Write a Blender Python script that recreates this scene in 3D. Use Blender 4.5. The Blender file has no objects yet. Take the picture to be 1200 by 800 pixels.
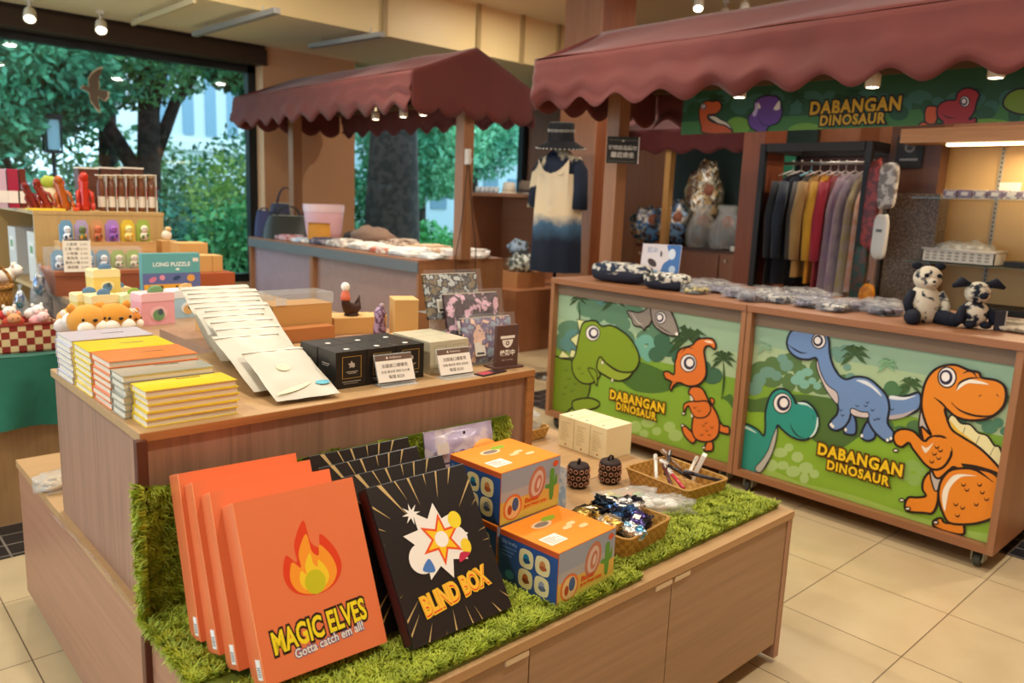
import bpy, bmesh, math, random
import numpy as np
from mathutils import Vector, Matrix, noise
from mathutils.geometry import tessellate_polygon
C = bpy.context.scene.collection
sc = bpy.context.scene
R = math.radians
random.seed(7)

# ------------------------------------------------------------------ camera
F_PX, EYE = 914.808, 1.5
_p, _r, _a = R(10.2917), R(2.28019), R(42.9971)
_M = np.array([[math.cos(_r), -math.sin(_r), 0], [math.sin(_r), math.cos(_r), 0], [0, 0, 1]]) @ \
     np.array([[1, 0, 0], [0, math.cos(_p), -math.sin(_p)], [0, math.sin(_p), math.cos(_p)]])
_B = np.array([_M @ np.array([math.cos(_a), 0, math.sin(_a)]), _M @ np.array([-math.sin(_a), 0, math.cos(_a)]),
               _M @ np.array([0, -1.0, 0])]).T
cam_data = bpy.data.cameras.new('camera')
cam = bpy.data.objects.new('camera', cam_data); C.objects.link(cam)
_rt, _dn, _fw = _B[0], _B[1], _B[2]
cam.matrix_world = Matrix(((_rt[0], -_dn[0], -_fw[0], 0), (_rt[1], -_dn[1], -_fw[1], 0), (_rt[2], -_dn[2], -_fw[2], EYE), (0, 0, 0, 1)))
cam_data.sensor_width = 36; cam_data.lens = F_PX / 1200 * 36; cam_data.clip_start = 0.05; cam_data.clip_end = 200
cam_data.dof.use_dof = True; cam_data.dof.focus_distance = 2.1; cam_data.dof.aperture_fstop = 3.2
sc.camera = cam
sc.view_settings.view_transform = 'Standard'; sc.view_settings.look = 'None'
sc.view_settings.gamma = 1; sc.view_settings.use_curve_mapping = False
sc.view_settings.exposure = 0.0

# ------------------------------------------------------------------ daylight
world = bpy.data.worlds.new('world'); sc.world = world; world.use_nodes = True
_bg = world.node_tree.nodes['Background']
_bg.inputs[0].default_value = (0.62, 0.82, 1.0, 1); _bg.inputs[1].default_value = 3.0

def lamp(name, loc, power, size, color=(1, .78, .55), typ='AREA', rot=(0, 0, 0), spot=None, parent=None):
    l = bpy.data.lights.new(name, typ); l.energy = power; l.color = color
    if typ == 'AREA': l.shape = 'DISK'; l.size = size
    elif typ == 'SPOT': l.spot_size = spot or R(90); l.spot_blend = .6; l.shadow_soft_size = size
    else: l.shadow_soft_size = size
    o = bpy.data.objects.new(name, l); C.objects.link(o); o.location = loc; o.rotation_euler = rot
    if parent: o.parent = parent
    return o
WARM = (1, .91, .78)
# ceiling downlights of the hall (only some have a fixture, further down)
CEIL_Z = 3.5
DOWNLIGHTS = [(1.2, 0.4), (3.0, 0.3), (1.0, 2.9), (2.7, 2.9), (1.0, 5.0), (2.8, 5.2), (4.9, 0.4), (6.4, 1.6), (6.3, 3.4), (-0.8, 1.4), (-.8, 4.2), (5.6, 5.6), (7.6, 3.0)]
for x, y in DOWNLIGHTS:
    lamp('downlight_lamp', (x, y, CEIL_Z - .04), 33, .16, WARM)

# ------------------------------------------------------------------ helpers
def px_z(px, py, h):      # point of the photograph on a level plane
    d = _B.T @ np.array([px - 600, py - 400, F_PX]); t = (h - EYE) / d[2]; return (d[0] * t, d[1] * t)
def px_x(px, py, X):      # point of the photograph on a plane X = const: (y, z)
    d = _B.T @ np.array([px - 600, py - 400, F_PX]); t = X / d[0]; return (d[1] * t, d[2] * t + EYE)
def px_y(px, py, Y):
    d = _B.T @ np.array([px - 600, py - 400, F_PX]); t = Y / d[1]; return (d[0] * t, d[2] * t + EYE)

def lin(h):
    h = h.lstrip('#'); v = [int(h[i:i + 2], 16) / 255 for i in (0, 2, 4)]
    return tuple((c / 12.92 if c <= .04045 else ((c + .055) / 1.055) ** 2.4) for c in v) + (1,)
_mats = {}
def mat(h, rough=.55, kind='plain', **k):
    key = (h, rough, kind, tuple(sorted(k.items())))
    if key in _mats: return _mats[key]
    m = bpy.data.materials.new(kind + '_' + h.lstrip('#')); m.use_nodes = True
    nt = m.node_tree; N = nt.nodes; L = nt.links; b = N['Principled BSDF']
    col = lin(h); b.inputs['Base Color'].default_value = col; b.inputs['Roughness'].default_value = rough
    b.inputs['Specular IOR Level'].default_value = k.get('spec', .4)
    def tex(scale, sx=1, sy=1, sz=1, detail=4, typ='ShaderNodeTexNoise'):
        tc = N.new('ShaderNodeTexCoord'); mp = N.new('ShaderNodeMapping'); mp.inputs['Scale'].default_value = (sx, sy, sz)
        t = N.new(typ); t.inputs['Scale'].default_value = scale
        if typ == 'ShaderNodeTexNoise': t.inputs['Detail'].default_value = detail
        L.new(tc.outputs['Object'], mp.inputs[0]); L.new(mp.outputs[0], t.inputs['Vector']); return t
    def ramp(src, stops, mode='LINEAR'):
        r = N.new('ShaderNodeValToRGB'); r.color_ramp.interpolation = mode
        e = r.color_ramp.elements
        while len(e) < len(stops): e.new(.5)
        for i, (p, c) in enumerate(stops): e[i].position = p; e[i].color = c
        L.new(src, r.inputs[0]); return r
    def mul(c, f): return tuple(min(1, x * f) for x in c[:3]) + (1,)
    def bump(src, s, d=.002):
        bp = N.new('ShaderNodeBump'); bp.inputs['Strength'].default_value = s; bp.inputs['Distance'].default_value = d
        L.new(src, bp.inputs['Height']); L.new(bp.outputs[0], b.inputs['Normal'])
    if kind == 'wood':
        ax = k.get('axis', 'z'); s = {'x': (1.2, 30, 30), 'y': (30, 1.2, 30), 'z': (30, 30, 1.2)}[ax]
        t = tex(2.2, *s, detail=5); v = k.get('var', .16)
        t2 = tex(1.0, *[q * .3 for q in s], detail=2)
        mx = N.new('ShaderNodeMix'); mx.inputs[0].default_value = .4
        L.new(t.outputs[0], mx.inputs[2]); L.new(t2.outputs[0], mx.inputs[3])
        r = ramp(mx.outputs[0], [(.32, mul(col, 1 - v * 1.3)), (.5, col), (.68, mul(col, 1 + v))])
        L.new(r.outputs[0], b.inputs['Base Color']); bump(t.outputs[0], .15, .001)
    elif kind == 'fabric':
        t = tex(k.get('scale', 350), detail=2); t2 = tex(5, detail=3)
        r = ramp(t2.outputs[0], [(.3, mul(col, .88)), (.7, mul(col, 1.1))]); L.new(r.outputs[0], b.inputs['Base Color'])
        bump(t.outputs[0], .3, .001); b.inputs['Sheen Weight'].default_value = k.get('sheen', .15)
    elif kind == 'mottle':            # two colours in patches
        c2 = lin(k['c2']); t = tex(k.get('scale', 30), detail=k.get('detail', 3)); w = k.get('w', .04); th = k.get('th', .5)
        stops = [(th - w, col), (th + w, c2)]
        if 'c3' in k: stops = [(th - w - .05, lin(k['c3'])), (th - .04, col), (th + w, col), (th + w + .05, c2)]
        r = ramp(t.outputs[0], stops); L.new(r.outputs[0], b.inputs['Base Color'])
    elif kind == 'weave':
        t = tex(k.get('scale', 60), typ='ShaderNodeTexChecker'); c2 = lin(k['c2'])
        t.inputs['Color1'].default_value = col; t.inputs['Color2'].default_value = c2
        L.new(t.outputs[0], b.inputs['Base Color']); bump(t.outputs[1], .6, .003)
    elif kind == 'leaf':
        t = tex(k.get('scale', 1.5), detail=2); c2 = lin(k['c2'])
        r = ramp(t.outputs[0], [(.35, col), (.62, c2)]); L.new(r.outputs[0], b.inputs['Base Color'])
        b.inputs['Transmission Weight'].default_value = 0
    elif kind == 'tile':
        tc = N.new('ShaderNodeTexCoord'); mp = N.new('ShaderNodeMapping'); mp.inputs['Location'].default_value = (-k.get('ox', 0), -k.get('oy', 0), 0)
        t = N.new('ShaderNodeTexBrick'); t.offset = 0; t.inputs['Scale'].default_value = 1
        sz = k.get('size', .45); t.inputs['Brick Width'].default_value = sz; t.inputs['Row Height'].default_value = sz
        t.inputs['Mortar Size'].default_value = k.get('gap', .0022); t.inputs['Mortar Smooth'].default_value = .1
        t.inputs['Color1'].default_value = col; t.inputs['Color2'].default_value = mul(col, .93); t.inputs['Mortar'].default_value = lin(k['c2'])
        L.new(tc.outputs['Object'], mp.inputs[0]); L.new(mp.outputs[0], t.inputs['Vector'])
        n = tex(6, detail=6); mm = N.new('ShaderNodeMix'); mm.data_type = 'RGBA'; mm.blend_type = 'MULTIPLY'; mm.inputs[0].default_value = k.get('dirt', .5)
        r = ramp(n.outputs[0], [(.3, (.8, .76, .7, 1)), (.7, (1, 1, 1, 1))])
        L.new(t.outputs[0], mm.inputs[6]); L.new(r.outputs[0], mm.inputs[7]); L.new(mm.outputs[2], b.inputs['Base Color'])
    elif kind == 'emit':
        b.inputs['Emission Color'].default_value = col; b.inputs['Emission Strength'].default_value = k.get('e', 4)
    elif kind == 'clear':             # thin clear film or acrylic
        b.inputs['Alpha'].default_value = k.get('alpha', .25); b.inputs['Specular IOR Level'].default_value = .8
        t = tex(k.get('scale', 25), detail=3); bump(t.outputs[0], k.get('bump', .6), .01)
    elif kind == 'glass':
        N.remove(b); tr = N.new('ShaderNodeBsdfTransparent'); tr.inputs[0].default_value = (.9, .97, .97, 1)
        gl = N.new('ShaderNodeBsdfGlossy'); gl.inputs['Roughness'].default_value = .02; ms = N.new('ShaderNodeMixShader')
        ms.inputs[0].default_value = .03; L.new(tr.outputs[0], ms.inputs[1]); L.new(gl.outputs[0], ms.inputs[2])
        L.new(ms.outputs[0], N['Material Output'].inputs[0])
    elif kind == 'metal': b.inputs['Metallic'].default_value = 1
    elif kind == 'foil':
        b.inputs['Metallic'].default_value = .8; t = tex(25, detail=3); bump(t.outputs[0], 1, .02)
        if 'c2' in k:
            r = ramp(t.outputs[0], [(.42, col), (.58, lin(k['c2']))]); L.new(r.outputs[0], b.inputs['Base Color'])
    elif kind == 'dip':               # vertical dye: c2 below height h, smooth
        tc = N.new('ShaderNodeTexCoord'); sp = N.new('ShaderNodeSeparateXYZ'); L.new(tc.outputs['Object'], sp.inputs[0])
        nz = tex(9, detail=4); ad = N.new('ShaderNodeMath'); ad.operation = 'MULTIPLY_ADD'; ad.inputs[1].default_value = .12
        sh = N.new('ShaderNodeMath'); sh.operation = 'SUBTRACT'; sh.inputs[1].default_value = k['hz'] - .5; L.new(sp.outputs[2], sh.inputs[0]); L.new(nz.outputs[0], ad.inputs[0]); L.new(sh.outputs[0], ad.inputs[2])
        r = ramp(ad.outputs[0], [(.46, lin(k['c2'])), (.60, lin('#3f617d')), (.68, col)])
        L.new(r.outputs[0], b.inputs['Base Color'])
    _mats[key] = m; return m

class MB:
    """collects shapes into one mesh; vertices are room coordinates when the parent (or the origin) is given as such"""
    def __init__(s): s.v = []; s.f = []; s.m = []; s.ms = []; s.sm = []
    def mi(s, m):
        if isinstance(m, str): m = mat(m)
        if m not in s.ms: s.ms.append(m)
        return s.ms.index(m)
    def add(s, vs, fs, m, smooth=False, T=None):
        o = len(s.v)
        if T is not None: vs = [tuple(T @ Vector(q)) for q in vs]
        s.v += [tuple(map(float, q)) for q in vs]; k = s.mi(m)
        for f in fs: s.f.append([i + o for i in f]); s.m.append(k); s.sm.append(smooth)
        return s
    def box(s, x0, x1, y0, y1, z0, z1, m, T=None, b=.0):
        if b:
            bm = bmesh.new(); bmesh.ops.create_cube(bm, size=1)
            for v in bm.verts: v.co = ((x0 + x1) / 2 + v.co.x * (x1 - x0), (y0 + y1) / 2 + v.co.y * (y1 - y0), (z0 + z1) / 2 + v.co.z * (z1 - z0))
            bmesh.ops.bevel(bm, geom=bm.edges[:], offset=b, segments=2, affect='EDGES', profile=.6)
            bm.verts.index_update(); vs = [v.co[:] for v in bm.verts]; fs = [[v.index for v in f.verts] for f in bm.faces]; bm.free()
            return s.add(vs, fs, m, False, T)
        vs = [(x, y, z) for z in (z0, z1) for y in (y0, y1) for x in (x0, x1)]
        return s.add(vs, [(0, 2, 3, 1), (4, 5, 7, 6), (0, 1, 5, 4), (2, 6, 7, 3), (0, 4, 6, 2), (1, 3, 7, 5)], m, False, T)
    def lathe(s, prof, m, c=(0, 0, 0), n=20, T=None, sx=1, sy=1, closed=True):
        vs = []; fs = []
        for r, z in prof:
            for i in range(n):
                a = 2 * math.pi * i / n; vs.append((c[0] + math.cos(a) * r * sx, c[1] + math.sin(a) * r * sy, c[2] + z))
        for j in range(len(prof) - 1):
            for i in range(n):
                k = (i + 1) % n; fs.append((j * n + i, j * n + k, (j + 1) * n + k, (j + 1) * n + i))
        if closed: fs.append(tuple(range(n - 1, -1, -1))); fs.append(tuple((len(prof) - 1) * n + i for i in range(n)))
        return s.add(vs, fs, m, True, T)
    def tube(s, pts, r, m, n=8, T=None, closed=False):
        P = [Vector(p) for p in pts]; rs = r if isinstance(r, (list, tuple)) else [r] * len(P)
        vs = []; fs = []; up = Vector((0, 0, 1)); N = len(P); prev = None
        for i, p in enumerate(P):
            if closed: t = (P[(i + 1) % N] - P[i - 1])
            else: t = P[min(i + 1, N - 1)] - P[max(i - 1, 0)]
            t.normalize()
            if prev is None:
                a = t.cross(up)
                if a.length < .05: a = t.cross(Vector((1, 0, 0)))
            else: a = prev - t * prev.dot(t)
            a.normalize(); prev = a; b = t.cross(a)
            for k in range(n):
                q = 2 * math.pi * k / n; vs.append(p + (a * math.cos(q) + b * math.sin(q)) * rs[i])
        for i in range(N if closed else N - 1):
            j = (i + 1) % N
            for k in range(n):
                l = (k + 1) % n; fs.append((i * n + k, i * n + l, j * n + l, j * n + k))
        if not closed: fs.append(tuple(range(n - 1, -1, -1))); fs.append(tuple((N - 1) * n + k for k in range(n)))
        return s.add(vs, fs, m, True, T)
    def prism(s, pts, z0, z1, m, T=None):        # 2D outline (x,y) extruded along z
        n = len(pts); vs = [(x, y, z0) for x, y in pts] + [(x, y, z1) for x, y in pts]
        tr = tessellate_polygon([[Vector((x, y, 0)) for x, y in pts]])
        fs = [tuple(t) for t in tr] + [tuple(i + n for i in t) for t in tr] + [(i, (i + 1) % n, (i + 1) % n + n, i + n) for i in range(n)]
        return s.add(vs, fs, m, False, T)
    def grid(s, fn, nu, nv, m, smooth=True, T=None, wrap=False):
        vs = [fn(i / (nu), j / nv) for j in range(nv + 1) for i in range(nu + 1)]
        fs = [(j * (nu + 1) + i, j * (nu + 1) + i + 1, (j + 1) * (nu + 1) + i + 1, (j + 1) * (nu + 1) + i) for j in range(nv) for i in range(nu)]
        return s.add(vs, fs, m, smooth, T)
    def lump(s, c, d, m, seed=0, amp=.08, fr=3, e=1.0, n=16, T=None, flat=False):   # d = full size; e<1 squarer
        def sg(x, p): return math.copysign(abs(x) ** p, x)
        nu, nv = n, max(6, n // 2); vs = []; fs = []; off = Vector((seed * 7.3, seed * 3.1, seed * 1.7))
        def pt(u, v):
            cu, su, cv, sv = math.cos(u), math.sin(u), math.cos(v), math.sin(v)
            q = Vector((sg(cv, e) * sg(cu, e), sg(cv, e) * sg(su, e), sg(sv, e)))
            k = 1 + amp * noise.noise(q * fr + off) * 2
            q = Vector((q.x * d[0] / 2 * k, q.y * d[1] / 2 * k, q.z * d[2] / 2 * (k + (amp * noise.noise(q * fr * 2 + off) * 2))))
            if flat: q.z = max(q.z, -d[2] / 2 * .8)
            return (c[0] + q.x, c[1] + q.y, c[2] + q.z)
        for j in range(1, nv):
            for i in range(nu): vs.append(pt(2 * math.pi * i / nu, -math.pi / 2 + math.pi * j / nv))
        vs.append(pt(0, -math.pi / 2)); vs.append(pt(0, math.pi / 2)); lo, hi = len(vs) - 2, len(vs) - 1
        for j in range(nv - 2):
            for i in range(nu):
                k = (i + 1) % nu; fs.append((j * nu + i, j * nu + k, (j + 1) * nu + k, (j + 1) * nu + i))
        for i in range(nu):
            k = (i + 1) % nu; fs.append((lo, k, i)); fs.append((hi, (nv - 2) * nu + i, (nv - 2) * nu + k))
        return s.add(vs, fs, m, True, T)
    def build(s, name, parent=None, origin=None, T=None):
        me = bpy.data.meshes.new(name); v = np.array(s.v)
        if T is not None: v = np.array([tuple(T @ Vector(q)) for q in s.v])
        if origin is not None: v = v - np.array(origin)
        me.from_pydata([tuple(q) for q in v], [], s.f)
        for m in s.ms: me.materials.append(m)
        me.polygons.foreach_set('material_index', s.m); me.polygons.foreach_set('use_smooth', s.sm); me.update()
        o = bpy.data.objects.new(name, me); C.objects.link(o)
        if parent: o.parent = parent
        if origin is not None and not parent: o.location = origin
        return o

def tag(o, label, cat, group=None, kind=None):
    if label: o['label'] = label
    if cat: o['category'] = cat
    if group: o['group'] = group
    if kind: o['kind'] = kind
    return o
def struct(o): o['kind'] = 'structure'; return o
def thing(name, label, cat, loc=(0, 0, 0), rz=0, group=None, rot=None):
    o = bpy.data.objects.new(name, None); C.objects.link(o); o.location = loc; o.rotation_euler = rot or (0, 0, rz); o.empty_display_size = .05
    return tag(o, label, cat, group)
def dup(root, loc, rz=0, label=None, group=None, rot=None):
    r = root.copy(); C.objects.link(r); r.location = loc; r.rotation_euler = rot or (0, 0, rz)
    if label: r['label'] = label
    if group: r['group'] = group
    for ch in list(root.children):
        c = ch.copy(); C.objects.link(c); c.parent = r
        for g in ch.children:
            q = g.copy(); C.objects.link(q); q.parent = c
    return r
def pl(o, loc, rz=0, rot=None): o.location = loc; o.rotation_euler = rot or (0, 0, rz); return o
ORD = ['topmost', 'second from the top', 'third from the top', 'fourth from the top', 'fifth from the top', 'sixth from the top', 'seventh from the top', 'eighth from the top']
def ordn(i, n): return 'lowest' if i == n - 1 else ORD[i]

# ------------------------------------------------------------------ flat printed art
_txt = {}
def text_mesh(body, bold=0.0, align='CENTER', space=1.0):
    key = (body, round(bold, 3), align, space)
    if key in _txt: return _txt[key]
    cu = bpy.data.curves.new('lettering', 'FONT'); cu.body = body; cu.size = 1; cu.offset = bold; cu.space_character = space; cu.align_x = align; cu.align_y = 'CENTER'; cu.resolution_u = 3
    o = bpy.data.objects.new('lettering', cu); C.objects.link(o)
    me = bpy.data.meshes.new_from_object(o.evaluated_get(bpy.context.evaluated_depsgraph_get()))
    r = ([v.co[:2] for v in me.vertices], [list(p.vertices) for p in me.polygons])
    bpy.data.objects.remove(o); bpy.data.curves.remove(cu); bpy.data.meshes.remove(me); _txt[key] = r; return r
def smooth(pts, closed=True, k=5):
    n = len(pts); out = []
    rng = range(n) if closed else range(n - 1)
    for i in rng:
        if closed: p0, p1, p2, p3 = pts[i - 1], pts[i], pts[(i + 1) % n], pts[(i + 2) % n]
        else: p0, p1, p2, p3 = pts[max(i - 1, 0)], pts[i], pts[i + 1], pts[min(i + 2, n - 1)]
        for j in range(k):
            t = j / k
            out.append(tuple(.5 * ((2 * p1[c]) + (-p0[c] + p2[c]) * t + (2 * p0[c] - 5 * p1[c] + 4 * p2[c] - p3[c]) * t * t + (-p0[c] + 3 * p1[c] - 3 * p2[c] + p3[c]) * t ** 3) for c in (0, 1)))
    if not closed: out.append(tuple(pts[-1]))
    return out
class Art:
    """prints on a plane: o + a*U + b*V; pr turns traced points into (a,b); shapes are clipped to rect"""
    def __init__(s, mb, o, U, V, rect, pr=None, lift=.0009, rough=.45, step=.00006):
        s.mb, s.o, s.U, s.V = mb, Vector(o), Vector(U), Vector(V); s.N = s.U.cross(s.V); s.rect = rect; s.pr = pr or (lambda x, y: (x, y)); s.k = 0; s.lift = lift; s.rough = rough; s.step = step
    def _c(s, poly):
        a0, a1, b0, b1 = s.rect
        for ax, lim, sg in ((0, a0, 1), (0, a1, -1), (1, b0, 1), (1, b1, -1)):
            out = []
            for i in range(len(poly)):
                p, q = poly[i - 1], poly[i]; ip = (p[ax] - lim) * sg >= 0; iq = (q[ax] - lim) * sg >= 0
                if ip != iq:
                    t = (lim - p[ax]) / (q[ax] - p[ax]); out.append((p[0] + (q[0] - p[0]) * t, p[1] + (q[1] - p[1]) * t))
                if iq: out.append(q)
            poly = out
            if len(poly) < 3: return []
        return poly
    def _emit(s, polys, col, up=True):
        if up: s.k += 1
        h = s.lift + s.k * s.step; m = mat(col, s.rough)
        for p in polys:
            p = s._c(p)
            if len(p) < 3: continue
            vs = [s.o + s.U * a + s.V * b + s.N * h for a, b in p]
            if len(p) <= 4: s.mb.add(vs, [tuple(range(len(p)))], m)
            else:
                fs = tessellate_polygon([[Vector((a, b, 0)) for a, b in p]]); s.mb.add(vs, [tuple(t) for t in fs], m)
    def fill(s, pts, col, sm=True, out=0, oc='#241a17'):
        q = smooth(pts, True) if sm else pts
        q = [s.pr(*p) for p in q]; s._emit([q], col)
        if out: s._stroke(q, out, oc, True)
        return s
    def _stroke(s, q, w, col, closed):
        n = len(q); L = []; Rr = []
        for i in range(n):
            a = q[i - 1] if (closed or i) else q[i]; b = q[(i + 1) % n] if (closed or i < n - 1) else q[i]
            dx, dy = b[0] - a[0], b[1] - a[1]; l = math.hypot(dx, dy) or 1; ww = w / 2
            if not closed: ww *= max(.35, min(1, 3 * min(i, n - 1 - i) / n))
            L.append((q[i][0] - dy / l * ww, q[i][1] + dx / l * ww)); Rr.append((q[i][0] + dy / l * ww, q[i][1] - dx / l * ww))
        s._emit([[L[i], L[(i + 1) % n], Rr[(i + 1) % n], Rr[i]] for i in range(n if closed else n - 1)], col)
    def line(s, pts, w, col='#241a17', sm=True):
        q = smooth(pts, False, 4) if sm and len(pts) > 2 else pts
        s._stroke([s.pr(*p) for p in q], w, col, False); return s
    def ell(s, c, rx, ry, col, rot=0, out=0, n=24, oc='#241a17'):
        ca, sa = math.cos(R(rot)), math.sin(R(rot))
        q = [(c[0] + math.cos(t) * rx * ca - math.sin(t) * ry * sa, c[1] + math.cos(t) * rx * sa + math.sin(t) * ry * ca) for t in [2 * math.pi * i / n for i in range(n)]]
        return s.fill(q, col, False, out, oc)
    def rectf(s, a0, a1, b0, b1, col): s._emit([[(a0, b0), (a1, b0), (a1, b1), (a0, b1)]], col); return s
    def text(s, body, c, width, col, bold=0, rot=0, out=0, oc='#241a17', h=None, ys=1, sp=1.0):
        """c already in plane coordinates; width of the whole line in metres (or h = letter size)"""
        vs, fs = text_mesh(body, 0, 'CENTER', sp); xs = [v[0] for v in vs]; sc_ = h if h else width / (max(xs) - min(xs))
        cr, sr = math.cos(R(rot)), math.sin(R(rot))
        for bo, co in (((out / sc_ + bold), oc), (bold, col)) if out else ((bold, col),):
            vs, fs = text_mesh(body, bo, 'CENTER', sp); s.k += 1; hh = s.lift + s.k * s.step
            pv = []
            for x, y in vs:
                y *= ys; a = c[0] + (x * cr - y * sr) * sc_; b = c[1] + (x * sr + y * cr) * sc_; pv.append(s.o + s.U * a + s.V * b + s.N * hh)
            s.mb.add(pv, fs, mat(co, s.rough))
        return s
    def star(s, c, r, col, n=5, k=.42, rot=0):
        return s.fill([(c[0] + math.sin(R(rot) + math.pi * i / n) * r * (1 if i % 2 == 0 else k), c[1] + math.cos(R(rot) + math.pi * i / n) * r * (1 if i % 2 == 0 else k)) for i in range(2 * n)], col, False)

# ================================================================== THE ROOM
WALL = '#c99a72'; WOODT = '#b98a68'
WD = lambda ax='z', h='#b48a6e', v=.14: mat(h, .45, 'wood', axis=ax, var=v)
mb = MB(); mb.box(-3, 9, -2.5, 8.5, -.06, 0, mat('#ccb892', .28, 'tile', ox=2.70, oy=1.31, c2='#6e5c48', size=.45)); struct(mb.build('floor'))
BT = mat('#23262b', .3, 'tile', c2='#8a857c', size=.11, gap=.004, dirt=.3)
for i, q in enumerate([(-3, 1.95, 3.5, 3.95), (3.95, 4.4, -2.5, 4.3)]):
    mb = MB(); mb.box(q[0], q[1], q[2], q[3], -.01, .003, BT); struct(mb.build('trim_%d' % (i + 1)))
CEIL = mat('#e6d8b4', .7); BEAM = mat('#e4cf98', .45)
mb = MB(); mb.box(-3, 9, -2.5, 6.7, CEIL_Z, CEIL_Z + .1, CEIL); struct(mb.build('ceiling'))
mb = MB(); mb.box(-3, 9, 6.7, 8.7, 3.0, 3.6, CEIL); mb.box(-3, 9, 6.685, 6.7, 3.0, 3.5, BEAM); struct(mb.build('trim_3'))
n = 4
for px in (450, 560, 612, 655):          # joints of the panelling on the beam
    x = px_y(px, 30, 6.68)[0]; mb = MB(); mb.box(x - .025, x + .025, 6.655, 6.686, 2.985, 3.5, mat('#a89264', .5)); struct(mb.build('trim_%d' % n)); n += 1
# window wall
WM = mat('#cf9f75', .6)
mb = MB(); mb.box(3.90, 5.03, 8.25, 8.6, 0, 3.0, WM); mb.box(-3, 3.90, 8.4, 8.6, 0, .48, mat('#a08468', .6)); mb.box(5.03, 8.6, 8.4, 8.6, 0, .5, mat('#a08468', .6))
mb.box(8.0, 8.6, 8.4, 8.6, .5, 3, WM); struct(mb.build('wall_back'))
mb = MB(); mb.box(8.0, 8.15, -2.5, 8.6, 0, 3.5, WD('z', '#6f452c')); struct(mb.build('wall_right'))
mb = MB(); mb.box(-3, 3.93, 8.2, 8.4, 2.80, 2.955, mat('#3a2a20', .5)); mb.box(-3, 3.93, 8.24, 8.38, 2.955, 3.0, mat('#2a1d16', .5)); struct(mb.build('trim_9'))
FR = mat('#12181a', .4); GL = mat('#ffffff', 0, 'glass')
for i, (x0, x1, z0, z1, ml) in enumerate([(-3, 3.90, .48, 2.82, []), (5.03, 8.0, .5, 2.95, [])]):
    mb = MB(); mb.box(x0, x1, 8.47, 8.475, z0, z1, GL); w = struct(mb.build('window_%d' % (i + 1)))
    mb = MB(); t = .09
    mb.box(x0, x1, 8.42, 8.52, z0, z0 + t, FR); mb.box(x0, x1, 8.42, 8.52, z1 - t, z1, FR); mb.box(x1 - t, x1, 8.42, 8.52, z0, z1, FR); mb.box(x0, x0 + t, 8.42, 8.52, z0, z1, FR)
    mb.build('window_frame', w)
# big pillar and the further one
mb = MB(); mb.box(5.5, 5.52, 4.9, 5.35, 0, 3.5, WD('z', '#a4765a')); mb.box(5.52, 5.97, 4.9, 5.35, 0, 3.5, WD('z', '#8c5030', .2)); struct(mb.build('trim_10'))  # slab on the left face in a lighter wood colour, its light painted in
mb = MB(); mb.box(6.9, 7.3, 3.1, 3.5, 0, 3.5, WD('z', '#6b3f26')); struct(mb.build('trim_11'))
mb = MB(); mb.box(-3.1, 9, -2.6, -2.5, 0, 3.5, WM); struct(mb.build('wall_front'))  # unseen wall added behind the camera to block flat sky light
mb = MB(); mb.box(-3.15, -3, -2.6, 8.6, 0, .6, WM); mb.box(-3.15, -3, -2.6, 8.6, 2.85, 3.6, WM); mb.box(-3.15, -3, -2.6, -.5, .6, 2.85, WM); mb.box(-3.15, -3, 8.0, 8.6, .6, 2.85, WM); struct(mb.build('wall_left'))  # unseen wall added; its opening lets cool light in from the left

# bird decal on the glass
mb = MB(); A = Art(mb, (0, 8.40, 0), (1, 0, 0), (0, 0, 1), (-9, 9, -9, 9), lambda x, y: px_y(x, y, 8.40), lift=0)
bird = [(93, 103), (98, 100), (104, 101), (103, 92), (107, 85), (115, 79), (121, 78), (119, 84), (116, 92), (117, 105), (128, 107), (128, 114), (124, 119), (115, 114), (117, 125), (118, 133), (113, 129), (106, 119), (104, 109), (100, 106)]
A.fill(bird, '#b8a98c', False); A.fill([((x - 110) * .9 + 110, (y - 105) * .9 + 105) for x, y in bird], '#5a4a38', False)
tag(mb.build('bird_decal'), 'brown bird of prey sticker with spread wings on the large window glass', 'sticker')

# ------------------------------------------------------------------ ceiling fittings
for i, (x, y) in enumerate(DOWNLIGHTS):
    vis = (x, y) in ((6.4, 1.6), (6.3, 3.4), (5.6, 5.6), (7.6, 3.0))
    if not vis and y < 5: continue
    t = thing('downlight', {(6.4, 1.6): 'round recessed ceiling downlight above the lit shelf unit side of the right stall', (6.3, 3.4): 'round recessed ceiling downlight above the clothes rack', (5.6, 5.6): 'round recessed ceiling downlight just behind the big wooden pillar', (7.6, 3.0): 'round recessed ceiling downlight furthest back beside the dark column', (1.0, 5.0): 'round recessed ceiling downlight above the cabinet of bottles', (2.8, 5.2): 'round recessed ceiling downlight above the gap before the far stall', (-.8, 4.2): 'round recessed ceiling downlight left of the teal table'}.get((x, y), 'round recessed ceiling downlight near the window beam'), 'ceiling light', (x, y, CEIL_Z), group='recessed ceiling downlights')
    m_ = MB(); m_.lathe([(.075, -.012), (.1, -.012), (.1, 0), (.075, 0)], '#e8dcc0', closed=False); m_.build('trim_ring', t)
    m_ = MB(); m_.lathe([(.074, -.006), (.074, -.001)], mat('#ffe6bd', .5, 'emit', e=9)); m_.build('lamp_face', t)
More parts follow.
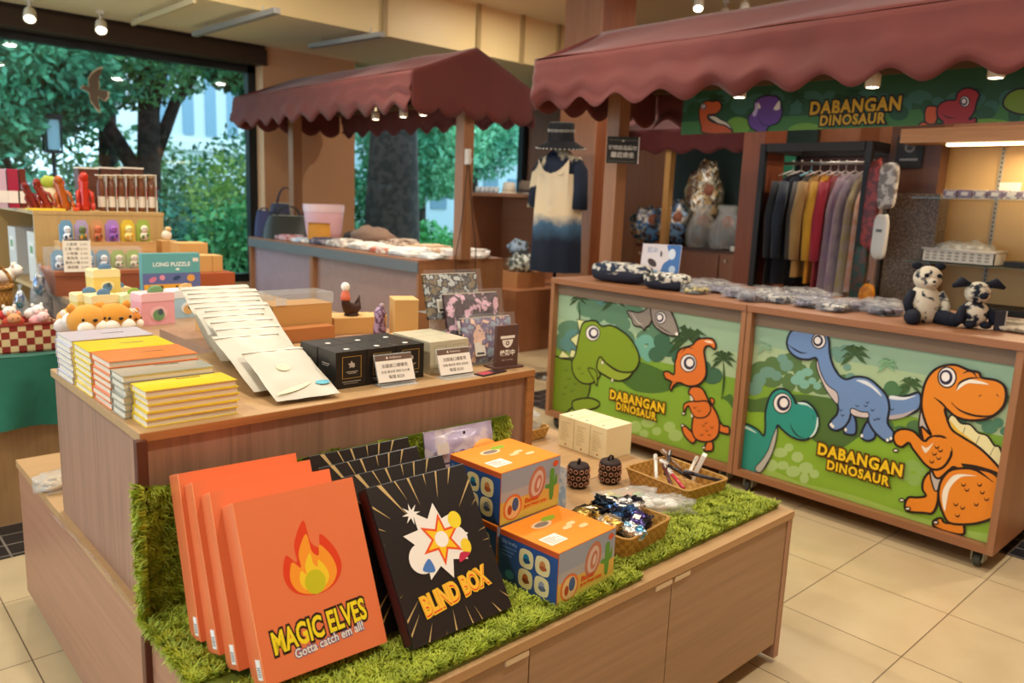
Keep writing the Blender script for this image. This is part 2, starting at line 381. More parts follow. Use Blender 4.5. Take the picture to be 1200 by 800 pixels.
def spot_fixture(x, y, z, ry, rz, label, vis_e=7):
    t = thing('track_spotlight', label, 'spotlight', (x, y, z), rz)
    m_ = MB(); m_.box(-.03, .03, -.03, .03, -.03, 0, '#d8d0c0', b=.004); m_.tube([(0, 0, -.03), (0, 0, -.07)], .012, '#d8d0c0'); m_.build('bracket', t)
    T = Matrix.Translation((0, 0, -.13)) @ Matrix.Rotation(ry, 4, 'X')
    m_ = MB(); m_.lathe([(.035, .06), (.045, .04), (.05, -.06), (.042, -.062), (.04, -.05)], '#e6ddc8', closed=False, T=T); m_.lathe([(.034, .061), (.01, .07)], '#e6ddc8', T=T); m_.build('lamp_head', t)
    m_ = MB(); m_.lathe([(.04, -.052), (.04, -.05)], mat('#fff0d8', .5, 'emit', e=vis_e), T=T); m_.build('lamp_face', t)
    return t
SP = [((35, 30), 'white track spotlight on the low ceiling above the big window, leftmost in the picture', .2), ((118, 34), 'white track spotlight hanging right of the first one above the window bird sticker', .3)]
for (q, lb, ry) in SP:
    x, y = (px_y(q[0], q[1] - 13, 7.9)[0], 7.9); spot_fixture(x, y, 3.0, -.75, -.3, lb, 14)
for q, lb in [((820, 3), 'small white ceiling spotlight over the right stall, nearest the downlight'), ((851, 16), 'small white ceiling spotlight over the right stall roof ridge, middle one'), ((874, 8), 'small white ceiling spotlight beside the dark wooden column top')]:
    x, y = px_z(q[0], q[1] - 14, 3.49); spot_fixture(x, y, 3.5, -.6, -1.0, lb, 14)
def rail(a, b, z, label, m_='#8f8d88', w=.03):
    p, q = Vector((*px_z(*a, z), z)), Vector((*px_z(*b, z), z)); d = (q - p); L_ = d.length; ang = math.atan2(d.y, d.x)
    t = thing('ceiling_track', label, 'lighting track', p, ang)
    m = MB(); m.box(0, L_, -w, w, -.025, .02, m_, b=.006); m.build('channel', t)
    for f in (.15, .85):
        m = MB(); m.tube([(L_ * f, 0, .015), (L_ * f, 0, 3.0 - z)], .008, '#b8b2a4', 6); m.build('hanger', t)
    return t
rail((228, 40), (325, 12), 2.93, 'grey metal lighting track crossing the beige ceiling left of the awnings')
rail((364, 54), (448, 40), 2.93, 'dull grey lighting track on the ceiling just above the farther awning')
t = rail((155, 27), (228, 0), 2.95, 'slim beige track with small lamps near the first ceiling spotlights', '#c9b892', .015)

# ================================================================== OUTSIDE
def leaves(name, blobs, n, size, c1, c2, seed, scale=1.5):
    rg = np.random.default_rng(seed); wt = np.array([b[1][0] * b[1][1] * b[1][2] for b in blobs]) ** .7; ids = rg.choice(len(blobs), n, p=wt / wt.sum())
    c = np.array([b[0] for b in blobs])[ids]; r = np.array([b[1] for b in blobs])[ids]
    d = rg.normal(size=(n, 3)); d /= np.linalg.norm(d, axis=1)[:, None]; rad = rg.random(n) ** .45
    P0 = c + d * r * rad[:, None]; a = rg.normal(size=(n, 3)); a /= np.linalg.norm(a, axis=1)[:, None]
    b = np.cross(a, rg.normal(size=(n, 3))); b /= np.linalg.norm(b, axis=1)[:, None]; s_ = size * (.6 + .8 * rg.random(n))[:, None]
    V = np.stack([P0 - a * s_, P0 - b * s_ * .45, P0 + a * s_, P0 + b * s_ * .45], 1).reshape(-1, 3)
    me = bpy.data.meshes.new(name); me.vertices.add(4 * n); me.loops.add(4 * n); me.polygons.add(n)
    me.vertices.foreach_set('co', V.ravel()); me.loops.foreach_set('vertex_index', np.arange(4 * n)); me.polygons.foreach_set('loop_start', np.arange(0, 4 * n, 4)); me.polygons.foreach_set('loop_total', np.full(n, 4))
    me.update(); me.validate(); me.materials.append(mat(c1, .5, 'leaf', c2=c2, scale=scale))
    o = bpy.data.objects.new(name, me); C.objects.link(o); return o
BARK = mat('#453a34', .9, 'mottle', c2='#2c2723', scale=9)
def tree(x, y, h, label, trunk_r, blobs, n, c1, c2, seed, lean=(0, 0), branches=(), size=.13):
    t = thing('garden_tree', label, 'tree', (x, y, -.2))
    m = MB(); pts = [(lean[0] * k, lean[1] * k, h * k) for k in (0, .1, .35, .6, .8, 1)]
    m.tube(pts, [trunk_r * q for q in (1.25, 1.0, .85, .7, .5, .3)], BARK, 12)
    for z0, dx, dy, z1, r in branches:
        m.tube([(lean[0] * z0 / h, lean[1] * z0 / h, z0), (dx * .5, dy * .5, z0 + (z1 - z0) * .6), (dx, dy, z1)], [r, r * .8, r * .5], BARK, 8)
    m.build('trunk', t)
    f = leaves('foliage', blobs, int(n * 2.6), size * .6, c1, c2, seed); f.parent = t; return t
mb = MB(); mb.box(-12, 45, 8.6, 60, -.3, -.2, mat('#4d6a45', .9, 'leaf', c2='#6f7a55', scale=.8)); struct(mb.build('ground'))
mb = MB(); mb.box(-12, 45, 12.2, 13.4, -.2, -.19, '#9aa3a0'); struct(mb.build('path'))
G1, G2 = '#36846a', '#7cbf78'
tree(4.65, 14.5, 7, 'dark forked tree with a leaning trunk behind the big window, right of the bird sticker', .22,
     [((-.6, 0, 4.2), (2.2, 1.5, 1.3)), ((1.6, .3, 5.2), (1.6, 1.5, .9)), ((-2.2, .5, 3.6), (1.4, 1.2, .8))], 9000, G1, G2, 1, (.3, 0),
     [(1.6, -1.2, .2, 3.6, .15), (1.9, 1.2, .1, 4.0, .13), (2.4, .6, -.3, 4.2, .09)])
tree(2.3, 13.2, 7, 'leafy green tree filling the left of the big window above the garden lamp', .16,
     [((0, 0, 3.9), (1.5, 1.2, 1.5)), ((-.4, -.2, 2.6), (1.0, .9, .7)), ((.9, .4, 3.2), (.9, .8, .8))], 9000, '#2f7f68', '#68b88c', 2)
tree(4.85, 17.5, 8, 'slender pale trunked tree further back behind the bird sticker', .2,
     [((-1.6, 0, 4.6), (1.9, 1.8, 1.9)), ((-1.5, 0, 2.9), (1.1, 1, .7)), ((1.2, 0, 6.0), (1.8, 1, .8))], 8000, '#3f8a70', '#88cc98', 3, (.3, 0))
tree(6.6, 12.4, 6, 'tree with overhanging dark branches at the top right of the big window', .14,
     [((-.7, 0, 4.0), (1.3, 1.0, .9)), ((-1.1, 0, 3.4), (.5, .5, .25)), ((.3, 0, 4.4), (1.2, 1, 1))], 6000, '#25583f', '#3f8050', 4, (-.2, 0))
tree(7.35, 10.9, 6, 'massive dark tree trunk standing behind the second window', .48,
     [((0, .6, 4.6), (2.2, 1, 1.1)), ((-1.0, 1.4, 2.9), (.5, .5, .6))], 5000, '#2f6b48', '#5aa060', 5, (.05, 0))
tree(10.6, 14.6, 6, 'light green tree right of the massive trunk, behind the second window', .15,
     [((0, 0, 3.1), (1.6, 1.3, 1.5)), ((1.6, .4, 3.6), (1.2, 1, 1.2)), ((-.8, 0, 1.9), (.9, .8, .8))], 8000, '#4aa07c', '#98dcaa', 6)
tree(13.8, 16.6, 7, 'thin tree furthest right behind the hats and the second window', .16,
     [((0, 0, 3.8), (2.0, 1.3, 1.7)), ((-1.2, 0, 2.2), (1.0, .8, .6))], 6000, '#3c8a72', '#7cc9a0', 7)
def bush(x, y, rx, rz, label, c1, c2, seed, n=2600, size=.08, cat='bush'):
    o = leaves('garden_bush', [((0, 0, rz * .6), (rx, rx * .6, rz)), ((rx * .5, .1, rz * .4), (rx * .7, rx * .5, rz * .7))], int(n * 1.8), size * .75, c1, c2, seed, 2.5); o.location = (x, y, -.2); tag(o, label, cat)
bush(1.9, 11.5, 1.0, 1.3, 'dense dark green bush at the lower left of the big window', '#2f7a60', '#5cb08a', 11)
bush(3.6, 11.8, 1.1, 1.1, 'blue green bush below the bird sticker outside the window', '#2d6a5c', '#5aa890', 12)
bush(4.9, 11.2, .9, 1.0, 'broad leaved green bush near the right end of the big window', '#2c7a4c', '#62b06c', 13)
bush(5.7, 13.4, .9, 1.5, 'bright yellow green shrub lit by the sky, before the white building', '#7fae4c', '#b8d878', 14)
bush(6.6, 13.0, .7, 1.6, 'brownish orange shrub beside the bright yellow green one outside', '#8a7a48', '#b8864a', 15)
bush(8.8, 12.0, .9, .8, 'low bright green bush just right of the massive trunk', '#2f9050', '#6cc870', 16)
bush(5.9, 11.3, .7, .9, 'small green bush left of the massive trunk', '#2c6a48', '#58a068', 17)
bush(11.4, 12.6, 1.3, 1.2, 'wide green hedge bush behind the shelf of hats', '#2f7a52', '#5cb078', 18)
bush(7.6, 15.5, 2.2, 2.0, 'distant green thicket behind the second window', '#3a7a58', '#78b888', 19, 4000, .11)
bush(1.2, 15.5, 2.0, 2.2, 'distant green thicket behind the left part of the big window', '#2c6a50', '#5a9a70', 20, 4000, .11)
bush(5.2, 18.5, 2.6, 1.9, 'distant pale green thicket in front of the white building', '#4a8a60', '#9ac890', 21, 4000, .12)
# grass clumps by the glass
rg = random.Random(5)
for i, (x, y) in enumerate([(3.15, 9.5), (3.55, 9.3), (4.0, 9.6), (4.5, 9.9), (3.7, 10.1)]):
    m = MB()
    for k in range(60):
        a = rg.random() * 6.28; l = .5 + rg.random() * .45; o_ = rg.random() * .45; bx, by = math.cos(a) * .06, math.sin(a) * .06; w = .012
        p = [(bx + math.cos(a) * o_ * t_ ** 2, by + math.sin(a) * o_ * t_ ** 2, l * t_ * (1 - .35 * o_ * t_)) for t_ in (0, .35, .7, 1)]
        nx, ny = -math.sin(a) * w, math.cos(a) * w
        vs = [];
        for j, q in enumerate(p): s_ = 1 - j * .3; vs += [(q[0] - nx * s_, q[1] - ny * s_, q[2]), (q[0] + nx * s_, q[1] + ny * s_, q[2])]
        m.add(vs, [(0, 1, 3, 2), (2, 3, 5, 4), (4, 5, 7, 6)], mat('#2f9a5c', .4, 'leaf', c2='#7cd890', scale=3))
    o = m.build('grass_clump'); o.location = (x, y, -.15)
    tag(o, 'tall arching green grass clump behind the big window, ' + ['leftmost of the front ones', 'middle one of the front ones', 'right of the middle', 'rightmost, closest to the window frame', 'set back behind the middle ones'][i], 'plant', 'grass clumps outside the big window')
m = MB()
for i in range(9): m.lump((2.3 + i * .42, 10.75 + (i % 2) * .1, .12), (.5, .35, .3), mat('#8a7468', .9, 'mottle', c2='#b8a8a0', scale=8), seed=i, amp=.15)
tag(m.build('rock_edging'), 'row of brown garden stones edging the planting behind the grass', 'rocks', kind='stuff')
# garden lamp, building, fence
x, y = .226 * 13.0, 13.0
t = thing('garden_lamp', 'black garden lamp post with a pale lantern left of the bird sticker', 'street lamp', (x, y, -.2))
t.scale = (.8, .8, 1)
m = MB(); m.tube([(0, 0, 0), (0, 0, 2.1)], .035, '#1d2a30'); m.build('post', t)
m = MB(); m.box(-.13, .13, -.13, .13, 2.1, 2.14, '#1d2a30'); m.box(-.15, .15, -.15, .15, 2.58, 2.64, '#1d2a30')
for a in (-.12, .12):
    for b in (-.12, .12): m.box(a - .015, a + .015, b - .015, b + .015, 2.14, 2.58, '#1d2a30')
m.build('lantern_frame', t); m = MB(); m.box(-.1, .1, -.1, .1, 2.15, 2.57, '#b8d8e8'); m.build('lantern_pane', t)
t = thing('white_building', 'white building with tall narrow windows behind the trees', 'building', (11.5, 27, -.2))
m = MB(); m.box(-2.6, 3.6, 0, 4, 0, 9, '#e6eef2'); m.box(-2.8, 3.8, -.15, 0, 2.9, 3.2, '#f4f8fa'); m.box(-2.6, 3.6, -.1, 0, 0, 1.5, '#8a98a0'); m.build('wall', t)
for i in range(8):
    m = MB(); m.box(-2.3 + i * .75, -1.95 + i * .75, -.06, .02, 3.4, 8, '#8fb0c8'); m.build('window', t)
t = thing('white_fence', 'pale slatted fence at the lower left beyond the big window', 'fence', (2.1, 15, -.2))
m = MB()
for i in range(34): m.box(-1.6 + i * .09, -1.53 + i * .09, 0, .03, 0, 1.75, '#cfe4ea')
m.box(-1.6, 1.5, .03, .06, 1.55, 1.62, '#cfe4ea'); m.build('slats', t)
t = thing('grey_building', 'long pale grey building far behind the second window', 'building', (24, 26, -.2))
m = MB(); m.box(-7, 7, 0, 3, 0, 6, '#b8ccd4'); m.build('wall', t)
for i in range(9):
    m = MB(); m.box(-6 + i * 1.4, -5.2 + i * 1.4, -.05, .02, 1.2, 2.6, '#6f8fa0'); m.build('window', t)

# ================================================================== FURNITURE
LAM = mat('#a38567', .42, 'wood', axis='x', var=.13)      # horizontal grain laminate
LAMY = mat('#a87c62', .42, 'wood', axis='y', var=.12)
LAMV = mat('#a98268', .42, 'wood', axis='z', var=.16)
TOPM = mat('#b89468', .4, 'wood', axis='x', var=.08); EDGE = mat('#a8703f', .45, 'wood', axis='x', var=.2)
DKW = mat('#5a2e20', .4)
# low display platform: rear cabinet and front cabinet
t = thing('display_platform', 'low wooden platform cabinet at the rear left, under the raised box with the notebooks', 'display platform', (1.42, 2.39, 0))
m = MB(); m.box(.52, 2.33, 1.722, 3.06, .05, .515, LAMY); m.build('body', t, (1.42, 2.39, 0))
m = MB(); m.box(.515, 2.335, 1.722, 3.065, .515, .54, TOPM); m.build('top', t, (1.42, 2.39, 0))
m = MB(); m.box(.56, 2.29, 1.76, 3.02, 0, .05, '#4a3a2e'); m.build('plinth', t, (1.42, 2.39, 0))
t = thing('front_platform', 'low wooden cabinet with three doors in front, covered with artificial grass', 'display platform', (1.42, 1.42, 0)); o_ = (1.42, 1.42, 0)
m = MB(); m.box(.52, 2.31, 1.15, 1.72, .055, .515, LAMY); m.build('body', t, o_)
m = MB(); m.box(.515, 2.335, 1.12, 1.72, .515, .54, TOPM, b=.002); m.build('top', t, o_)
m = MB(); m.box(.515, .54, 1.125, 1.16, .02, .515, LAMV); m.build('side_panel', t, o_)
m = MB(); m.box(2.305, 2.335, 1.125, 1.72, .02, .515, LAMV); m.build('side_panel', t, o_)
m = MB(); m.box(.56, 2.29, 1.22, 1.70, 0, .055, '#3e2f25'); m.build('plinth', t, o_)
for x0, x1 in ((.543, .855), (.858, 1.658), (1.661, 2.302)) if False else ((.543, 1.142), (1.146, 1.678), (1.682, 2.302)):
    m = MB(); m.box(x0, x1, 1.128, 1.149, .075, .508, LAM); d = m.build('door', t, o_)
    hx = x1 - .075 if x1 < 2 else x0 + .005
    m = MB(); m.box(hx, hx + .07, 1.122, 1.129, .497, .512, mat('#d8c4a4', .3)); m.build('finger_pull', d, o_)
# raised box
t = thing('raised_display_box', 'tall vertical grain wooden display box on the low platform, holding notebooks and black boxes', 'display box', (1.12, 2.1, .54)); o_ = (1.12, 2.1, .54)
m = MB(); m.box(.53, 1.71, 1.745, 2.49, .54, .95, mat('#a27c66', .42, 'wood', axis='z', var=.2)); m.build('body', t, o_)
m = MB(); m.box(.522, 1.722, 1.732, 2.5, .948, .97, TOPM, b=.0015); m.build('top', t, o_)
m = MB(); m.box(.524, 1.72, 1.730, 1.7325, .95, .968, EDGE); m.box(1.69, 1.722, 1.733, 1.745, .54, .948, EDGE); m.build('edge_strip', t, o_)
m = MB(); m.box(.512, .536, 1.722, 1.745, .545, .955, DKW, b=.003); m.build('corner_guard', t, o_)
m = MB(); m.box(.505, .53, 1.708, 1.735, .02, .5, DKW, b=.003); tag(m.build('corner_guard', None, (.517, 1.72, .02)), 'dark brown corner guard down the seam between the two low platform cabinets', 'corner guard')
m = MB()
m.grid(lambda u, v: (.505 - .012 * v + .02 * (1 - v) + .004 * math.sin(u * 30), 1.72 + u * .76, .50 + .06 * v + .014 * math.sin(u * 4)), 20, 3, mat('#d8c0c8', .2, 'clear', alpha=.35))
tag(m.build('plastic_film', None, (.51, 2.1, .53)), 'strip of clear plastic film along the left seam below the raised wooden box', 'plastic film')

# artificial grass
def grass(name, areas, dens, seed, h=.024):
    rg = np.random.default_rng(seed); VS = []; n_ = 0
    for o, U, V, N, cut in areas:
        U, V, N = map(np.array, (U, V, N)); A_ = np.linalg.norm(U) * np.linalg.norm(V); n = int(A_ * dens)
        uv = rg.random((n, 2)); P0 = np.array(o) + uv[:, :1] * U + uv[:, 1:] * V
        if cut is not None:
            k = cut(P0); P0 = P0[k]; n = len(P0)
        # little curly tufts: several leaflets along each stem
        cl = np.array(o) + rg.random((int(A_ * 3600) + 1, 2))[:, :1] * U + rg.random((int(A_ * 3600) + 1, 1)) * V
        idx = np.concatenate([((P0[i:i + 2000, None] - cl[None]) ** 2).sum(-1).argmin(1) for i in range(0, n, 2000)]); dv = P0 - cl[idx]; dn = np.linalg.norm(dv, axis=1); g = 1 - 2 * np.clip(dn / .012, 0, 1)
        hh = h * (.5 + .2 * g + .45 * rg.random(n)); side = rg.normal(size=(n, 3)) * .6 + dv / (dn[:, None] + 1e-4); side -= (side @ N)[:, None] * N; side /= np.linalg.norm(side, axis=1)[:, None]
        sw = np.cross(N, side); w = .0014
        base = P0; mid = P0 + N * (hh * .6)[:, None] + side * (hh * .18)[:, None]; tip = P0 + N * hh[:, None] + side * (hh * .75)[:, None] + np.array([0, 0, -1]) * (hh * .1)[:, None]
        q = np.stack([base - sw * w, base + sw * w, mid + sw * w * 1.1, mid - sw * w * 1.1, tip + sw * w * .5, tip - sw * w * .5], 1); VS.append(q); n_ += n
    V = np.concatenate(VS).reshape(-1, 3); i = np.arange(n_)[:, None] * 6
    F = np.concatenate([np.concatenate([i, i + 1, i + 2, i + 3], 1), np.concatenate([i + 3, i + 2, i + 4, i + 5], 1)])
    c0 = V.mean(0); c0[2] = .54; V = V - c0; me = bpy.data.meshes.new(name); me.vertices.add(len(V)); me.loops.add(F.size); me.polygons.add(len(F))
    me.vertices.foreach_set('co', V.ravel()); me.loops.foreach_set('vertex_index', F.ravel()); me.polygons.foreach_set('loop_start', np.arange(0, F.size, 4)); me.polygons.foreach_set('loop_total', np.full(len(F), 4))
    me.update(); me.materials.append(mat('#8f9f2c', .6, 'leaf', c2='#b4c23c', scale=22)); o = bpy.data.objects.new(name, me); C.objects.link(o); o.location = c0; return o
gr = grass('artificial_grass', [((.50, 1.135, .545), (1.81, 0, 0), (0, .27, 0), (0, 0, 1), lambda P: (P[:, 1] < 1.165 + .21 + .03 * np.sin(P[:, 0] * 9)) & ~((P[:, 0] > 1.56) & (P[:, 1] < 1.165)) & ~((P[:, 0] > 1.55) & (P[:, 1] > 1.36))),
     ((.50, 1.40, .545), (1.05, 0, 0), (0, .30, 0), (0, 0, 1), None),
     ((.50, 1.725, .55), (1.10, 0, 0), (0, 0, .30), (0, -1, 0), lambda P: P[:, 2] < .852 - .02 * (P[:, 0] - .5) + .006 * np.sin(P[:, 0] * 40)),
     ((.515, 1.14, .53), (0, .58, 0), (0, 0, .02), (-1, 0, 0), None), ((.515, 1.69, .54), (0, .035, 0), (0, 0, .32), (-1, 0, 0), None)], 130000, 3)
tag(gr, 'bright moss green artificial grass mat lying on the front platform and up the raised box', 'artificial grass', kind='stuff')
m = MB(); m.box(.512, 1.55, 1.135, 1.70, .541, .549, '#5f6b1e'); m.box(1.55, 2.3, 1.165, 1.36, .541, .549, '#5f6b1e'); m.box(.512, 1.6, 1.722, 1.729, .549, .84, '#5f6b1e')
b_ = m.build('grass_backing', gr, gr.location)

# ------------------------------------------------------------------ market stalls
STW = mat('#946444', .42, 'wood', axis='y', var=.12); STV = mat('#9a6c4a', .42, 'wood', axis='z', var=.12)
TAUPE = mat('#7d6a58', .55)
AWN = mat('#60251f', .75, 'fabric', scale=250, sheen=.12)
def counter(name, label, y0, y1, panel_mat=None, x0=3.65, x1=4.55, zt=1.01, zb=.085):
    t = thing(name, label, 'stall counter', ((x0 + x1) / 2, (y0 + y1) / 2, 0)); o = ((x0 + x1) / 2, (y0 + y1) / 2, 0)
    m = MB(); m.box(x0 - .005, x1, y0, y1, zt - .035, zt, STW, b=.002); m.build('top', t, o)
    for y in (y0, y1 - .028): m = MB(); m.box(x0, x1, y, y + .028, zb, zt - .035, STV); m.build('side_panel', t, o)
    m = MB(); m.box(x0, x1, y0 + .028, y1 - .028, zb, zb + .035, STW); m.build('bottom_rail', t, o)
    m = MB(); m.box(x0 + .05, x0 + .065, y0 + .028, y1 - .028, zb + .035, zt - .035, panel_mat or LAMY); m.build('back_panel', t, o)
    m = MB(); m.box(x0 + .035, x0 + .05, y0 + .028, y1 - .028, zt - .105, zt - .035, TAUPE); m.build('fascia', t, o)
    return t, o
def caster(t, o, x, y):
    m = MB(); T = Matrix.Translation((x, y, .032)) @ Matrix.Rotation(R(90), 4, 'X')
    m.lathe([(.012, -.014), (.03, -.013), (.032, -.008), (.032, .008), (.03, .013), (.012, .014)], '#3c3f38', T=T, n=20); m.lathe([(.012, -.018), (.012, .018)], '#b0ada0', T=T, n=10)
    w = m.build('caster', t, o)
    m = MB(); m.box(x - .022, x + .03, y - .026, y - .02, .03, .082, '#8d8a78'); m.box(x - .022, x + .03, y + .02, y + .026, .03, .082, '#8d8a78'); m.box(x - .03, x + .04, y - .032, y + .032, .078, .085, '#8d8a78'); m.build('caster_fork', w, o)
cR, oR = counter('stall_counter', 'stall counter with blue, teal and orange dinosaurs, right one of the two dinosaur panels', .865, 2.125)
cL, oL = counter('stall_counter', 'stall counter with green, orange and grey dinosaurs, left one of the two dinosaur panels', 2.13, 3.56)
for t_, o_, ys in ((cR, oR, (.93, 2.05)), (cL, oL, (2.2, 3.49))):
    for y in ys: caster(t_, o_, 3.71, y)
for t_, o_ in ((cR, oR), (cL, oL)):
    m = MB(); m.box(4.5, 4.55, o_[1] - .55, o_[1] + .55, 0, .085, TAUPE); m.build('rear_foot', t_, o_)

PX = 3.70
prj = lambda x, y: (lambda q: (-q[0], q[1]))(px_x(x, y, PX - .004))
def panel(t, o, y0, y1, z0, z1):
    m = MB(); m.box(PX - .004, PX - .0005, y0, y1, z0, z1, mat('#93b48a', .45)); A = Art(m, (PX - .004, 0, 0), (0, -1, 0), (0, 0, 1), (-y1, -y0, z0, z1), prj)
    return m, A
def blobrow(A, pts, col, r, sq=.85):     # scalloped foliage clump from pixel points
    for i, (x, y) in enumerate(pts): A.ell((x, y), r * (1 + .25 * math.sin(i * 2.1)), r * sq * (1 + .2 * math.cos(i * 1.7)), col, n=14)
def palm(A, c, r, col, trunk=None, k=8, squash=.8):
    if trunk: A.line([c, ((c[0] + trunk[0]) / 2 + 2, (c[1] + trunk[1]) / 2), trunk], .012, col)
    for i in range(k):
        a = math.pi * (-.15 + 1.3 * i / (k - 1)); dx, dy = math.cos(a), -math.sin(a); q = r * (.8 + .3 * ((i * 7) % 3) / 2)
        e = (c[0] + dx * q, c[1] + dy * q * squash + q * .3); mx = (c[0] + dx * q * .55, c[1] + dy * q * squash * .8 - q * .02); px_, py_ = -dy, dx
        A.fill([c, (mx[0] + px_ * q * .16, mx[1] + py_ * q * .16), e, (mx[0] - px_ * q * .14, mx[1] - py_ * q * .14)], col, False)
def scales(A, pts, s=3.2, w=.004, col='#3a2a1c'):
    for x, y in pts: A.line([(x - s, y - s * .3), (x - s * .6, y + s * .6), (x + s * .2, y + s * .5), (x + s * .6, y - s * .2)], w, col)
def eye(A, c, r, look=-1, white='#f2ece8', px_=.62, ir='#2a2440', out=.006):
    A.ell(c, r, r * 1.12, white, out=out); A.ell((c[0] + look * -r * .12, c[1]), r * .74, r * .84, ir); A.ell((c[0] + look * -r * .0 + r * .16 * -look, c[1] - r * .05), r * .46, r * .52, white)
OUT = .011
def title(A, c1, w1, c2, w2, rot=0, out=.008):
    A.text('DABANGAN', prj(*c1), w1, '#f0c81e', rot=rot, out=out, bold=.04, oc='#5a3410', ys=1.15, sp=1.12); A.text('DINOSAUR', prj(*c2), w2, '#f0c81e', rot=rot, out=out * .8, bold=.04, oc='#5a3410', ys=1.15, sp=1.12)

# ---- right panel
m, A = panel(cR, oR, .895, 2.095, .122, .905)
def sky(A, hz, a0, a1):
    A.rectf(a0, a1, .1, .62, '#7fa83a')
    A.rectf(a0, a1, .60, .95, '#a9c196')
sky(A, 0, -3, 0)
A.rectf(-3, 0, .80, .95, '#93b59a')
for pts, col, r in [(((884, 440), (893, 432), (905, 425), (915, 430), (927, 424), (938, 434), (950, 442), (962, 430), (975, 440), (990, 446), (905, 445), (925, 448), (945, 452), (965, 455), (985, 460), (880, 452)), '#5a7a48', 11),
                    (((890, 445), (900, 436), (917, 420), (922, 428), (884, 455), (910, 440)), '#6f9a8a', 8), (((938, 440), (946, 436), (952, 446), (943, 450), (934, 445), (958, 452)), '#7fb5a4', 6),
                    (((990, 410), (985, 420), (993, 430), (997, 442), (980, 412)), '#6f9a8a', 6), (((1045, 455), (1052, 462), (1060, 455), (1040, 462), (1050, 470), (1065, 468)), '#4f7a50', 9),
                    (((1120, 475), (1130, 485), (1140, 478), (1150, 490), (1160, 500), (1170, 495), (1180, 505), (1125, 490)), '#4f7f64', 8), (((1040, 500), (1055, 505), (1066, 512), (1048, 515), (1072, 500)), '#52784a', 8)]: blobrow(A, pts, col, r)
A.fill([(860, 480), (885, 468), (930, 462), (980, 468), (1030, 490), (1070, 520), (1100, 545), (1100, 700), (860, 700)], '#4f7038', out=0)
A.fill([(858, 490), (880, 483), (905, 485), (935, 500), (960, 520), (985, 525), (1010, 510), (1035, 498), (1060, 510), (1100, 540), (1200, 590), (1200, 720), (850, 700)], '#86b034')
A.fill([(850, 540), (890, 545), (940, 565), (1000, 580), (1060, 600), (1130, 620), (1200, 640), (1200, 720), (850, 720)], '#9cbf58')
blobrow(A, [(905, 545), (915, 530), (925, 524), (935, 535), (945, 548), (955, 555), (918, 545), (930, 552), (943, 560)], '#a9c87c', 7)
blobrow(A, [(1060, 555), (1070, 545), (1080, 552), (1072, 562)], '#8cb258', 8)
palm(A, (1002, 416), 20, '#3c5a30'); palm(A, (1068, 452), 17, '#3f5e34'); palm(A, (1040, 428), 14, '#7fae82'); palm(A, (897, 408), 11, '#8ab090'); palm(A, (1180, 470), 14, '#4f7a4c')
# blue long-neck
BL, BO = '#6f8fc0', '#1f2430'
A.fill([(1040, 466), (1062, 464), (1078, 460), (1078, 478), (1060, 487), (1040, 490), (1030, 480)], BL, out=OUT, oc=BO)
A.fill([(1045, 463), (1060, 465), (1074, 463), (1060, 468), (1044, 467)], '#dfe3ea')
A.fill([(1042, 487), (1060, 484), (1074, 479), (1060, 488), (1044, 491)], '#b9adb0')
for leg in ([(993, 492), (990, 504), (992, 508), (1003, 508), (1004, 495), (1000, 485)], [(1018, 492), (1012, 502), (1010, 512), (1018, 516), (1026, 512), (1026, 500), (1024, 490)]): A.fill(leg, '#5f7fb4', out=OUT, oc=BO)
A.fill([(928, 388), (938, 386), (950, 385), (966, 386), (972, 398), (973, 412), (976, 425), (983, 438), (992, 444), (1004, 441), (1018, 443), (1030, 452), (1040, 464), (1043, 478), (1041, 495), (1048, 506), (1046, 516), (1038, 516), (1026, 506), (1019, 495), (1017, 487), (1006, 484), (999, 483), (996, 492), (990, 500), (980, 504), (972, 499), (976, 491), (982, 484), (982, 473), (972, 460), (964, 444), (959, 428), (957, 419), (948, 421), (936, 419), (926, 411), (923, 400)], BL, out=OUT, oc=BO)
A.fill([(959, 420), (962, 434), (970, 450), (982, 460), (982, 473), (970, 458), (963, 444), (958, 430)], '#cfc2c0', out=.005, oc=BO)
A.fill([(999, 478), (1010, 482), (1018, 483), (1018, 489), (1006, 488), (998, 484)], '#cfc2c0', out=.005, oc=BO)
A.fill([(1004, 445), (1016, 446), (1028, 455), (1034, 464), (1022, 454), (1010, 448)], '#dfe6f0'); A.line([(924, 403), (932, 409), (940, 413), (947, 413)], .008, BO)
eye(A, (960.5, 399), 8, look=1); scales(A, [(987, 479), (989, 485), (1006, 474), (1018, 470), (1016, 474), (1024, 479), (1027, 490), (1031, 489), (1047, 478)], 2.6, .004, BO)
for q in ((975, 497), (977, 499), (992, 503), (1011, 510), (1041, 515), (1045, 513)): A.ell(q, 1.6, 2, '#f0ece0')
# teal
TL_ = '#2c9488'
A.fill([(852, 490), (865, 494), (878, 497), (889, 503), (896, 510), (898, 500), (898, 484), (902, 467), (908, 458), (917, 455), (926, 459), (932, 468), (934, 472), (945, 470), (955, 478), (960, 490), (958, 504), (951, 512), (941, 515), (928, 511), (918, 503), (912, 498), (910, 512), (905, 530), (896, 548), (880, 556), (850, 560)], TL_, out=OUT, oc=BO)
A.fill([(912, 500), (911, 512), (907, 528), (900, 542), (892, 553), (886, 548), (895, 537), (902, 525), (907, 510)], '#b8b8b0', out=.005, oc=BO)
A.fill([(936, 471), (946, 472), (955, 480), (948, 475), (938, 473)], '#cfe8e4'); A.fill([(866, 500), (876, 499), (888, 507), (876, 502)], '#cfe8e4'); A.fill([(959, 488), (960, 497), (956, 508), (950, 512), (956, 503)], '#cfe8e4')
A.line([(927, 495), (930, 503), (936, 510), (944, 513)], .007, BO); eye(A, (918, 472), 10.5); scales(A, [(864, 530), (868, 535)], 2.6, .004, BO)
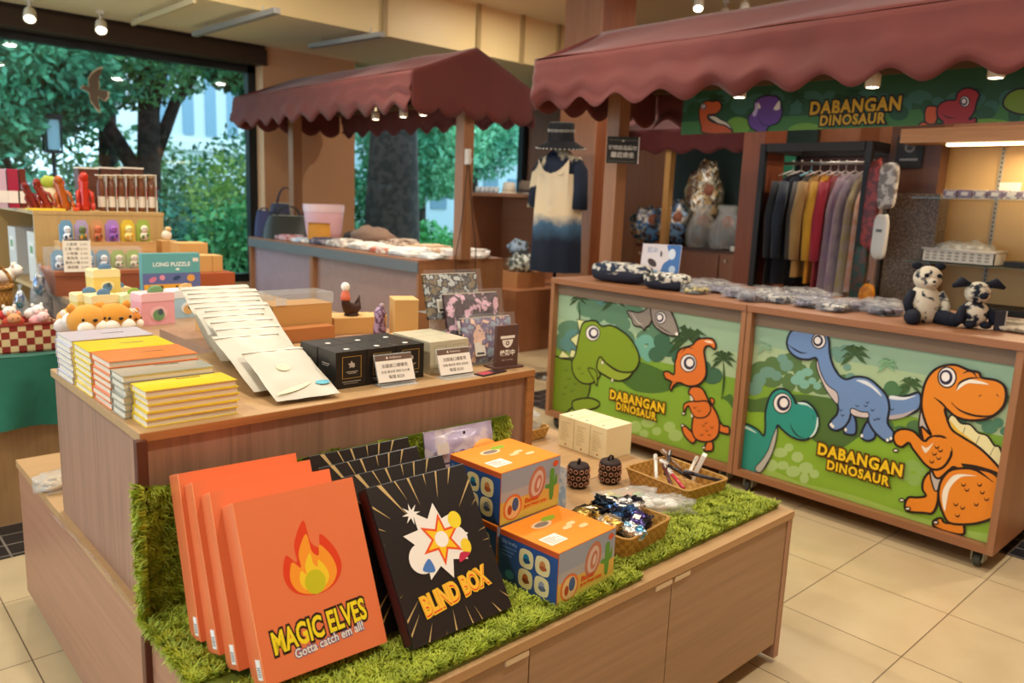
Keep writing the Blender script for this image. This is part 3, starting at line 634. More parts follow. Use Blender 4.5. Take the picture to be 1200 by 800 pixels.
A.line([(955, 486), (954, 491)], .006, BO)
# big orange
OG, OO = '#e58722', '#26160e'
A.fill([(1112, 492), (1118, 485), (1127, 495), (1138, 497), (1147, 506), (1158, 510), (1166, 521), (1172, 523), (1176, 536), (1176, 548), (1160, 545), (1140, 520), (1118, 505)], '#e8dfa8', out=.008, oc=OO)
for a, b in (((1132, 500), (1128, 511)), ((1149, 510), (1143, 523)), ((1166, 523), (1160, 535)), ((1176, 538), (1170, 548))): A.line([a, b], .006, OO, False)
A.fill([(1114, 492), (1124, 503), (1136, 512), (1150, 524), (1168, 545), (1160, 542), (1140, 522), (1122, 508)], '#e9b93c')
A.fill([(1092, 552), (1084, 560), (1082, 572), (1086, 580), (1076, 582), (1066, 582), (1062, 588), (1062, 596), (1068, 599), (1084, 600), (1094, 600), (1100, 586), (1100, 560)], OG, out=OUT, oc=OO)
A.fill([(1172, 600), (1150, 610), (1132, 612), (1130, 625), (1110, 622), (1096, 616), (1095, 610), (1104, 606), (1114, 612)], OG, out=OUT, oc=OO)
A.fill([(1087, 446), (1084, 462), (1080, 480), (1078, 500), (1082, 520), (1090, 545), (1092, 560), (1098, 575), (1108, 560), (1122, 548), (1105, 540), (1094, 510), (1090, 480)], '#bdb3ac', out=.007, oc=OO)
A.fill([(1080, 500), (1090, 540), (1100, 560), (1120, 545), (1140, 545), (1160, 550), (1175, 555), (1170, 545), (1150, 525), (1130, 512), (1117, 503), (1111, 490), (1109, 478), (1122, 488), (1140, 492), (1160, 489), (1175, 478), (1180, 465), (1178, 452), (1168, 445), (1152, 442), (1148, 436), (1136, 433), (1120, 427), (1104, 429), (1092, 437), (1084, 452), (1081, 475), (1086, 495), (1092, 509)], OG, out=OUT, oc=OO)
A.fill([(1090, 513), (1087, 522), (1094, 535), (1100, 548), (1110, 550), (1118, 545), (1130, 548), (1122, 535), (1115, 520), (1100, 510)], OG)
A.line([(1116, 528), (1112, 540), (1104, 548), (1094, 549), (1084, 542), (1076, 532), (1070, 524), (1066, 518), (1058, 523), (1052, 518), (1049, 510), (1053, 505), (1062, 502), (1075, 506), (1085, 517), (1092, 512), (1098, 510)], .001, OO)
A.fill([(1116, 528), (1112, 540), (1104, 548), (1094, 549), (1084, 542), (1076, 532), (1070, 524), (1066, 518), (1058, 523), (1051, 520), (1048, 512), (1051, 505), (1060, 502), (1072, 505), (1084, 516), (1092, 511), (1108, 512)], OG, out=OUT, oc=OO)
A.fill([(1094, 511), (1116, 514), (1116, 528), (1108, 528), (1098, 520)], OG, False)
A.fill([(1081, 521), (1086, 530), (1095, 518), (1087, 524)], '#f0e0c8')
A.fill([(1126, 548), (1112, 552), (1103, 565), (1101, 582), (1106, 600), (1115, 612), (1140, 613), (1160, 608), (1176, 600), (1182, 580), (1168, 556), (1148, 549)], OG, out=OUT, oc=OO)
A.fill([(1135, 598), (1160, 560), (1178, 560), (1178, 598), (1150, 606)], OG, False)
A.line([(1128, 548), (1145, 550), (1165, 564)], OUT, OO)
A.fill([(1108, 598), (1105, 580), (1110, 566), (1122, 555), (1146, 557), (1128, 558), (1115, 570), (1111, 585)], '#f3ead8')
A.fill([(1122, 457), (1126, 449), (1136, 444), (1150, 446), (1160, 450), (1146, 449), (1134, 449)], '#f3ead8'); A.line([(1122, 456), (1126, 448), (1137, 443), (1150, 442)], .009, OO)
A.line([(1116, 471), (1126, 480), (1142, 486), (1158, 487), (1168, 484)], .009, OO); A.line([(1096, 465), (1106, 473), (1114, 483)], .009, OO)
A.line([(1148, 464), (1151, 462)], .009, OO); A.line([(1169, 461), (1171, 464)], .009, OO); A.line([(1130, 437), (1136, 434), (1142, 436), (1146, 442)], .009, OO)
eye(A, (1111, 441.5), 10.5, look=1)
scales(A, [(1100, 522), (1104, 526), (1097, 530), (1102, 535), (1094, 539), (1131, 566), (1135, 572), (1150, 566), (1153, 575), (1158, 583), (1122, 589), (1130, 593), (1146, 589), (1124, 602)], 3.4, .006, OO)
for q in ((1058, 585), (1065, 595), (1051, 527), (1098, 611)): A.ell(q, 3, 1.8, '#f0ece0', out=.006)
title(A, (1007.5, 538), .40, (1005.5, 553.5), .295)
art = m.build('dinosaur_picture', cR, oR)

# ---- left panel
m, A = panel(cL, oL, 2.16, 3.53, .122, .905)
sky(A, 0, -4, 0); A.rectf(-4, 0, .74, .95, '#9ab999')
for pts, col, r in [(((662, 400), (668, 385), (700, 370), (712, 360), (720, 368), (730, 380), (700, 350), (690, 360), (735, 398), (745, 410), (760, 395), (770, 385), (755, 375), (740, 365)), '#5c8468', 12),
                    (((664, 402), (672, 392), (680, 398), (672, 408), (700, 345), (706, 352)), '#5a8a86', 8), (((750, 402), (757, 397), (762, 408), (760, 418), (752, 412), (765, 402)), '#6fae9c', 6.5),
                    (((776, 400), (785, 410), (795, 420), (770, 415), (835, 440), (826, 430), (815, 445)), '#3f6a50', 10)]: blobrow(A, pts, col, r)
A.fill([(650, 440), (700, 420), (745, 422), (790, 440), (840, 465), (860, 468), (860, 560), (640, 560)], '#4a7232')
A.fill([(650, 455), (690, 440), (720, 442), (745, 458), (775, 460), (800, 452), (815, 456), (860, 480), (860, 570), (640, 520)], '#84ae38')
blobrow(A, [(745, 500), (760, 495), (770, 505), (785, 500), (792, 510), (755, 508)], '#a4c470', 7)
palm(A, (678.5, 350), 13, '#35502c', (677, 392)); palm(A, (722, 352), 17, '#35502c', k=9); palm(A, (807, 397), 24, '#35502c', k=9); palm(A, (848, 421), 17, '#35502c', (846, 468))
# green
GR = '#7f9c26'
A.fill([(655, 419), (660, 410), (669, 419)], '#d8dda0', False, .008); A.fill([(668, 418), (670, 409), (682, 413), (678, 420)], '#d8dda0', False, .008); A.fill([(669, 397), (679, 390), (680, 404), (676, 406)], '#d8dda0', False, .008); A.fill([(677, 374), (690, 376), (680, 388)], '#d8dda0', False, .008)
A.fill([(640, 420), (660, 420), (675, 424), (690, 440), (692, 455), (686, 470), (670, 478), (662, 484), (640, 480)], '#6f8c22', out=OUT)
A.fill([(672, 470), (690, 466), (702, 470), (702, 476), (690, 480), (675, 482)], '#7f9c26', out=OUT)
A.fill([(698, 430), (712, 441), (725, 446), (736, 443), (742, 436), (740, 430), (715, 425), (704, 418)], '#94ac38', out=OUT)
A.fill([(683, 380), (690, 376), (699, 376), (706, 382), (716, 381), (727, 386), (738, 395), (746, 407), (750, 420), (746, 432), (738, 436), (724, 434), (712, 426), (704, 418), (700, 430), (704, 440), (694, 449), (682, 448), (673, 438), (671, 424), (675, 415), (678, 400)], GR, out=OUT)
A.line([(704, 418), (714, 427), (728, 435), (742, 435)], .008); A.fill([(705, 422), (709, 424), (706, 428)], '#f4f0dc', False, .005); A.fill([(717, 443), (720, 444), (718, 449)], '#f4f0dc', False, .005)
A.fill([(690, 431), (699, 434), (701, 447), (700, 452), (697, 445), (693, 438)], GR, out=.008); A.line([(741, 404), (743, 407)], .01)
eye(A, (695.5, 390), 8); scales(A, [(680, 430), (684, 436), (665, 432), (668, 442), (664, 452), (662, 460), (676, 448), (672, 456)], 3, .004, '#44561a')
# pterosaur
A.fill([(736, 364), (748, 366), (755, 364), (762, 360), (765, 372), (762, 380), (757, 384), (756, 387), (752, 383), (744, 381), (741, 374)], '#8a8178', out=.008); A.line([(741, 366), (748, 377), (754, 380)], .005, '#d8d0c8')
A.fill([(764, 358), (776, 358), (785, 362), (791, 373), (796, 388), (794, 393), (786, 393), (774, 387), (766, 378)], '#948a82', out=.009); A.ell((794, 391), 1.8, 2, '#f0ece4'); A.line([(768, 378), (778, 385), (790, 392)], .006)
A.line([(786, 363), (791, 361)], .008); eye(A, (775, 372), 6.3, look=1)
# orange crested
O2 = '#df7630'
A.fill([(841, 490), (848, 498), (855, 500), (855, 508), (845, 506), (838, 502)], O2, out=OUT)
A.fill([(833, 466), (838, 468), (836, 474)], O2, out=.008)
A.fill([(812, 506), (803, 498), (800, 501), (804, 511), (813, 519), (817, 512)], O2, out=OUT); A.fill([(830, 517), (826, 526), (828, 528), (836, 527), (836, 518)], O2, out=OUT)
A.fill([(812, 453), (824, 455), (832, 470), (840, 482), (844, 495), (842, 510), (832, 517), (818, 515), (812, 505), (813, 490), (816, 478), (813, 466), (808, 460)], O2, out=OUT)
A.fill([(810, 463), (814, 470), (814, 485), (811, 488), (811, 476)], '#e8e0d0')
A.fill([(818, 470), (830, 470), (834, 480), (828, 488), (818, 489), (812, 484), (808, 475), (804, 480), (804, 485), (802, 480), (803, 473), (810, 470)], O2, out=.009)
A.fill([(795, 413), (800, 408), (812, 404), (818, 398), (826, 396), (836, 397), (840, 404), (838, 409), (833, 405), (828, 406), (826, 412), (828, 425), (828, 440), (820, 450), (808, 452), (797, 448), (790, 452), (788, 458), (786, 453), (788, 447), (781, 443), (779, 436), (784, 435), (791, 438), (792, 425), (794, 418)], O2, out=OUT)
A.line([(782, 437), (783, 439)], .008); A.line([(788, 447), (795, 447)], .007); eye(A, (808, 425), 9.2); A.line([(799, 414), (806, 407), (814, 408)], .006)
A.fill([(826, 399), (833, 399), (837, 402), (830, 401)], '#f3dcc0')
scales(A, [(816, 476), (821, 480), (826, 497), (830, 503), (836, 499), (824, 508), (833, 508), (829, 494)], 2.6, .004, '#5a2c14')
for q in ((802, 484), (801, 498), (826, 524)): A.ell(q, 2, 1.5, '#f0ece0', out=.005)
title(A, (747, 470), .41, (746, 481.5), .30)
m.build('dinosaur_picture', cL, oL)

# ------------------------------------------------------------------ awnings
def awning(label, y0, y1, x0, x1, xr, ze, zr, zv, fold, seed, gable=True, per=.29):
    t = thing('stall_awning', label, 'awning', ((x0 + x1) / 2, (y0 + y1) / 2, zv)); o = ((x0 + x1) / 2, (y0 + y1) / 2, zv)
    L_ = y1 - y0; nn = noise.noise
    def sc_(y): return .0275 * 1.2 * (1 + math.cos(2 * math.pi * (y - y0 - .03) / per))
    def val(xx, sgn, name):
        m = MB()
        def fn(u, v):
            y = y0 + u * L_; bot = zv + .06 - sc_(y); z = ze + (bot - ze) * v
            d = fold * (nn(Vector((y * 1.3 + seed, v * 3.5, seed))) * 1.3 + nn(Vector((y * .6, v * 6, seed + 9)))) * v + .02 * v
            return (xx + sgn * d, y, z)
        m.grid(fn, int(L_ * 38), 9, AWN); ob = m.build(name, t, o); sm_ = ob.modifiers.new('thickness', 'SOLIDIFY'); sm_.thickness = .006; return ob
    val(x0, -1, 'front_valance'); val(x1, 1, 'rear_valance')
    for xx, nm in ((x0, 'front_roof'), (x1, 'rear_roof')):
        m = MB()
        m.grid(lambda u, v: (xx + (xr - xx) * v, y0 + u * L_, ze + (zr - ze) * v - .035 * math.sin(math.pi * v) * (.6 + .4 * math.sin(u * L_ * 5)) + .012 * nn(Vector((u * L_ * 2, v * 3, seed)))), int(L_ * 12), 10, AWN); ob = m.build(nm, t, o); sm_ = ob.modifiers.new('thickness', 'SOLIDIFY'); sm_.thickness = .006
    for yy in (y0, y1):
        m = MB(); W = x1 - x0
        def fg(u, v):
            x = x0 + u * W; top = ze + (zr - ze) * (1 - abs(x - xr) / ((xr - x0) if x < xr else (x1 - xr))); bot = zv + .06 - .065 * abs(math.sin(math.pi * u * W / (W / 5))) ** .8
            return (x, yy + .006 * math.sin(u * 25) * v, top + (bot - top) * v)
        m.grid(fg, 50, 8, AWN); ob = m.build('gable_cloth', t, o); sm_ = ob.modifiers.new('thickness', 'SOLIDIFY'); sm_.thickness = .006
    m = MB()
    for xx in (x0 + .06, xr, x1 - .06):
        z_ = (ze - .03) if xx != xr else zr - .07
        m.box(xx - .02, xx + .02, y0 + .03, y1 - .03, z_ - .04, z_, mat('#6b5138', .6))
    m.build('rafters', t, o)
    return t
awning('far maroon gabled awning over the stall of bags, by the windows', 4.88, 7.98, 3.45, 4.67, 4.06, 2.40, 2.64, 2.10, .035, 3)
awning('large maroon awning of the near right stall with the dinosaur banner under it', .70, 3.60, 3.45, 4.67, 4.06, 2.335, 2.60, 2.04, .045, 11)
def post(x, y, z0, z1, label, w=.105):
    m = MB(); m.box(x - w / 2, x + w / 2, y - w / 2, y + w / 2, z0, z1, STV, b=.003); tag(m.build('stall_post', None, (x, y, z0)), label, 'post')
post(4.06, 5.00, 1.001, 2.57, 'square wooden post carrying the near end of the far awning, with a hanging strap')
post(4.06, 7.85, 1.001, 2.57, 'square wooden post at the far end of the far awning, behind the pink tote')
post(4.06, 3.42, 1.012, 2.53, 'square wooden post at the left end of the dinosaur stall, carrying the black notice')
post(4.06, .80, 1.012, 2.53, 'square wooden post at the right end of the dinosaur stall')
# small lamps under the roofs
def stall_lamp(x, y, z, label, p, grp):
    t = thing('stall_lamp', label, 'spotlight', (x, y, z), group=grp)
    m = MB(); m.lathe([(.03, .0), (.036, .004), (.036, .06), (.02, .075)], '#e8e0d0', closed=False); m.tube([(0, 0, .07), (0, 0, .34)], .007, '#d8d0c0', 6); m.build('lamp_head', t)
    m = MB(); m.lathe([(.029, .003), (.029, .006)], mat('#fff2dc', .5, 'emit', e=16)); m.build('lamp_face', t)
    l = lamp('stall_lamp_light', (0, 0, -.01), p, .05, (1, .86, .66), 'SPOT', spot=R(140), parent=t)
for y, lb in ((2.54, 'leftmost small round lamp under the dinosaur stall awning, by the purple dinosaur'), (1.79, 'middle small round lamp under the dinosaur stall awning, beside the yellow lettering'), (1.24, 'rightmost small round lamp under the dinosaur stall awning, by the red dinosaur')):
    stall_lamp(4.06, y, 2.12, lb, 10, 'lamps under the dinosaur stall awning')
for y, lb in ((6.30, 'farthest small lamp under the far awning'), (5.86, 'second farthest small lamp under the far awning'), (5.57, 'second nearest small lamp under the far awning'), (5.24, 'small lamp under the far awning next to the wooden post')):
    stall_lamp(4.06, y, 2.17, lb, 16, 'lamps under the far awning')
# banner under the awning
m = MB(); m.box(4.60, 4.61, .8, 3.31, 1.985, 2.30, mat('#7a9a4a', .5))
prb = lambda x, y: (lambda q: (-q[0], q[1]))(px_x(x, y, 4.6))
A = Art(m, (4.60, 0, 0), (0, -1, 0), (0, 0, 1), (-3.31, -.8, 1.985, 2.30), prb)
A.rectf(-4, 0, 1.9, 2.4, '#2f5a38'); A.rectf(-4, 0, 1.9, 2.07, '#48803a')
blobrow(A, [(805 + i * 21, 120 + 6 * math.sin(i * 2.3)) for i in range(20)], '#3f6f58', 12); blobrow(A, [(815 + i * 34, 130 + 5 * math.sin(i * 1.3)) for i in range(12)], '#2c5a34', 10)
for c, r in (((865, 148), 14), ((945, 155), 22), ((1060, 158), 26), ((1160, 150), 30)): A.ell(c, r, 11, '#78a838')
for c in ((840, 118), (935, 116), (1000, 112), (1140, 110), (985, 118)): palm(A, c, 13, '#24481f')
O3 = '#d0602a'
A.fill([(832, 138), (838, 136), (845, 140), (854, 145), (858, 154)], '#e8dcc0', out=.006)
A.fill([(826, 156), (822, 148), (820, 138), (820, 128), (824, 121), (830, 118), (836, 119), (842, 118), (846, 123), (844, 130), (838, 134), (830, 135), (832, 141), (842, 145), (852, 148), (858, 156)], O3, out=.009); eye(A, (825, 125), 3, out=.004)
PU = '#6f4a98'
A.fill([(884, 152), (878, 146), (878, 136), (884, 130), (885, 120), (892, 114), (902, 112), (912, 114), (916, 122), (917, 134), (912, 144), (902, 148), (896, 156)], PU, out=.009); A.fill([(882, 134), (885, 128), (886, 120), (889, 126), (886, 136)], '#cfc0e0'); A.fill([(907, 128), (914, 118), (914, 128)], '#f0e8d8'); A.fill([(889, 127), (889, 120), (892, 126)], '#f0e8d8'); A.line([(889, 136), (894, 146), (905, 147)], .006)
A.text('DABANGAN', prb(1001, 125), .52, '#e0b020', bold=.04, out=.009, oc='#2a1a0a', ys=1.15, sp=1.12); A.text('DINOSAUR', prb(998, 140.5), .375, '#e0b020', bold=.04, out=.008, oc='#2a1a0a', ys=1.15, sp=1.12)
RD = '#b03030'
A.fill([(1085, 143), (1086, 126), (1098, 125), (1100, 132), (1096, 145)], '#d8602a', out=.008); A.fill([(1074, 152), (1082, 143), (1090, 148), (1088, 156)], '#d8602a', out=.008)
A.fill([(1122, 110), (1130, 104), (1140, 104), (1148, 110), (1145, 120), (1142, 132), (1136, 140), (1144, 138), (1143, 146), (1132, 150), (1120, 156), (1094, 156), (1098, 146), (1106, 144), (1099, 136), (1100, 124), (1110, 118), (1120, 117)], RD, out=.009)
eye(A, (1131, 119), 5.5, look=1, out=.005); A.line([(1104, 133), (1112, 138), (1122, 138)], .006)
A.fill([(1182, 110), (1196, 104), (1215, 108), (1215, 132), (1196, 134), (1180, 128), (1176, 120)], '#7f9c2a', out=.009)
tag(m.build('dinosaur_banner', None, (4.6, 2.05, 2.14)), 'long dark green jungle banner with yellow lettering and small dinosaurs under the right awning', 'banner')

# ================================================================== ON THE FRONT PLATFORM
GZ = .549
def leaning(obj, x, y, yaw, lean, d, z=GZ):      # local: x right, y depth (back), z up, origin at front bottom left
    obj.location = (x, y, z + d * math.sin(R(lean))); obj.rotation_euler = (Matrix.Rotation(R(yaw), 4, 'Z') @ Matrix.Rotation(-R(lean), 4, 'X')).to_euler(); return obj
def orange_box():
    t = thing('art_box', '', 'boxed set'); w, h, d = .262, .35, .074
    m = MB(); m.box(0, w, .0, d, 0, h, mat('#e6794a', .28, spec=.6), b=.004); body = m.build('box_body', t)
    m = MB(); A = Art(m, (0, 0, 0), (1, 0, 0), (0, 0, 1), (0, w, 0, h), lambda x, y: ((x - 300) / 360 * w + .0, h - (y - 205 + (x - 300) * .21) / 560 * h), lift=.0004)
    # plain flame emblem
    cx, cy = .135, .195
    A.k = 0; A.pr = lambda x, y: (x, y); A.rectf(0, w, 0, h, '#e6794a')
    f = lambda s, q: [(cx + x * s, cy + y * s) for x, y in q]
    A.pr = lambda x, y: (x, y)
    fl = [(0, -.06), (-.045, -.045), (-.062, -.01), (-.05, .03), (-.03, .012), (-.028, .05), (0, .09), (.006, .045), (.022, .03), (.03, .055), (.055, .02), (.062, -.02), (.04, -.05)]
    A.fill(f(1, fl), '#e0401c'); A.fill([(x * .8 + cx, y * .8 + cy - .01) for x, y in fl], '#f79a2c'); A.fill([(x * .5 + cx, y * .5 + cy - .022) for x, y in fl], '#f5cc2c'); A.ell((cx, cy - .035), .022, .024, '#c9c21e')
    A.text('MAGIC ELVES', (.128, .073), .2, '#f4dc24', rot=3, bold=.03, out=.003, oc='#2a1c10', ys=1.7); A.text('Gotta catch em all!', (.142, .043), .15, '#f3ece0', rot=4, bold=.015, out=.0015, oc='#6a5a88', ys=1.2)
    A.rectf(0, .0012, 0, h, '#ffb27a')
    m.build('cover_print', body)
    m = MB(); m.box(-.0008, .0002, .006, .03, .012, .05, '#f4f0e8')
    for i in range(5): m.box(-.0012, -.0007, .009, .026, .018 + i * .004, .0195 + i * .004, '#222222')
    tag(m.build('barcode_label', body), 'white barcode label', None); return t
ob = orange_box()
OB = [(.583, 1.265, -3, 26, 'frontmost of the orange MAGIC ELVES boxes, its flame emblem and lettering in full view'), (.566, 1.347, -4, 25, 'orange MAGIC ELVES box directly behind the frontmost one'), (.560, 1.425, -3, 23, 'orange box third in the leaning row, with white barcode label low on its side'), (.552, 1.50, -4, 20, 'rearmost orange box leaning against the grass covered display')]
for i, (x, y, yw, le, lb) in enumerate(OB):
    o = ob if i == 0 else dup(ob, (0, 0, 0)); o['label'] = lb; o['group'] = 'orange boxed sets leaning on the grass'; leaning(o, x, y, yw, le, .074)
def black_box():
    t = thing('blind_box', '', 'boxed set'); w, h, d = .277, .352, .04
    m = MB(); m.box(0, w, 0, d, 0, h, mat('#1c1b1e', .3, spec=.6), b=.002); body = m.build('box_body', t)
    m = MB(); m.box(-.0008, 0, .006, d - .006, .01, h - .01, '#4a1712'); m.build('side_print', body)
    m = MB(); A = Art(m, (0, 0, 0), (1, 0, 0), (0, 0, 1), (.002, w - .002, .002, h - .002), None, lift=.0004)
    r_ = random.Random(4)
    for i in range(30):
        a = 2 * math.pi * i / 30 + r_.uniform(-.06, .06); c = (w * .5, h * .48); r0 = .11 + r_.random() * .06; r1 = .3; k = .012 + r_.random() * .012
        dx, dy = math.cos(a), math.sin(a); A.fill([(c[0] + dx * r0, c[1] + dy * r0), (c[0] + dx * r1 - dy * k * .5, c[1] + dy * r1 + dx * k * .5), (c[0] + dx * r1 + dy * k * .3, c[1] + dy * r1 - dx * k * .3)], '#c9ac72', False)
    # plain white burst emblem with coloured dots
    cx, cy = .135, .185
    A.star((cx, cy + .01), .088, '#f2eee6', 9, .62, 12); A.star((cx - .045, cy + .085), .025, '#f2eee6', 8, .35); A.ell((cx - .05, cy - .015), .036, .034, '#f2eee6'); A.ell((cx + .052, cy + .0), .03, .032, '#efeae4')
    A.star((cx + .012, cy + .012), .06, '#e8541e', 6, .45, 10); A.star((cx + .012, cy + .012), .045, '#f4c81e', 6, .45, 10); A.ell((cx + .012, cy + .012), .018, .018, '#f6f2ea')
    A.ell((cx + .062, cy + .045), .018, .02, '#f0d830'); A.ell((cx + .07, cy - .02), .014, .018, '#f0d030'); A.fill([(cx - .06, cy - .04), (cx - .03, cy - .05), (cx - .036, cy - .02)], '#4a7ac0'); A.fill([(cx + .04, cy - .05), (cx + .075, cy - .038), (cx + .05, cy - .03)], '#c02c4c')
    A.text('BLIND BOX', (.14, .078), .185, '#e84a1e', rot=6, bold=.03, out=.002, oc='#f0c030', ys=1.6); A.text('BLIND BOX', (.14, .081), .185, '#f6c03a', rot=6, bold=.02, ys=1.6)
    m.build('cover_print', body); return t
bb = black_box()
BBX = [(.882, 1.206, 0, 33, 'frontmost black BLIND BOX set with golden rays and white burst emblem'), (.868, 1.292, -1, 31, 'black boxed set with golden rays directly behind the frontmost BLIND BOX'), (.848, 1.377, 0, 28, 'third black boxed set with golden rays, counted from the front'), (.852, 1.462, -2, 24, 'rearmost black boxed set with golden rays against the grass wall')]
for i, (x, y, yw, le, lb) in enumerate(BBX):
    o = bb if i == 0 else dup(bb, (0, 0, 0)); o['label'] = lb; o['group'] = 'black boxed sets leaning on the grass'; leaning(o, x, y, yw, le, .04)

def craft_box():
    t = thing('craft_kit_box', '', 'toy box'); w, d, h = .193, .225, .139       # front (-y) blue, +x face landscape
    m = MB(); m.box(0, w, 0, d, 0, h, mat('#d8742a', .3), b=.0015); body = m.build('carton', t)
    m = MB(); A = Art(m, (0, 0, 0), (1, 0, 0), (0, 0, 1), (.001, w - .001, .001, h - .001), lift=.0004)
    A.rectf(0, w, 0, h, '#2c4f8c'); A.rectf(0, w, h - .014, h, '#c4542a'); A.rectf(0, w, 0, .007, '#24406f')
    for x, y, c, c2 in ((.092, .09, '#1f7f9c', '#204a70'), (.145, .09, '#d08850', '#b05a30'), (.092, .038, '#b05a2a', '#7a3a1a'), (.145, .038, '#9098a8', '#586078')):
        A.fill([(x - .019, y - .02), (x + .019, y - .02), (x + .019, y + .02), (x - .019, y + .02)], '#e8d8a0', True); A.ell((x, y), .010, .013, c); A.ell((x + .002, y - .005), .012, .006, c2)
    A.text('Diy krafty', (.036, .112), .05, '#8fb0d8', bold=.02)
    for i in range(3): A.rectf(.012, .06 - i * .008, .096 - i * .01, .1 - i * .01, '#5f86bc')
    A.ell((.04, .03), .015, .012, '#3f8ab0'); m.build('blue_side_print', body)
    m = MB(); A = Art(m, (w, 0, 0), (0, 1, 0), (0, 0, 1), (.001, d - .001, .001, h - .001), lift=.0004)
    A.rectf(0, d, 0, h, '#9aa6bc'); A.rectf(0, d, 0, .085, '#b0b0b8'); A.rectf(0, d, 0, .06, '#e0b858'); A.rectf(0, d, 0, .02, '#d8cc60')
    A.ell((.135, .082), .032, .046, '#c07a60', rot=-15); A.ell((.135, .082), .022, .035, '#d8c0b8', rot=-15); A.ell((.138, .08), .013, .024, '#c07a60', rot=-15); A.ell((.14, .08), .006, .014, '#e0c8c0', rot=-15)
    for p in ([(.185, .03), (.2, .03), (.202, .1), (.192, .11), (.184, .1)], [(.17, .07), (.19, .065), (.19, .055), (.168, .06)], [(.2, .06), (.214, .065), (.212, .09), (.206, .085)]): A.fill(p, '#5f9c3c')
    A.ell((.045, .04), .034, .034, '#e0763a'); A.ell((.045, .038), .028, .029, '#e8c890'); A.ell((.054, .045), .012, .018, '#3c5c98'); A.ell((.034, .034), .008, .013, '#b04a20')
    A.text('Electric', (.115, .044), .05, '#e0561e', bold=.04); A.text('Jarva Water Lamp', (.13, .03), .085, '#e0561e', bold=.03); A.ell((.205, .122), .011, .008, '#e0562a')
    m.build('landscape_side_print', body)
    m = MB(); A = Art(m, (0, 0, h), (0, 1, 0), (-1, 0, 0), (.001, d - .001, -w + .001, -.001), lift=.0004)
    A.rectf(0, d, -w, 0, '#f0912a'); A.ell((.095, -.055), .035, .017, '#e8c8a0'); A.ell((.095, -.055), .025, .011, '#8a7a70'); A.fill([(.11, -.04), (.13, -.028), (.165, -.035), (.15, -.05), (.125, -.05)], '#8fae30')
    A.rectf(.02, .08, -.155, -.11, '#f2ece0')
    for i in range(6): A.rectf(.025, .075 - (i % 3) * .01, -.15 + i * .006, -.1475 + i * .006, '#b0a090')
    for q in ((.13, -.11), (.155, -.1), (.17, -.13)): A.fill([(q[0] - .014, q[1] - .006), (q[0] + .014, q[1] - .006), (q[0] + .016, q[1] + .008), (q[0] - .01, q[1] + .006)], '#f6c890')
    m.build('orange_top_print', body); return t
cb = craft_box(); cb['label'] = 'orange topped craft kit box standing alone on the grass in front of the stacked pair'; cb['group'] = 'craft kit boxes'
pl(cb, (1.245, 1.352, GZ + .003), R(-86))
# the box rotated so the blue side looks left and the landscape side looks to the front
o = dup(cb, (1.238, 1.555, GZ + .003), R(-88), 'lower orange topped craft kit box of the stacked pair, mostly hidden')
o = dup(cb, (1.240, 1.553, GZ + .003 + .1395), R(-87), 'upper orange topped craft kit box of the stacked pair')

# plush toy in printed lavender bag standing against the grass wall, light blue bag on the platform
def flat_bag(w, h, m_, seed, d=.03):
    m = MB(); m.grid(lambda u, v: (w * (u - .5), -d * math.sin(math.pi * u) ** .6 * math.sin(math.pi * min(1, v * 1.08)) ** .6 - .004 + .006 * noise.noise(Vector((u * 6, v * 6, seed))), h * v), 20, 16, m_)
    m.grid(lambda u, v: (w * (u - .5), d * .4 * math.sin(math.pi * u) ** .6 * math.sin(math.pi * min(1, v * 1.08)) ** .6, h * v), 12, 8, m_); return m
t = thing('plush_in_bag', 'orange plush in a pale lavender printed bag, standing against the grass wall', 'bagged plush', (1.37, 1.66, .71))
m = flat_bag(.24, .145, mat('#cfc4cc', .25, 'mottle', c2='#b4a8c4', scale=18), 2, .03)
m.build('bag', t); m = MB(); m.lump((.065, -.035, .075), (.085, .03, .05), mat('#f09a3c', .6), seed=3, amp=.05); m.lump((.1, -.035, .05), (.03, .02, .025), '#e8e0d8', seed=1); m.build('plush', t)
m = MB(); A = Art(m, (0, -.036, .0), (1, 0, 0), (0, 0, 1), (-.12, .12, 0, .15), lift=0); A.rectf(-.1, -.06, .08, .11, '#eeeae4'); A.rectf(-.1, -.06, .05, .056, '#4a4458'); A.rectf(-.05, -.042, .06, .08, '#2a2a34'); A.rectf(-.038, -.03, .06, .08, '#2a2a34'); A.ell((-.015, .072), .014, .012, '#7a6aa8'); A.ell((-.005, .13), .005, .005, '#4a4048'); m.build('bag_print', t)
t.rotation_euler = (-.18, 0, -.05)
t = thing('toy_in_bag', 'glossy black and pink boxed toy in a pale blue bag behind the stacked craft kits', 'bagged toy', (1.63, 1.63, .548)); t.scale = (.75, .75, 1)
m = MB(); m.box(-.08, .08, -.025, .025, 0, .13, mat('#3a2430', .25), T=Matrix.Rotation(R(-60), 4, 'Z'), b=.004); m.build('toy_carton', t)
m = MB(); m.grid(lambda u, v: ((.2 * (u - .5)) * .5 + .03, -.2 * (u - .5) * .87 - .03 + .008 * noise.noise(Vector((u * 8, v * 5, 3))), .17 * v * (1 - .25 * abs(u - .5))), 18, 12, mat('#a8c8e8', .15, 'mottle', c2='#dfe8f0', scale=25)); m.build('blue_bag', t)
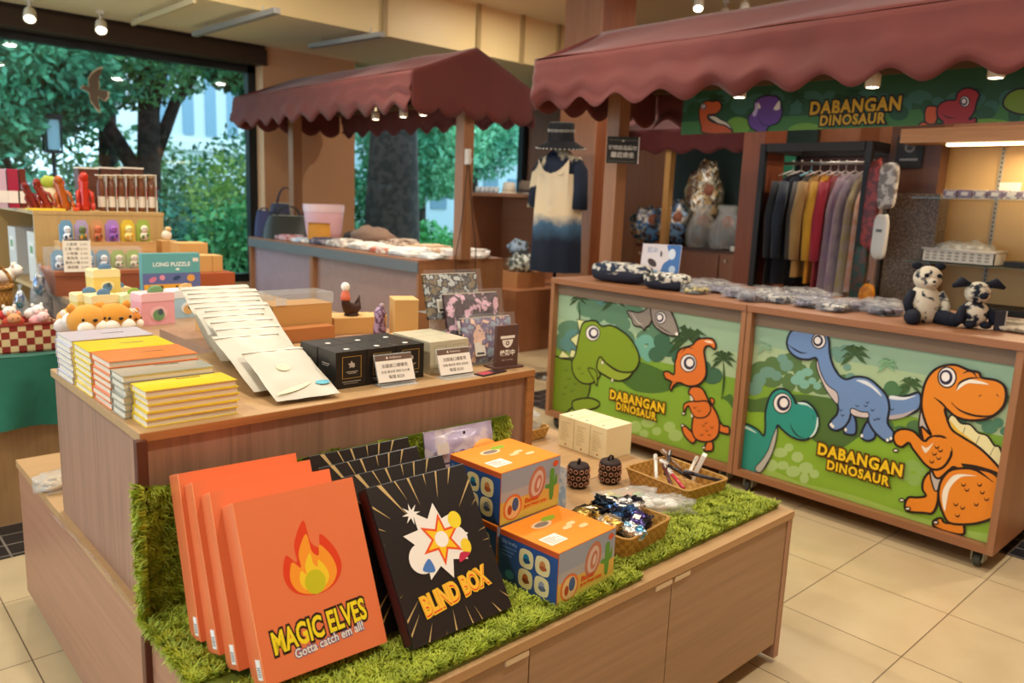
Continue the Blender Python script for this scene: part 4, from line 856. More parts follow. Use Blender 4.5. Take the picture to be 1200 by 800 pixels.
# cream boxes
for i, (lb, dy) in enumerate((('cream carton at the left of the three standing behind the beaded pots', 0), ('cream carton in the middle of the three behind the beaded pots', -.084), ('cream carton at the right of the three behind the beaded pots', -.168))):
    if i == 0:
        t = thing('cream_carton', lb, 'box', (2.20, 1.985, .541), group='cream cartons on the low platform')
        m = MB(); m.box(0, .15, 0, .081, 0, .125, mat('#efe3b8', .5), b=.001); bd = m.build('carton', t)
        m = MB(); A = Art(m, (0, 0, 0), (0, -1, 0), (0, 0, 1), (-.081, 0, 0, .125), lift=.0004)
        for k in range(9): A.rectf(-.068, -.02 - (k * 37 % 20) / 1000, .1 - k * .009, .1015 - k * .009, '#b0a078')
        A.text('•', (-.04, .012), .008, '#c06040'); m.build('print', bd); m = MB(); m.box(.02, .035, .038, .044, .1252, .1256, '#8a8070'); m.build('opening_tab', bd); cc = t
    else: dup(cc, (2.20, 1.985 + dy, .541), 0, lb)
# bamboo baskets
WEAVE = mat('#c69a52', .5, 'weave', c2='#a87c3a', scale=70)
def basket(w, d, h, flare=.012, m_=WEAVE, t=None, name='basket_body'):
    m = MB(); prof = [(0, -.006), (0, -.004), (0, .3), (.5, .6), (1, 1)]
    def ring(k, z, inn):
        pts = []; W, D = w / 2 + flare * k - inn, d / 2 + flare * k - inn; r = .02
        for cx, cy, a0 in ((W - r, D - r, 0), (-W + r, D - r, 90), (-W + r, -D + r, 180), (W - r, -D + r, 270)):
            for j in range(4): a = R(a0 + 30 * j); pts.append((cx + r * math.cos(a), cy + r * math.sin(a), z + .004 * math.sin(a * 3 + z * 50)))
        return pts
    rings = [ring(0, 0, 0), ring(.3, h * .3, 0), ring(.7, h * .7, 0), ring(1, h, 0), ring(1, h, .006), ring(.5, h * .5, .006), ring(0, .006, .006)]
    n = len(rings[0]); vs = [p for r_ in rings for p in r_]; fs = [(j * n + i, j * n + (i + 1) % n, (j + 1) * n + (i + 1) % n, (j + 1) * n + i) for j in range(len(rings) - 1) for i in range(n)]
    fs.append(tuple(range(n - 1, -1, -1))); fs.append(tuple(range(6 * n, 7 * n))); m.add(vs, fs, m_); m.build(name, t)
    m = MB(); m.tube([((p[0]), p[1], h) for p in ring(1, h, .002)], .0042, mat('#b48a48', .5), 6, closed=True); m.build('rim', t)
t = thing('bamboo_basket', 'square woven bamboo basket holding pens, at the right end of the grass strip', 'basket', (2.17, 1.475, .545), R(-4)); basket(.20, .255, .055, .012, t=t)
pb = t.location.copy()
t = thing('bamboo_basket', 'square woven bamboo basket full of shiny packets, beside the front craft kit', 'basket', (1.68, 1.33, .555), R(6)); basket(.21, .21, .06, .01, t=t)
sb_ = t.location.copy()
# pens
r_ = random.Random(9)
PEN = [('#c43a4a', 'red pen lying across the left of the pen basket', (-.07, -.05, .062), 60, 8), ('#5a2a2a', 'dark maroon pen beside the red one in the pen basket', (-.07, -.015, .064), 50, 14), ('#e8e4dc', 'white and grey patterned pen at the rear left of the pen basket', (-.05, .05, .07), 40, 20),
       ('#2a2628', 'black pen lying along the middle of the pen basket', (.0, .0, .066), 95, 14), ('#4a4850', 'dark grey capped pen at the back of the pen basket', (.03, .06, .066), 30, 20), ('#d8d0c4', 'pale pen at the right of the pen basket', (.06, -.02, .066), 20, 16), ('#8a6a50', 'brown pen at the far corner of the pen basket', (.07, .07, .066), 70, 12), ('#30303a', 'short black pen near the front corner of the pen basket', (.03, -.09, .062), 130, 10)]
for col, lb, p, a, el in PEN:
    t = thing('pen', lb, 'pen', (pb.x + p[0], pb.y + p[1], pb.z + p[2]), 0, 'pens in the bamboo basket', rot=(0, -R(el), R(a)))
    m = MB(); m.tube([(-.06, 0, 0), (.035, 0, 0)], .0062, mat(col, .3), 10); m.build('barrel', t); m = MB(); m.tube([(.035, 0, 0), (.07, 0, 0)], .0072, mat('#e4dfd6' if col in ('#c43a4a', '#2a2628') else col, .3), 10); m.box(.038, .066, -.002, .002, .006, .01, '#b8b4ac'); m.build('cap', t)
t = thing('pen_box', 'slim white carton standing upright among the pens', 'box', (pb.x + .055, pb.y - .03, pb.z + .03), R(25)); m = MB(); m.box(-.017, .017, -.008, .008, 0, .1, '#efeae0', T=Matrix.Rotation(.35, 4, 'X'), b=.001); m.build('carton', t); m = MB(); m.box(-.004, .004, -.0095, -.0085, .03, .06, '#8a8078', T=Matrix.Rotation(.35, 4, 'X')); m.build('print', t)
# shiny packets in the basket
SH = [('#d8b860', 'gold wrapped packet at the back left of the packet basket', (-.06, .05, .07), .11), ('#c8a050', 'amber wrapped packet at the left of the packet basket', (-.06, -.02, .065), .1), ('#3c6ca8', 'glossy blue wrapped packet in the middle of the packet basket', (.02, .0, .072), .1), ('#222438', 'black shiny packet at the right of the packet basket', (.07, .02, .07), .1), ('#5a4a90', 'purple wrapped packet at the front of the packet basket', (.0, -.07, .068), .1), ('#5aa0c8', 'light blue foil packet with white label at the front corner', (-.04, -.085, .062), .08), ('#1c2c3c', 'dark green black packet at the back of the packet basket', (.05, .07, .066), .1)]
for i, (c, lb, p, s_) in enumerate(SH):
    m = MB(); m.lump((0, 0, 0), (s_, s_ * .8, .035), mat(c, .22, 'foil', c2='#e8e4dc' if i % 2 else '#101420'), seed=i, amp=.22, fr=4, e=.7, n=24); o = m.build('shiny_packet'); o.location = (sb_.x + p[0], sb_.y + p[1], sb_.z + p[2]); o.rotation_euler = (.1 * (i % 3 - 1), .1, i * .9); tag(o, lb, 'packet', 'packets in the bamboo basket')
    m = MB(); m.box(-.014, .014, -.01, .01, .018, .0185, '#f0ece4'); q = m.build('price_label', o)
# bagged items on the grass between the baskets
CLR = mat('#e8ece8', .12, 'clear', alpha=.3)
for i, (x, y, lb, rz) in enumerate([(1.93, 1.37, 'clear bag with white toy parts lying on the grass between the two baskets', -.5), (1.90, 1.47, 'clear bag of yellow and green trinkets behind the bag of white parts', -.3)]):
    t = thing('bagged_trinkets', lb, 'clear bag', (x, y, .575), rz)
    m = MB(); r2 = random.Random(i)
    for k in range(7): m.lump((r2.uniform(-.07, .07), r2.uniform(-.03, .03), r2.uniform(-.005, .012)), (.045, .03, .022), ['#f0eee8', '#e8e4dc', '#f4f0ea'][k % 3] if i == 0 else ['#d8c860', '#8fb06a', '#d88a60', '#e8e0d0'][k % 4], seed=k, n=10)
    m.build('trinkets', t); m = MB(); m.lump((0, 0, 0), (.22, .1, .05), CLR, seed=i + 5, amp=.2, fr=4, e=.6, n=28); m.build('clear_bag', t)
# beaded pots
def beaded():
    t = thing('beaded_pouch', '', 'beaded pouch'); m = MB(); m.lathe([(.03, 0), (.037, .01), (.038, .07), (.033, .08), (.0, .082)], mat('#2a1712', .6), n=20, closed=False); m.build('pouch', t)
    m = MB()
    for r0, z in ((.0385, .018), (.0395, .04), (.0385, .062)):
        for k in range(12):
            a = 2 * math.pi * (k + (.5 if z == .04 else 0)) / 12; T = Matrix.Rotation(a, 4, 'Z') @ Matrix.Translation((r0, 0, z)) @ Matrix.Rotation(R(90), 4, 'Y')
            m.tube([(.0068 * math.cos(q), .0068 * math.sin(q), 0) for q in [i * math.pi / 4 for i in range(8)]], .0016, mat('#b8876a', .3), 4, T=T, closed=True)
    m.build('beads', t); m = MB(); m.tube([(.01, 0, .08), (.012, 0, .092), (0, 0, .097), (-.012, 0, .092), (-.01, 0, .08)], .004, '#22130f', 6); m.build('knot', t)
    for q in (0, ): pass
    return t
b1 = beaded(); b1['label'] = 'dark beaded pouch standing clear on the bare wood, right one of the two'; b1['group'] = 'beaded pouches'; pl(b1, (2.04, 1.66, .541))
dup(b1, (1.92, 1.70, .541), .5, 'dark beaded pouch half behind the stacked craft kits, left one of the two')
# snack tray behind the raised box
t = thing('bamboo_basket', 'small bamboo tray behind the corner of the raised box, next to the cream cartons', 'basket', (2.16, 2.26, .541)); basket(.15, .2, .045, .01, t=t)
t = thing('bagged_snacks', 'crinkled clear bag of brown snacks in the small bamboo tray', 'clear bag', (2.16, 2.26, .60)); m = MB()
for k in range(8): m.lump((random.uniform(-.05, .05), random.uniform(-.06, .06), random.uniform(-.01, .02)), (.04, .03, .02), ['#c89a5c', '#e0c890'][k % 2], seed=k, n=10)
m.build('snacks', t); m = MB(); m.lump((0, 0, .005), (.15, .18, .08), CLR, seed=8, amp=.25, fr=4, e=.7, n=28); m.build('clear_bag', t)
# flat pack on the rear left part of the platform
t = thing('bagged_cookies', 'flat clear pack of round biscuits on the low platform left of the raised box', 'clear bag', (.60, 2.72, .548), .3)
m = MB()
for k in range(5): m.tube([(.03 * math.cos(q) + (k - 2) * .03, .03 * math.sin(q) + (k % 2) * .02, .004 * k) for q in [i * math.pi / 5 for i in range(10)]], .007, '#c8a878', 6, closed=True)
m.build('biscuits', t); m = MB(); m.lump((0, 0, .01), (.2, .15, .04), CLR, seed=3, amp=.2, fr=4, e=.6, n=24); m.build('clear_bag', t)

# ================================================================== ON THE RAISED BOX
UZ = .9705
PAGE = mat('#e4d8c0', .6)
def notebook(col, w=.215, d=.15, h=.0165):
    t = thing('notebook', '', 'notebook'); m = MB(); m.box(.003, w - .003, .003, d - .003, .002, h - .002, PAGE); m.build('pages', t)
    m = MB(); cm = mat(col, .16, spec=.8); m.box(0, w, 0, d, h - .002, h, cm); m.box(0, w, 0, d, 0, .002, cm); m.box(0, w, d - .002, d, 0, h, cm)
    A = Art(m, (0, 0, h), (1, 0, 0), (0, 1, 0), (0, w, 0, d), lift=.0003); A.text('notes', (.125, .08), .055, '#6a5a30' if col != '#e4dcd8' else '#a0a0b0', bold=.01); m.build('cover', t); return t
COLS = {'yellow': '#f0d234', 'orange': '#f08a4a', 'grey': '#a8a698', 'lavender': '#d0c8d4'}
protos = {}
STK = [('yellow', 1.762, 5, 'front', .548), ('grey', 1.86, 6, 'second', .53), ('orange', 1.955, 7, 'third', .527), ('yellow', 2.10, 7, 'fourth', .525), ('lavender', 2.27, 7, 'rearmost', .522)]
for col, y, n, wh, x in STK:
    D = {1.762: .14, 1.86: .13, 1.955: .13, 2.10: .15, 2.27: .15}[y]; r3 = random.Random(int(y * 100))
    gap = min([q[1] for q in STK if q[1] > y] + [9]) - y; D = min(gap - .003, .15)
    for i in range(n):
        lb = '%s notebook, %s of the %s stack counted from the front edge' % (col, ordn(n - 1 - i, n), wh)
        k = (col, round(D, 3))
        if k not in protos: t = notebook(COLS[col], .21, D); protos[k] = t; t['label'] = lb; t['group'] = '%s notebooks' % wh; pl(t, (x + r3.uniform(-.002, .004), y, UZ + i * .0168), r3.uniform(-.01, .01))
        else: dup(protos[k], (x + r3.uniform(-.002, .004), y, UZ + i * .0168), r3.uniform(-.01, .01), lb, '%s notebooks' % wh)
# white zip packets shingled
def packet(w, l):
    t = thing('white_packet', '', 'white packet'); m = MB()
    def f(u, v, s_=1): return (w * (u - .5) * (1 + .01 * math.sin(v * 9)), l * v, s_ * .006 * (math.sin(math.pi * u) * math.sin(math.pi * v)) ** .35 + .0025 * noise.noise(Vector((u * 5, v * 5, s_))))
    m.grid(lambda u, v: f(u, v, 1), 12, 14, mat('#c4bfb0', .4)); m.grid(lambda u, v: f(u, v, -1), 12, 14, mat('#c4bfb0', .4)); m.build('pouch', t)
    m = MB(); m.box(-w / 2, w / 2, l * .93, l * .945, .0, .005, '#dad6ca'); m.build('zip_strip', t); return t
pk = packet(.19, .31); pk2 = packet(.24, .30); pk0 = packet(.172, .265); m = MB(); A = Art(m, (0, 0, .007), (1, 0, 0), (0, 1, 0), (-.086, .086, 0, .265), lift=0)
A.ell((-.01, .15), .018, .018, '#f0e0b0'); A.ell((.06, .055), .02, .011, '#58b0c4'); A.fill([(-.08, .02), (-.02, .03), (.03, .06), (-.03, .045)], '#f2e9b8'); A.ell((-.015, .155), .008, .008, '#e8c4b0'); fr_ = pk0; o = m.build('print', fr_)
PKL = [(.945, 1.765, 72, -4, 'front white zip packet lying on top, with faint yellow print and blue sticker')]
for k in range(1, 11): PKL.append((.925 + .018 * k, 1.80 + .072 * k, 73 - 1.5 * k, -4 + 2 * math.sin(k * 2), 'white zip packet, %s behind the printed front one in the shingled row' % ['', 'first', 'second', 'third', 'fourth', 'fifth', 'sixth', 'seventh', 'eighth', 'ninth', 'last'][k]))
for k, (x, y, le, yw, lb) in enumerate(PKL):
    o = fr_ if k == 0 else (pk if k == 1 else pk2 if k == 6 else dup(pk if k < 6 else pk2, (0, 0, 0)))
    o['label'] = lb; o['group'] = 'white zip packets on the raised box'; o.location = (x, y, UZ + .012 + .004 * min(k, 3)); o.rotation_euler = (Matrix.Rotation(R(yw), 4, 'Z') @ Matrix.Rotation(R(90 - le), 4, 'X')).to_euler()
# black cubes, grey cartons
def cube_box(w, d, h, col, frame, ink):
    t = thing('small_carton', '', 'box'); m = MB(); m.box(0, w, 0, d, 0, h, mat(col, .35), b=.0012); b = m.build('carton', t)
    m = MB(); A = Art(m, (0, 0, 0), (1, 0, 0), (0, 0, 1), (0, w, 0, h), lift=.0004)
    u = w; A.rectf(u * .2, u * .82, h * .26, h * .86, frame); A.rectf(u * .22, u * .80, h * .275, h * .845, col)
    A.star((u * .5, h * .63), u * .12, ink, 5, .5); A.ell((u * .55, h * .6), u * .06, u * .05, ink); A.rectf(u * .33, u * .70, h * .43, h * .45, ink); A.rectf(u * .38, u * .65, h * .39, h * .405, ink); A.rectf(u * .2, u * .8, h * .17, h * .185, ink); A.rectf(u * .25, u * .7, h * .12, h * .13, ink); m.build('front_print', b)
    m = MB(); A = Art(m, (0, 0, 0), (0, -1, 0), (0, 0, 1), (-d, 0, 0, h), lift=.0004); A.rectf(-d * .75, -d * .35, h * .62, h * .645, ink); A.rectf(-d * .75, -d * .4, h * .57, h * .585, ink); m.build('side_print', b)
    return t
bc = cube_box(.097, .1, .103, '#1b1917', '#a8853c', '#b8b0a4'); m = MB(); m.lathe([(.0085, 0), (.0085, .0006)], '#ece8e0', c=(.05, .03, .1033), n=16); m.build('seal_sticker', bc)
nm = ['left', 'middle', 'right']
for r in range(2):
    for c_ in range(3):
        lb = 'black carton with gold framed emblem, %s one in the %s row of six' % (nm[c_], ['front', 'rear'][r])
        p = (1.064 + c_ * .0985, 1.838 + r * .102, UZ); o = bc if (r, c_) == (0, 0) else dup(bc, p); pl(o, p, R(-.6)); o['label'] = lb; o['group'] = 'black cartons on the raised box'
gc = cube_box(.072, .1, .1, '#c9c0a4', '#a09878', '#8a8268')
for r in range(2):
    for c_ in range(2):
        p = (1.388 + c_ * .0735, 1.846 + r * .103, UZ); o = gc if (r, c_) == (0, 0) else dup(gc, p); pl(o, p, R(-2)); o['label'] = 'pale beige carton beside the black ones, %s one in the %s pair' % (['left', 'right'][c_], ['front', 'rear'][r]); o['group'] = 'beige cartons on the raised box'
# price signs
def price_sign(x, y, yaw, lb, lines, head='#6a5448'):
    t = thing('price_sign', lb, 'price sign', (x, y, UZ), R(yaw)); w, h = .118, .088; T = Matrix.Rotation(R(-22), 4, 'X')
    m = MB(); m.box(-w / 2 - .002, w / 2 + .002, 0, .002, .004, h + .004, mat('#dfe6e4', .1, 'clear', alpha=.3, bump=0), T=T); m.box(-w / 2, w / 2, -.02, .035, 0, .002, mat('#dfe6e4', .1, 'clear', alpha=.3, bump=0)); m.build('acrylic_stand', t)
    m = MB(); m.box(-w / 2, w / 2, -.0012, -.0002, .008, h, mat('#f2ede2', .5), T=T); A = Art(m, T @ Vector((0, -.0012, 0)), (1, 0, 0), T.to_3x3() @ Vector((0, 0, 1)), (-w / 2, w / 2, 0, h), lift=.0003)
    A.rectf(-w / 2, w / 2, h - .016, h, head); A.text('▲ Ambience', (0, h - .008), .05, '#e8dccc'); A.rectf(-w / 2, w / 2, .008, .011, '#4a4038')
    for s_, yy, ww in lines: A.text(s_, (0, yy), ww, '#6a6258')
    m.build('card', t)
price_sign(1.238, 1.795, -4, 'white price card with brown header in front of the black cartons', [('法國進口護膚皂', .056, .085), ('玫瑰 薰衣草 茉莉 乳木果', .039, .092), ('每個 $220', .024, .05)])
price_sign(1.44, 1.775, -3, 'white price card with brown header in front of the beige cartons', [('法國進口護髮皂', .056, .085), ('玫瑰 薰衣草 茉莉 迷迭香', .039, .092), ('每個 $250', .024, .05)])
# recording notice
t = thing('recording_notice', 'brown upright notice with white camera symbol at the right end of the raised box', 'sign', (1.612, 1.80, UZ), R(-3))
m = MB(); m.box(0, .09, 0, .012, .0, .137, mat('#5c4038', .5), b=.001); m.box(-.01, .1, -.02, .05, 0, .006, mat('#5c4038', .5)); m.build('board', t)
m = MB(); A = Art(m, (0, 0, 0), (1, 0, 0), (0, 0, 1), (0, .09, 0, .137), lift=.0004); A.fill([(.016, .104), (.074, .104), (.074, .095), (.016, .095)], '#eee8de', False)
A.fill([(.023, .091)] + [(.045 + .022 * math.cos(a), .091 + .026 * math.sin(a)) for a in [math.pi + i * math.pi / 12 for i in range(13)]], '#eee8de', False); A.ell((.045, .08), .007, .007, '#4a342c'); A.ell((.045, .08), .0035, .0035, '#eee8de')
A.text('錄影中', (.046, .047), .06, '#eee8de', bold=.03); A.text('Video recording', (.045, .026), .045, '#cfc4b8'); m.build('print', t)
t = thing('leaflet', 'dark red and black leaflet lying before the brown recording notice', 'leaflet', (1.56, 1.765, UZ), .15); m = MB(); m.box(-.055, .055, -.02, .02, 0, .004, mat('#3a2a2c', .3)); m.box(-.05, .0, -.015, .015, .004, .0045, '#b03a44'); m.build('sheet', t)
# fabric pouches on acrylic steps
ACR = mat('#dfe8e6', .08, 'clear', alpha=.22, bump=0)
t = thing('acrylic_riser', 'clear stepped acrylic riser holding the three floral pouches', 'riser', (1.62, 2.0, UZ)); m = MB(); m.box(-.09, .09, -.12, .1, 0, .003, ACR)
for k in range(3): m.box(-.09, .09, -.1 + .07 * k, -.097 + .07 * k, 0, .03 + .06 * k, ACR); m.box(-.09, .09, -.1 + .07 * k, -.03 + .07 * k, .028 + .06 * k, .031 + .06 * k, ACR)
m.build('riser_body', t)
FL = [(1.625, 2.03, UZ + .13, .215, .15, mat('#2c2a34', .5, 'mottle', c2='#b0b8b4', scale=42, c3='#7a6a48'), 'grey and black floral pouch on the highest step of the acrylic riser'),
      (1.66, 1.96, UZ + .065, .22, .155, mat('#3a2630', .5, 'mottle', c2='#e0b4c8', scale=22, c3='#4a3040'), 'dark pouch with large pink blossoms on the middle step'),
      (1.665, 1.885, UZ + .004, .2, .145, mat('#6a5878', .5, 'mottle', c2='#e0b8a0', scale=36, c3='#8a9aa8'), 'multicoloured floral pouch on the lowest step, behind the recording notice')]
for x, y, z, w, h, mm, lb in FL:
    t = thing('floral_pouch', lb, 'pouch', (x, y, z), R(-5), 'floral pouches'); t.rotation_euler = (-.28, 0, R(-5))
    m = flat_bag(w, h, mm, x * 9, .014); m.build('pouch', t); m = MB(); m.box(-w * .5, w * .5, -.002, .002, h, h + .004, '#b8b0a0'); m.build('zip', t)
    m = MB(); m.box(-w * .34, -w * .14, -.019, -.018, .02, .065, '#ece6d8'); m.box(-w * .31, -w * .17, -.0195, -.019, .025, .032, '#2a2a2a'); m.build('price_tag', t)
    m = MB(); m.grid(lambda u, v: (w * 1.06 * (u - .5), -.024 - .004 * noise.noise(Vector((u * 7, v * 7, x))), -.003 + h * 1.1 * v), 12, 10, mat('#f0f0f0', .08, 'clear', alpha=.1, bump=.8)); m.build('clear_sleeve', t)
# kraft boxes at the back of the raised box
t = thing('rear_display_box', 'second wooden display box directly behind the raised one, carrying kraft cartons', 'display box', (1.42, 2.76, .54)); m = MB(); m.box(-.42, .33, -.25, .26, 0, .43, LAMV); m.build('body', t)
KR = mat('#cf9e5c', .6); KR2 = mat('#b4733f', .6)
def kraft(x, y, z, w, d, h, yaw, lb, m_=KR, lid=True):
    t = thing('kraft_box', lb, 'cardboard box', (x, y, z), R(yaw)); m = MB(); m.box(0, w, 0, d, 0, h, m_, b=.001); b = m.build('carton', t)
    if lid: m = MB(); m.box(-.001, w + .001, -.001, d + .001, h - .004, h + .001, mat('#dcb070', .6)); m.build('lid', t)
    return t
t = kraft(1.49, 2.585, UZ, .175, .13, .062, -14, 'flat kraft box with a round sticker, under the brown duck figure')
kraft(1.68, 2.66, UZ, .09, .1, .045, -6, 'low kraft box right of the flat one with the round sticker')
kraft(1.555, 2.28, UZ, .085, .11, .165, -24, 'tall narrow kraft box behind the floral pouches')
kraft(1.52, 2.22, UZ, .12, .05, .05, -5, 'small kraft box low between the beige cartons and the tall kraft box')
kraft(px_y(322, 395, 2.48)[0], 2.51, UZ, .25, .06, .05, 0, 'reddish brown open cardboard tray in front of the kraft box with the clear cover', KR2, False)
t = kraft(px_y(320, 380, 2.58)[0], 2.58, UZ + .0, .235, .13, .125, 0, 'kraft box under a clear acrylic cover, behind the reddish tray', KR, False)
m = MB(); m.box(-.004, .239, -.004, .134, .125, .165, ACR); m.box(.01, .05, -.006, -.0045, .127, .15, '#e8e4da'); m.build('clear_cover', t)
t = kraft(1.10, 2.78, UZ, .2, .15, .09, 0, 'kraft box with clear cover further back beside the last white packets', KR, False)
m = MB(); m.box(-.004, .204, -.004, .154, .09, .15, ACR); m.build('clear_cover', t)
# duck shaped figure
t = thing('duck_figure', 'brown wooden duck figure with white ball head and coral scarf, on a flat kraft box', 'figurine', (1.585, 2.62, UZ + .064), R(200))
m = MB(); BR = mat('#3c2218', .6); m.tube([(-.045, 0, .055), (-.035, 0, .03), (-.01, 0, .022), (.02, 0, .03), (.034, 0, .05), (.036, 0, .075)], [.006, .018, .026, .024, .017, .014], BR, 12); m.lathe([(.028, 0), (.03, .004), (.02, .012)], BR, n=16)
for k in range(3): m.tube([(-.03, 0, .035), (-.05, 0, .05 + .012 * k)], [.012, .003], BR, 6)
m.build('body', t); m = MB(); m.lathe([(.018, .062), (.019, .075), (.014, .092), (.010, .1)], mat('#e0785c', .8), c=(.036, 0, 0), n=16); m.build('scarf', t)
m = MB(); m.lump((.036, 0, .113), (.034, .034, .036), '#f2ece0', amp=0, n=16); m.build('head', t)
t = thing('purple_figure', 'small purple patterned figure just left of the tall kraft box', 'figurine', (1.545, 2.36, UZ)); m = MB(); m.lathe([(.02, 0), (.024, .05), (.018, .09), (.022, .11), (.012, .13)], mat('#5c4058', .6, 'mottle', c2='#a88aa8', scale=60), n=14); m.build('body', t); m = MB(); m.lump((.008, 0, .135), (.02, .02, .02), '#a89098'); m.build('ear', t)

# ================================================================== LEFT BACKGROUND
def sp(x0, x1, y0, y1, Y):       # extent seen at depth Y -> x0,x1,z0,z1 in the room
    a, b = px_y(x0, y1, Y), px_y(x1, y1, Y); c = px_y((x0 + x1) / 2, y0, Y); return a[0], b[0], (a[1] + b[1]) / 2, c[1]
# teal covered table
t = thing('teal_table', 'small wooden table draped with a dark teal cloth at the left edge', 'table', (.33, 4.35, 0))
m = MB(); m.box(-.55, .55, -.5, .5, 0, .73, mat('#b08a5c', .5, 'wood', axis='z', var=.12)); m.build('cabinet', t)
m = MB(); TE = mat('#1f6b56', .8, 'fabric')
def cl(u, v):
    x = -.6 + 1.22 * u; fold = .018 * math.sin(u * 26 + v * 2) * v + .01 * math.sin(u * 11)
    return (x, -.525 - .04 * v - fold, .755 - (.30 + .14 * (1 - u) ** 1 + .04 * math.sin(u * 7)) * v)
m.grid(cl, 60, 10, TE); m.grid(lambda u, v: (-.6 + 1.22 * u, -.525 + 1.04 * v, .755 + .002 * math.sin(u * 20)), 20, 8, TE)
m.grid(lambda u, v: (.62 + .03 * v + .015 * math.sin(u * 22) * v, -.525 + 1.04 * u, .755 - (.26 + .05 * math.sin(u * 5)) * v), 40, 8, TE)
tag(m.build('tablecloth', None, (.33, 3.85, .5), T=Matrix.Translation((.33, 4.35, 0))), 'dark teal cloth hanging in folds over the small table at the left edge', 'tablecloth')
TZ = .758
# patchwork box of small plush
t = thing('patchwork_box', 'cream and red patchwork fabric box crammed with little plush toys, on the teal cloth', 'box', (.70, 4.02, TZ)); m = MB()
PW = mat('#d8c090', .6, 'weave', c2='#8c2c22', scale=32)
m.box(-.17, .17, -.12, -.112, 0, .12, PW, b=.002); m.box(-.17, .17, .112, .12, 0, .12, PW); m.box(-.17, -.162, -.12, .12, 0, .12, PW); m.box(.162, .17, -.12, .12, 0, .12, PW); m.box(-.17, .17, -.12, .12, 0, .006, PW); m.build('box_body', t)
m = MB(); m.tube([(.17 * a, -.12 * b, .122) for a, b in ((-1, 1), (1, 1), (1, -1), (-1, -1))], .006, '#8c2c22', 6, closed=True); m.build('rim', t)
r_ = random.Random(3)
def mini_plush(x, y, z, c1, c2, lb, s=.05, rz=0):
    t = thing('small_plush', lb, 'plush toy', (x, y, z), rz, 'little plush toys'); m = MB(); m.lump((0, 0, 0), (s * 1.6, s * 1.1, s), mat(c1, .8), seed=x * 9, amp=.03, n=14); m.build('body', t)
    m = MB(); m.lump((0, -s * .5, s * .35), (s, s * .85, s * .85), mat(c2, .8), amp=.02, n=14); h = m.build('head', t)
    for q in (-1, 1):
        m = MB(); m.lump((q * s * .38, -s * .4, s * .75), (s * .28, s * .2, s * .34), mat(c2, .8), amp=0, n=10); m.build('ear', t)
        m = MB(); m.lump((q * s * .18, -s * .92, s * .42), (s * .1, s * .06, s * .1), '#1a1412', amp=0, n=8); m.build('eye', h)
    return t
MP = [('#f0e8dc', '#f4eee4', 'white little plush'), ('#b8442c', '#d89a6a', 'red and tan little plush'), ('#e8a8a8', '#f0c4c0', 'pink little plush'), ('#8a5a34', '#c08a58', 'brown little plush'), ('#c83a34', '#e8e0d4', 'white little plush in red'), ('#e8e4dc', '#f4f0ea', 'snow white little plush with black eyes')]
pos = ['at the left front of the patchwork box', 'at the middle front of the patchwork box', 'at the right front of the patchwork box', 'at the left back of the patchwork box', 'at the middle back of the patchwork box', 'at the right back of the patchwork box']
for i in range(6):
    c = MP[i]; mini_plush(.70 + (i % 3 - 1) * .1, 4.0 + (i // 3) * .09 - .02, TZ + .125 + .02 * (i // 3), c[0], c[1], c[2] + ' ' + pos[i], .055, (i % 3 - 1) * .4)
# wicker baskets and foil bags on the table
WK = mat('#b88438', .6, 'weave', c2='#8a5a22', scale=45)
def wicker(x, y, r, h, lb, handle=True):
    t = thing('wicker_basket', lb, 'wicker basket', (x, y, TZ)); m = MB(); m.lathe([(r * .8, 0), (r * .95, h * .5), (r, h), (r * .94, h), (r * .75, .01)], WK, n=26, closed=True)
    m.build('basket_body', t); m = MB(); m.tube([(r * math.cos(a), r * math.sin(a), h) for a in [i * math.pi / 10 for i in range(20)]], .013, WK, 8, closed=True); m.build('rim', t)
    if handle: m = MB(); m.tube([(r * math.cos(a), 0, h + r * .95 * math.sin(a)) for a in [i * math.pi / 12 for i in range(13)]], .008, WK, 8); m.build('handle', t)
    return t
wicker(.60, 4.42, .12, .1, 'low round wicker basket with a hoop handle, just behind the patchwork box')
wicker(.70, 4.74, .14, .20, 'taller wicker basket holding brown plush, behind the low one')
t = mini_plush(.66, 4.74, TZ + .26, '#a0623a', '#b87a48', 'reddish brown plush poking out of the taller wicker basket', .09, .5)
t = mini_plush(.84, 4.84, TZ + .24, '#e8dcc8', '#f0e8dc', 'pale cream plush lying in the taller wicker basket', .08, 1.2)
FO = mat('#5a4238', .2, 'foil', c2='#7fa8d0')
for i, (x, y, w, h, lb) in enumerate([(.93, 4.55, .1, .33, 'tall twisted foil gift bag with dark brown contents, right one before the brown boxes'), (.83, 4.5, .08, .23, 'shorter foil gift bag with blue sheen, left of the tall one')]):
    t = thing('gift_bag', lb, 'gift bag', (x, y, TZ)); m = MB(); m.lump((0, 0, h * .3), (w, w * .7, h * .62), mat('#3c2a22', .3, 'mottle', c2='#8a6a54', scale=50), seed=i, amp=.1); m.build('contents', t)
    m = MB(); m.lathe([(w * .5, 0), (w * .55, h * .25), (w * .48, h * .55), (w * .16, h * .86), (w * .05, h * .9), (w * .14, h)], mat('#c8d4dc', .1, 'clear', alpha=.35, bump=1), n=18, sy=.75, closed=False); m.build('clear_wrap', t)
    m = MB(); m.lump((w * -.1, -w * .3, h * .68), (w * .5, w * .3, h * .32), mat('#7fa4d8', .15, 'foil', c2='#d8e4f0'), seed=i, amp=.2, e=.8); m.build('foil_ribbon', t)
# big table behind the raised box
BZ = .925
t = thing('wooden_table', 'wooden table behind the raised box, carrying plush dogs and little house boxes', 'table', (1.68, 4.05, 0)); m = MB(); m.box(-.68, .27, -.95, 1.0, BZ - .03, BZ, LAM); m.build('top', t); m = MB(); m.box(-.66, .25, -.93, .98, 0, BZ - .03, LAMV); m.build('cabinet', t)
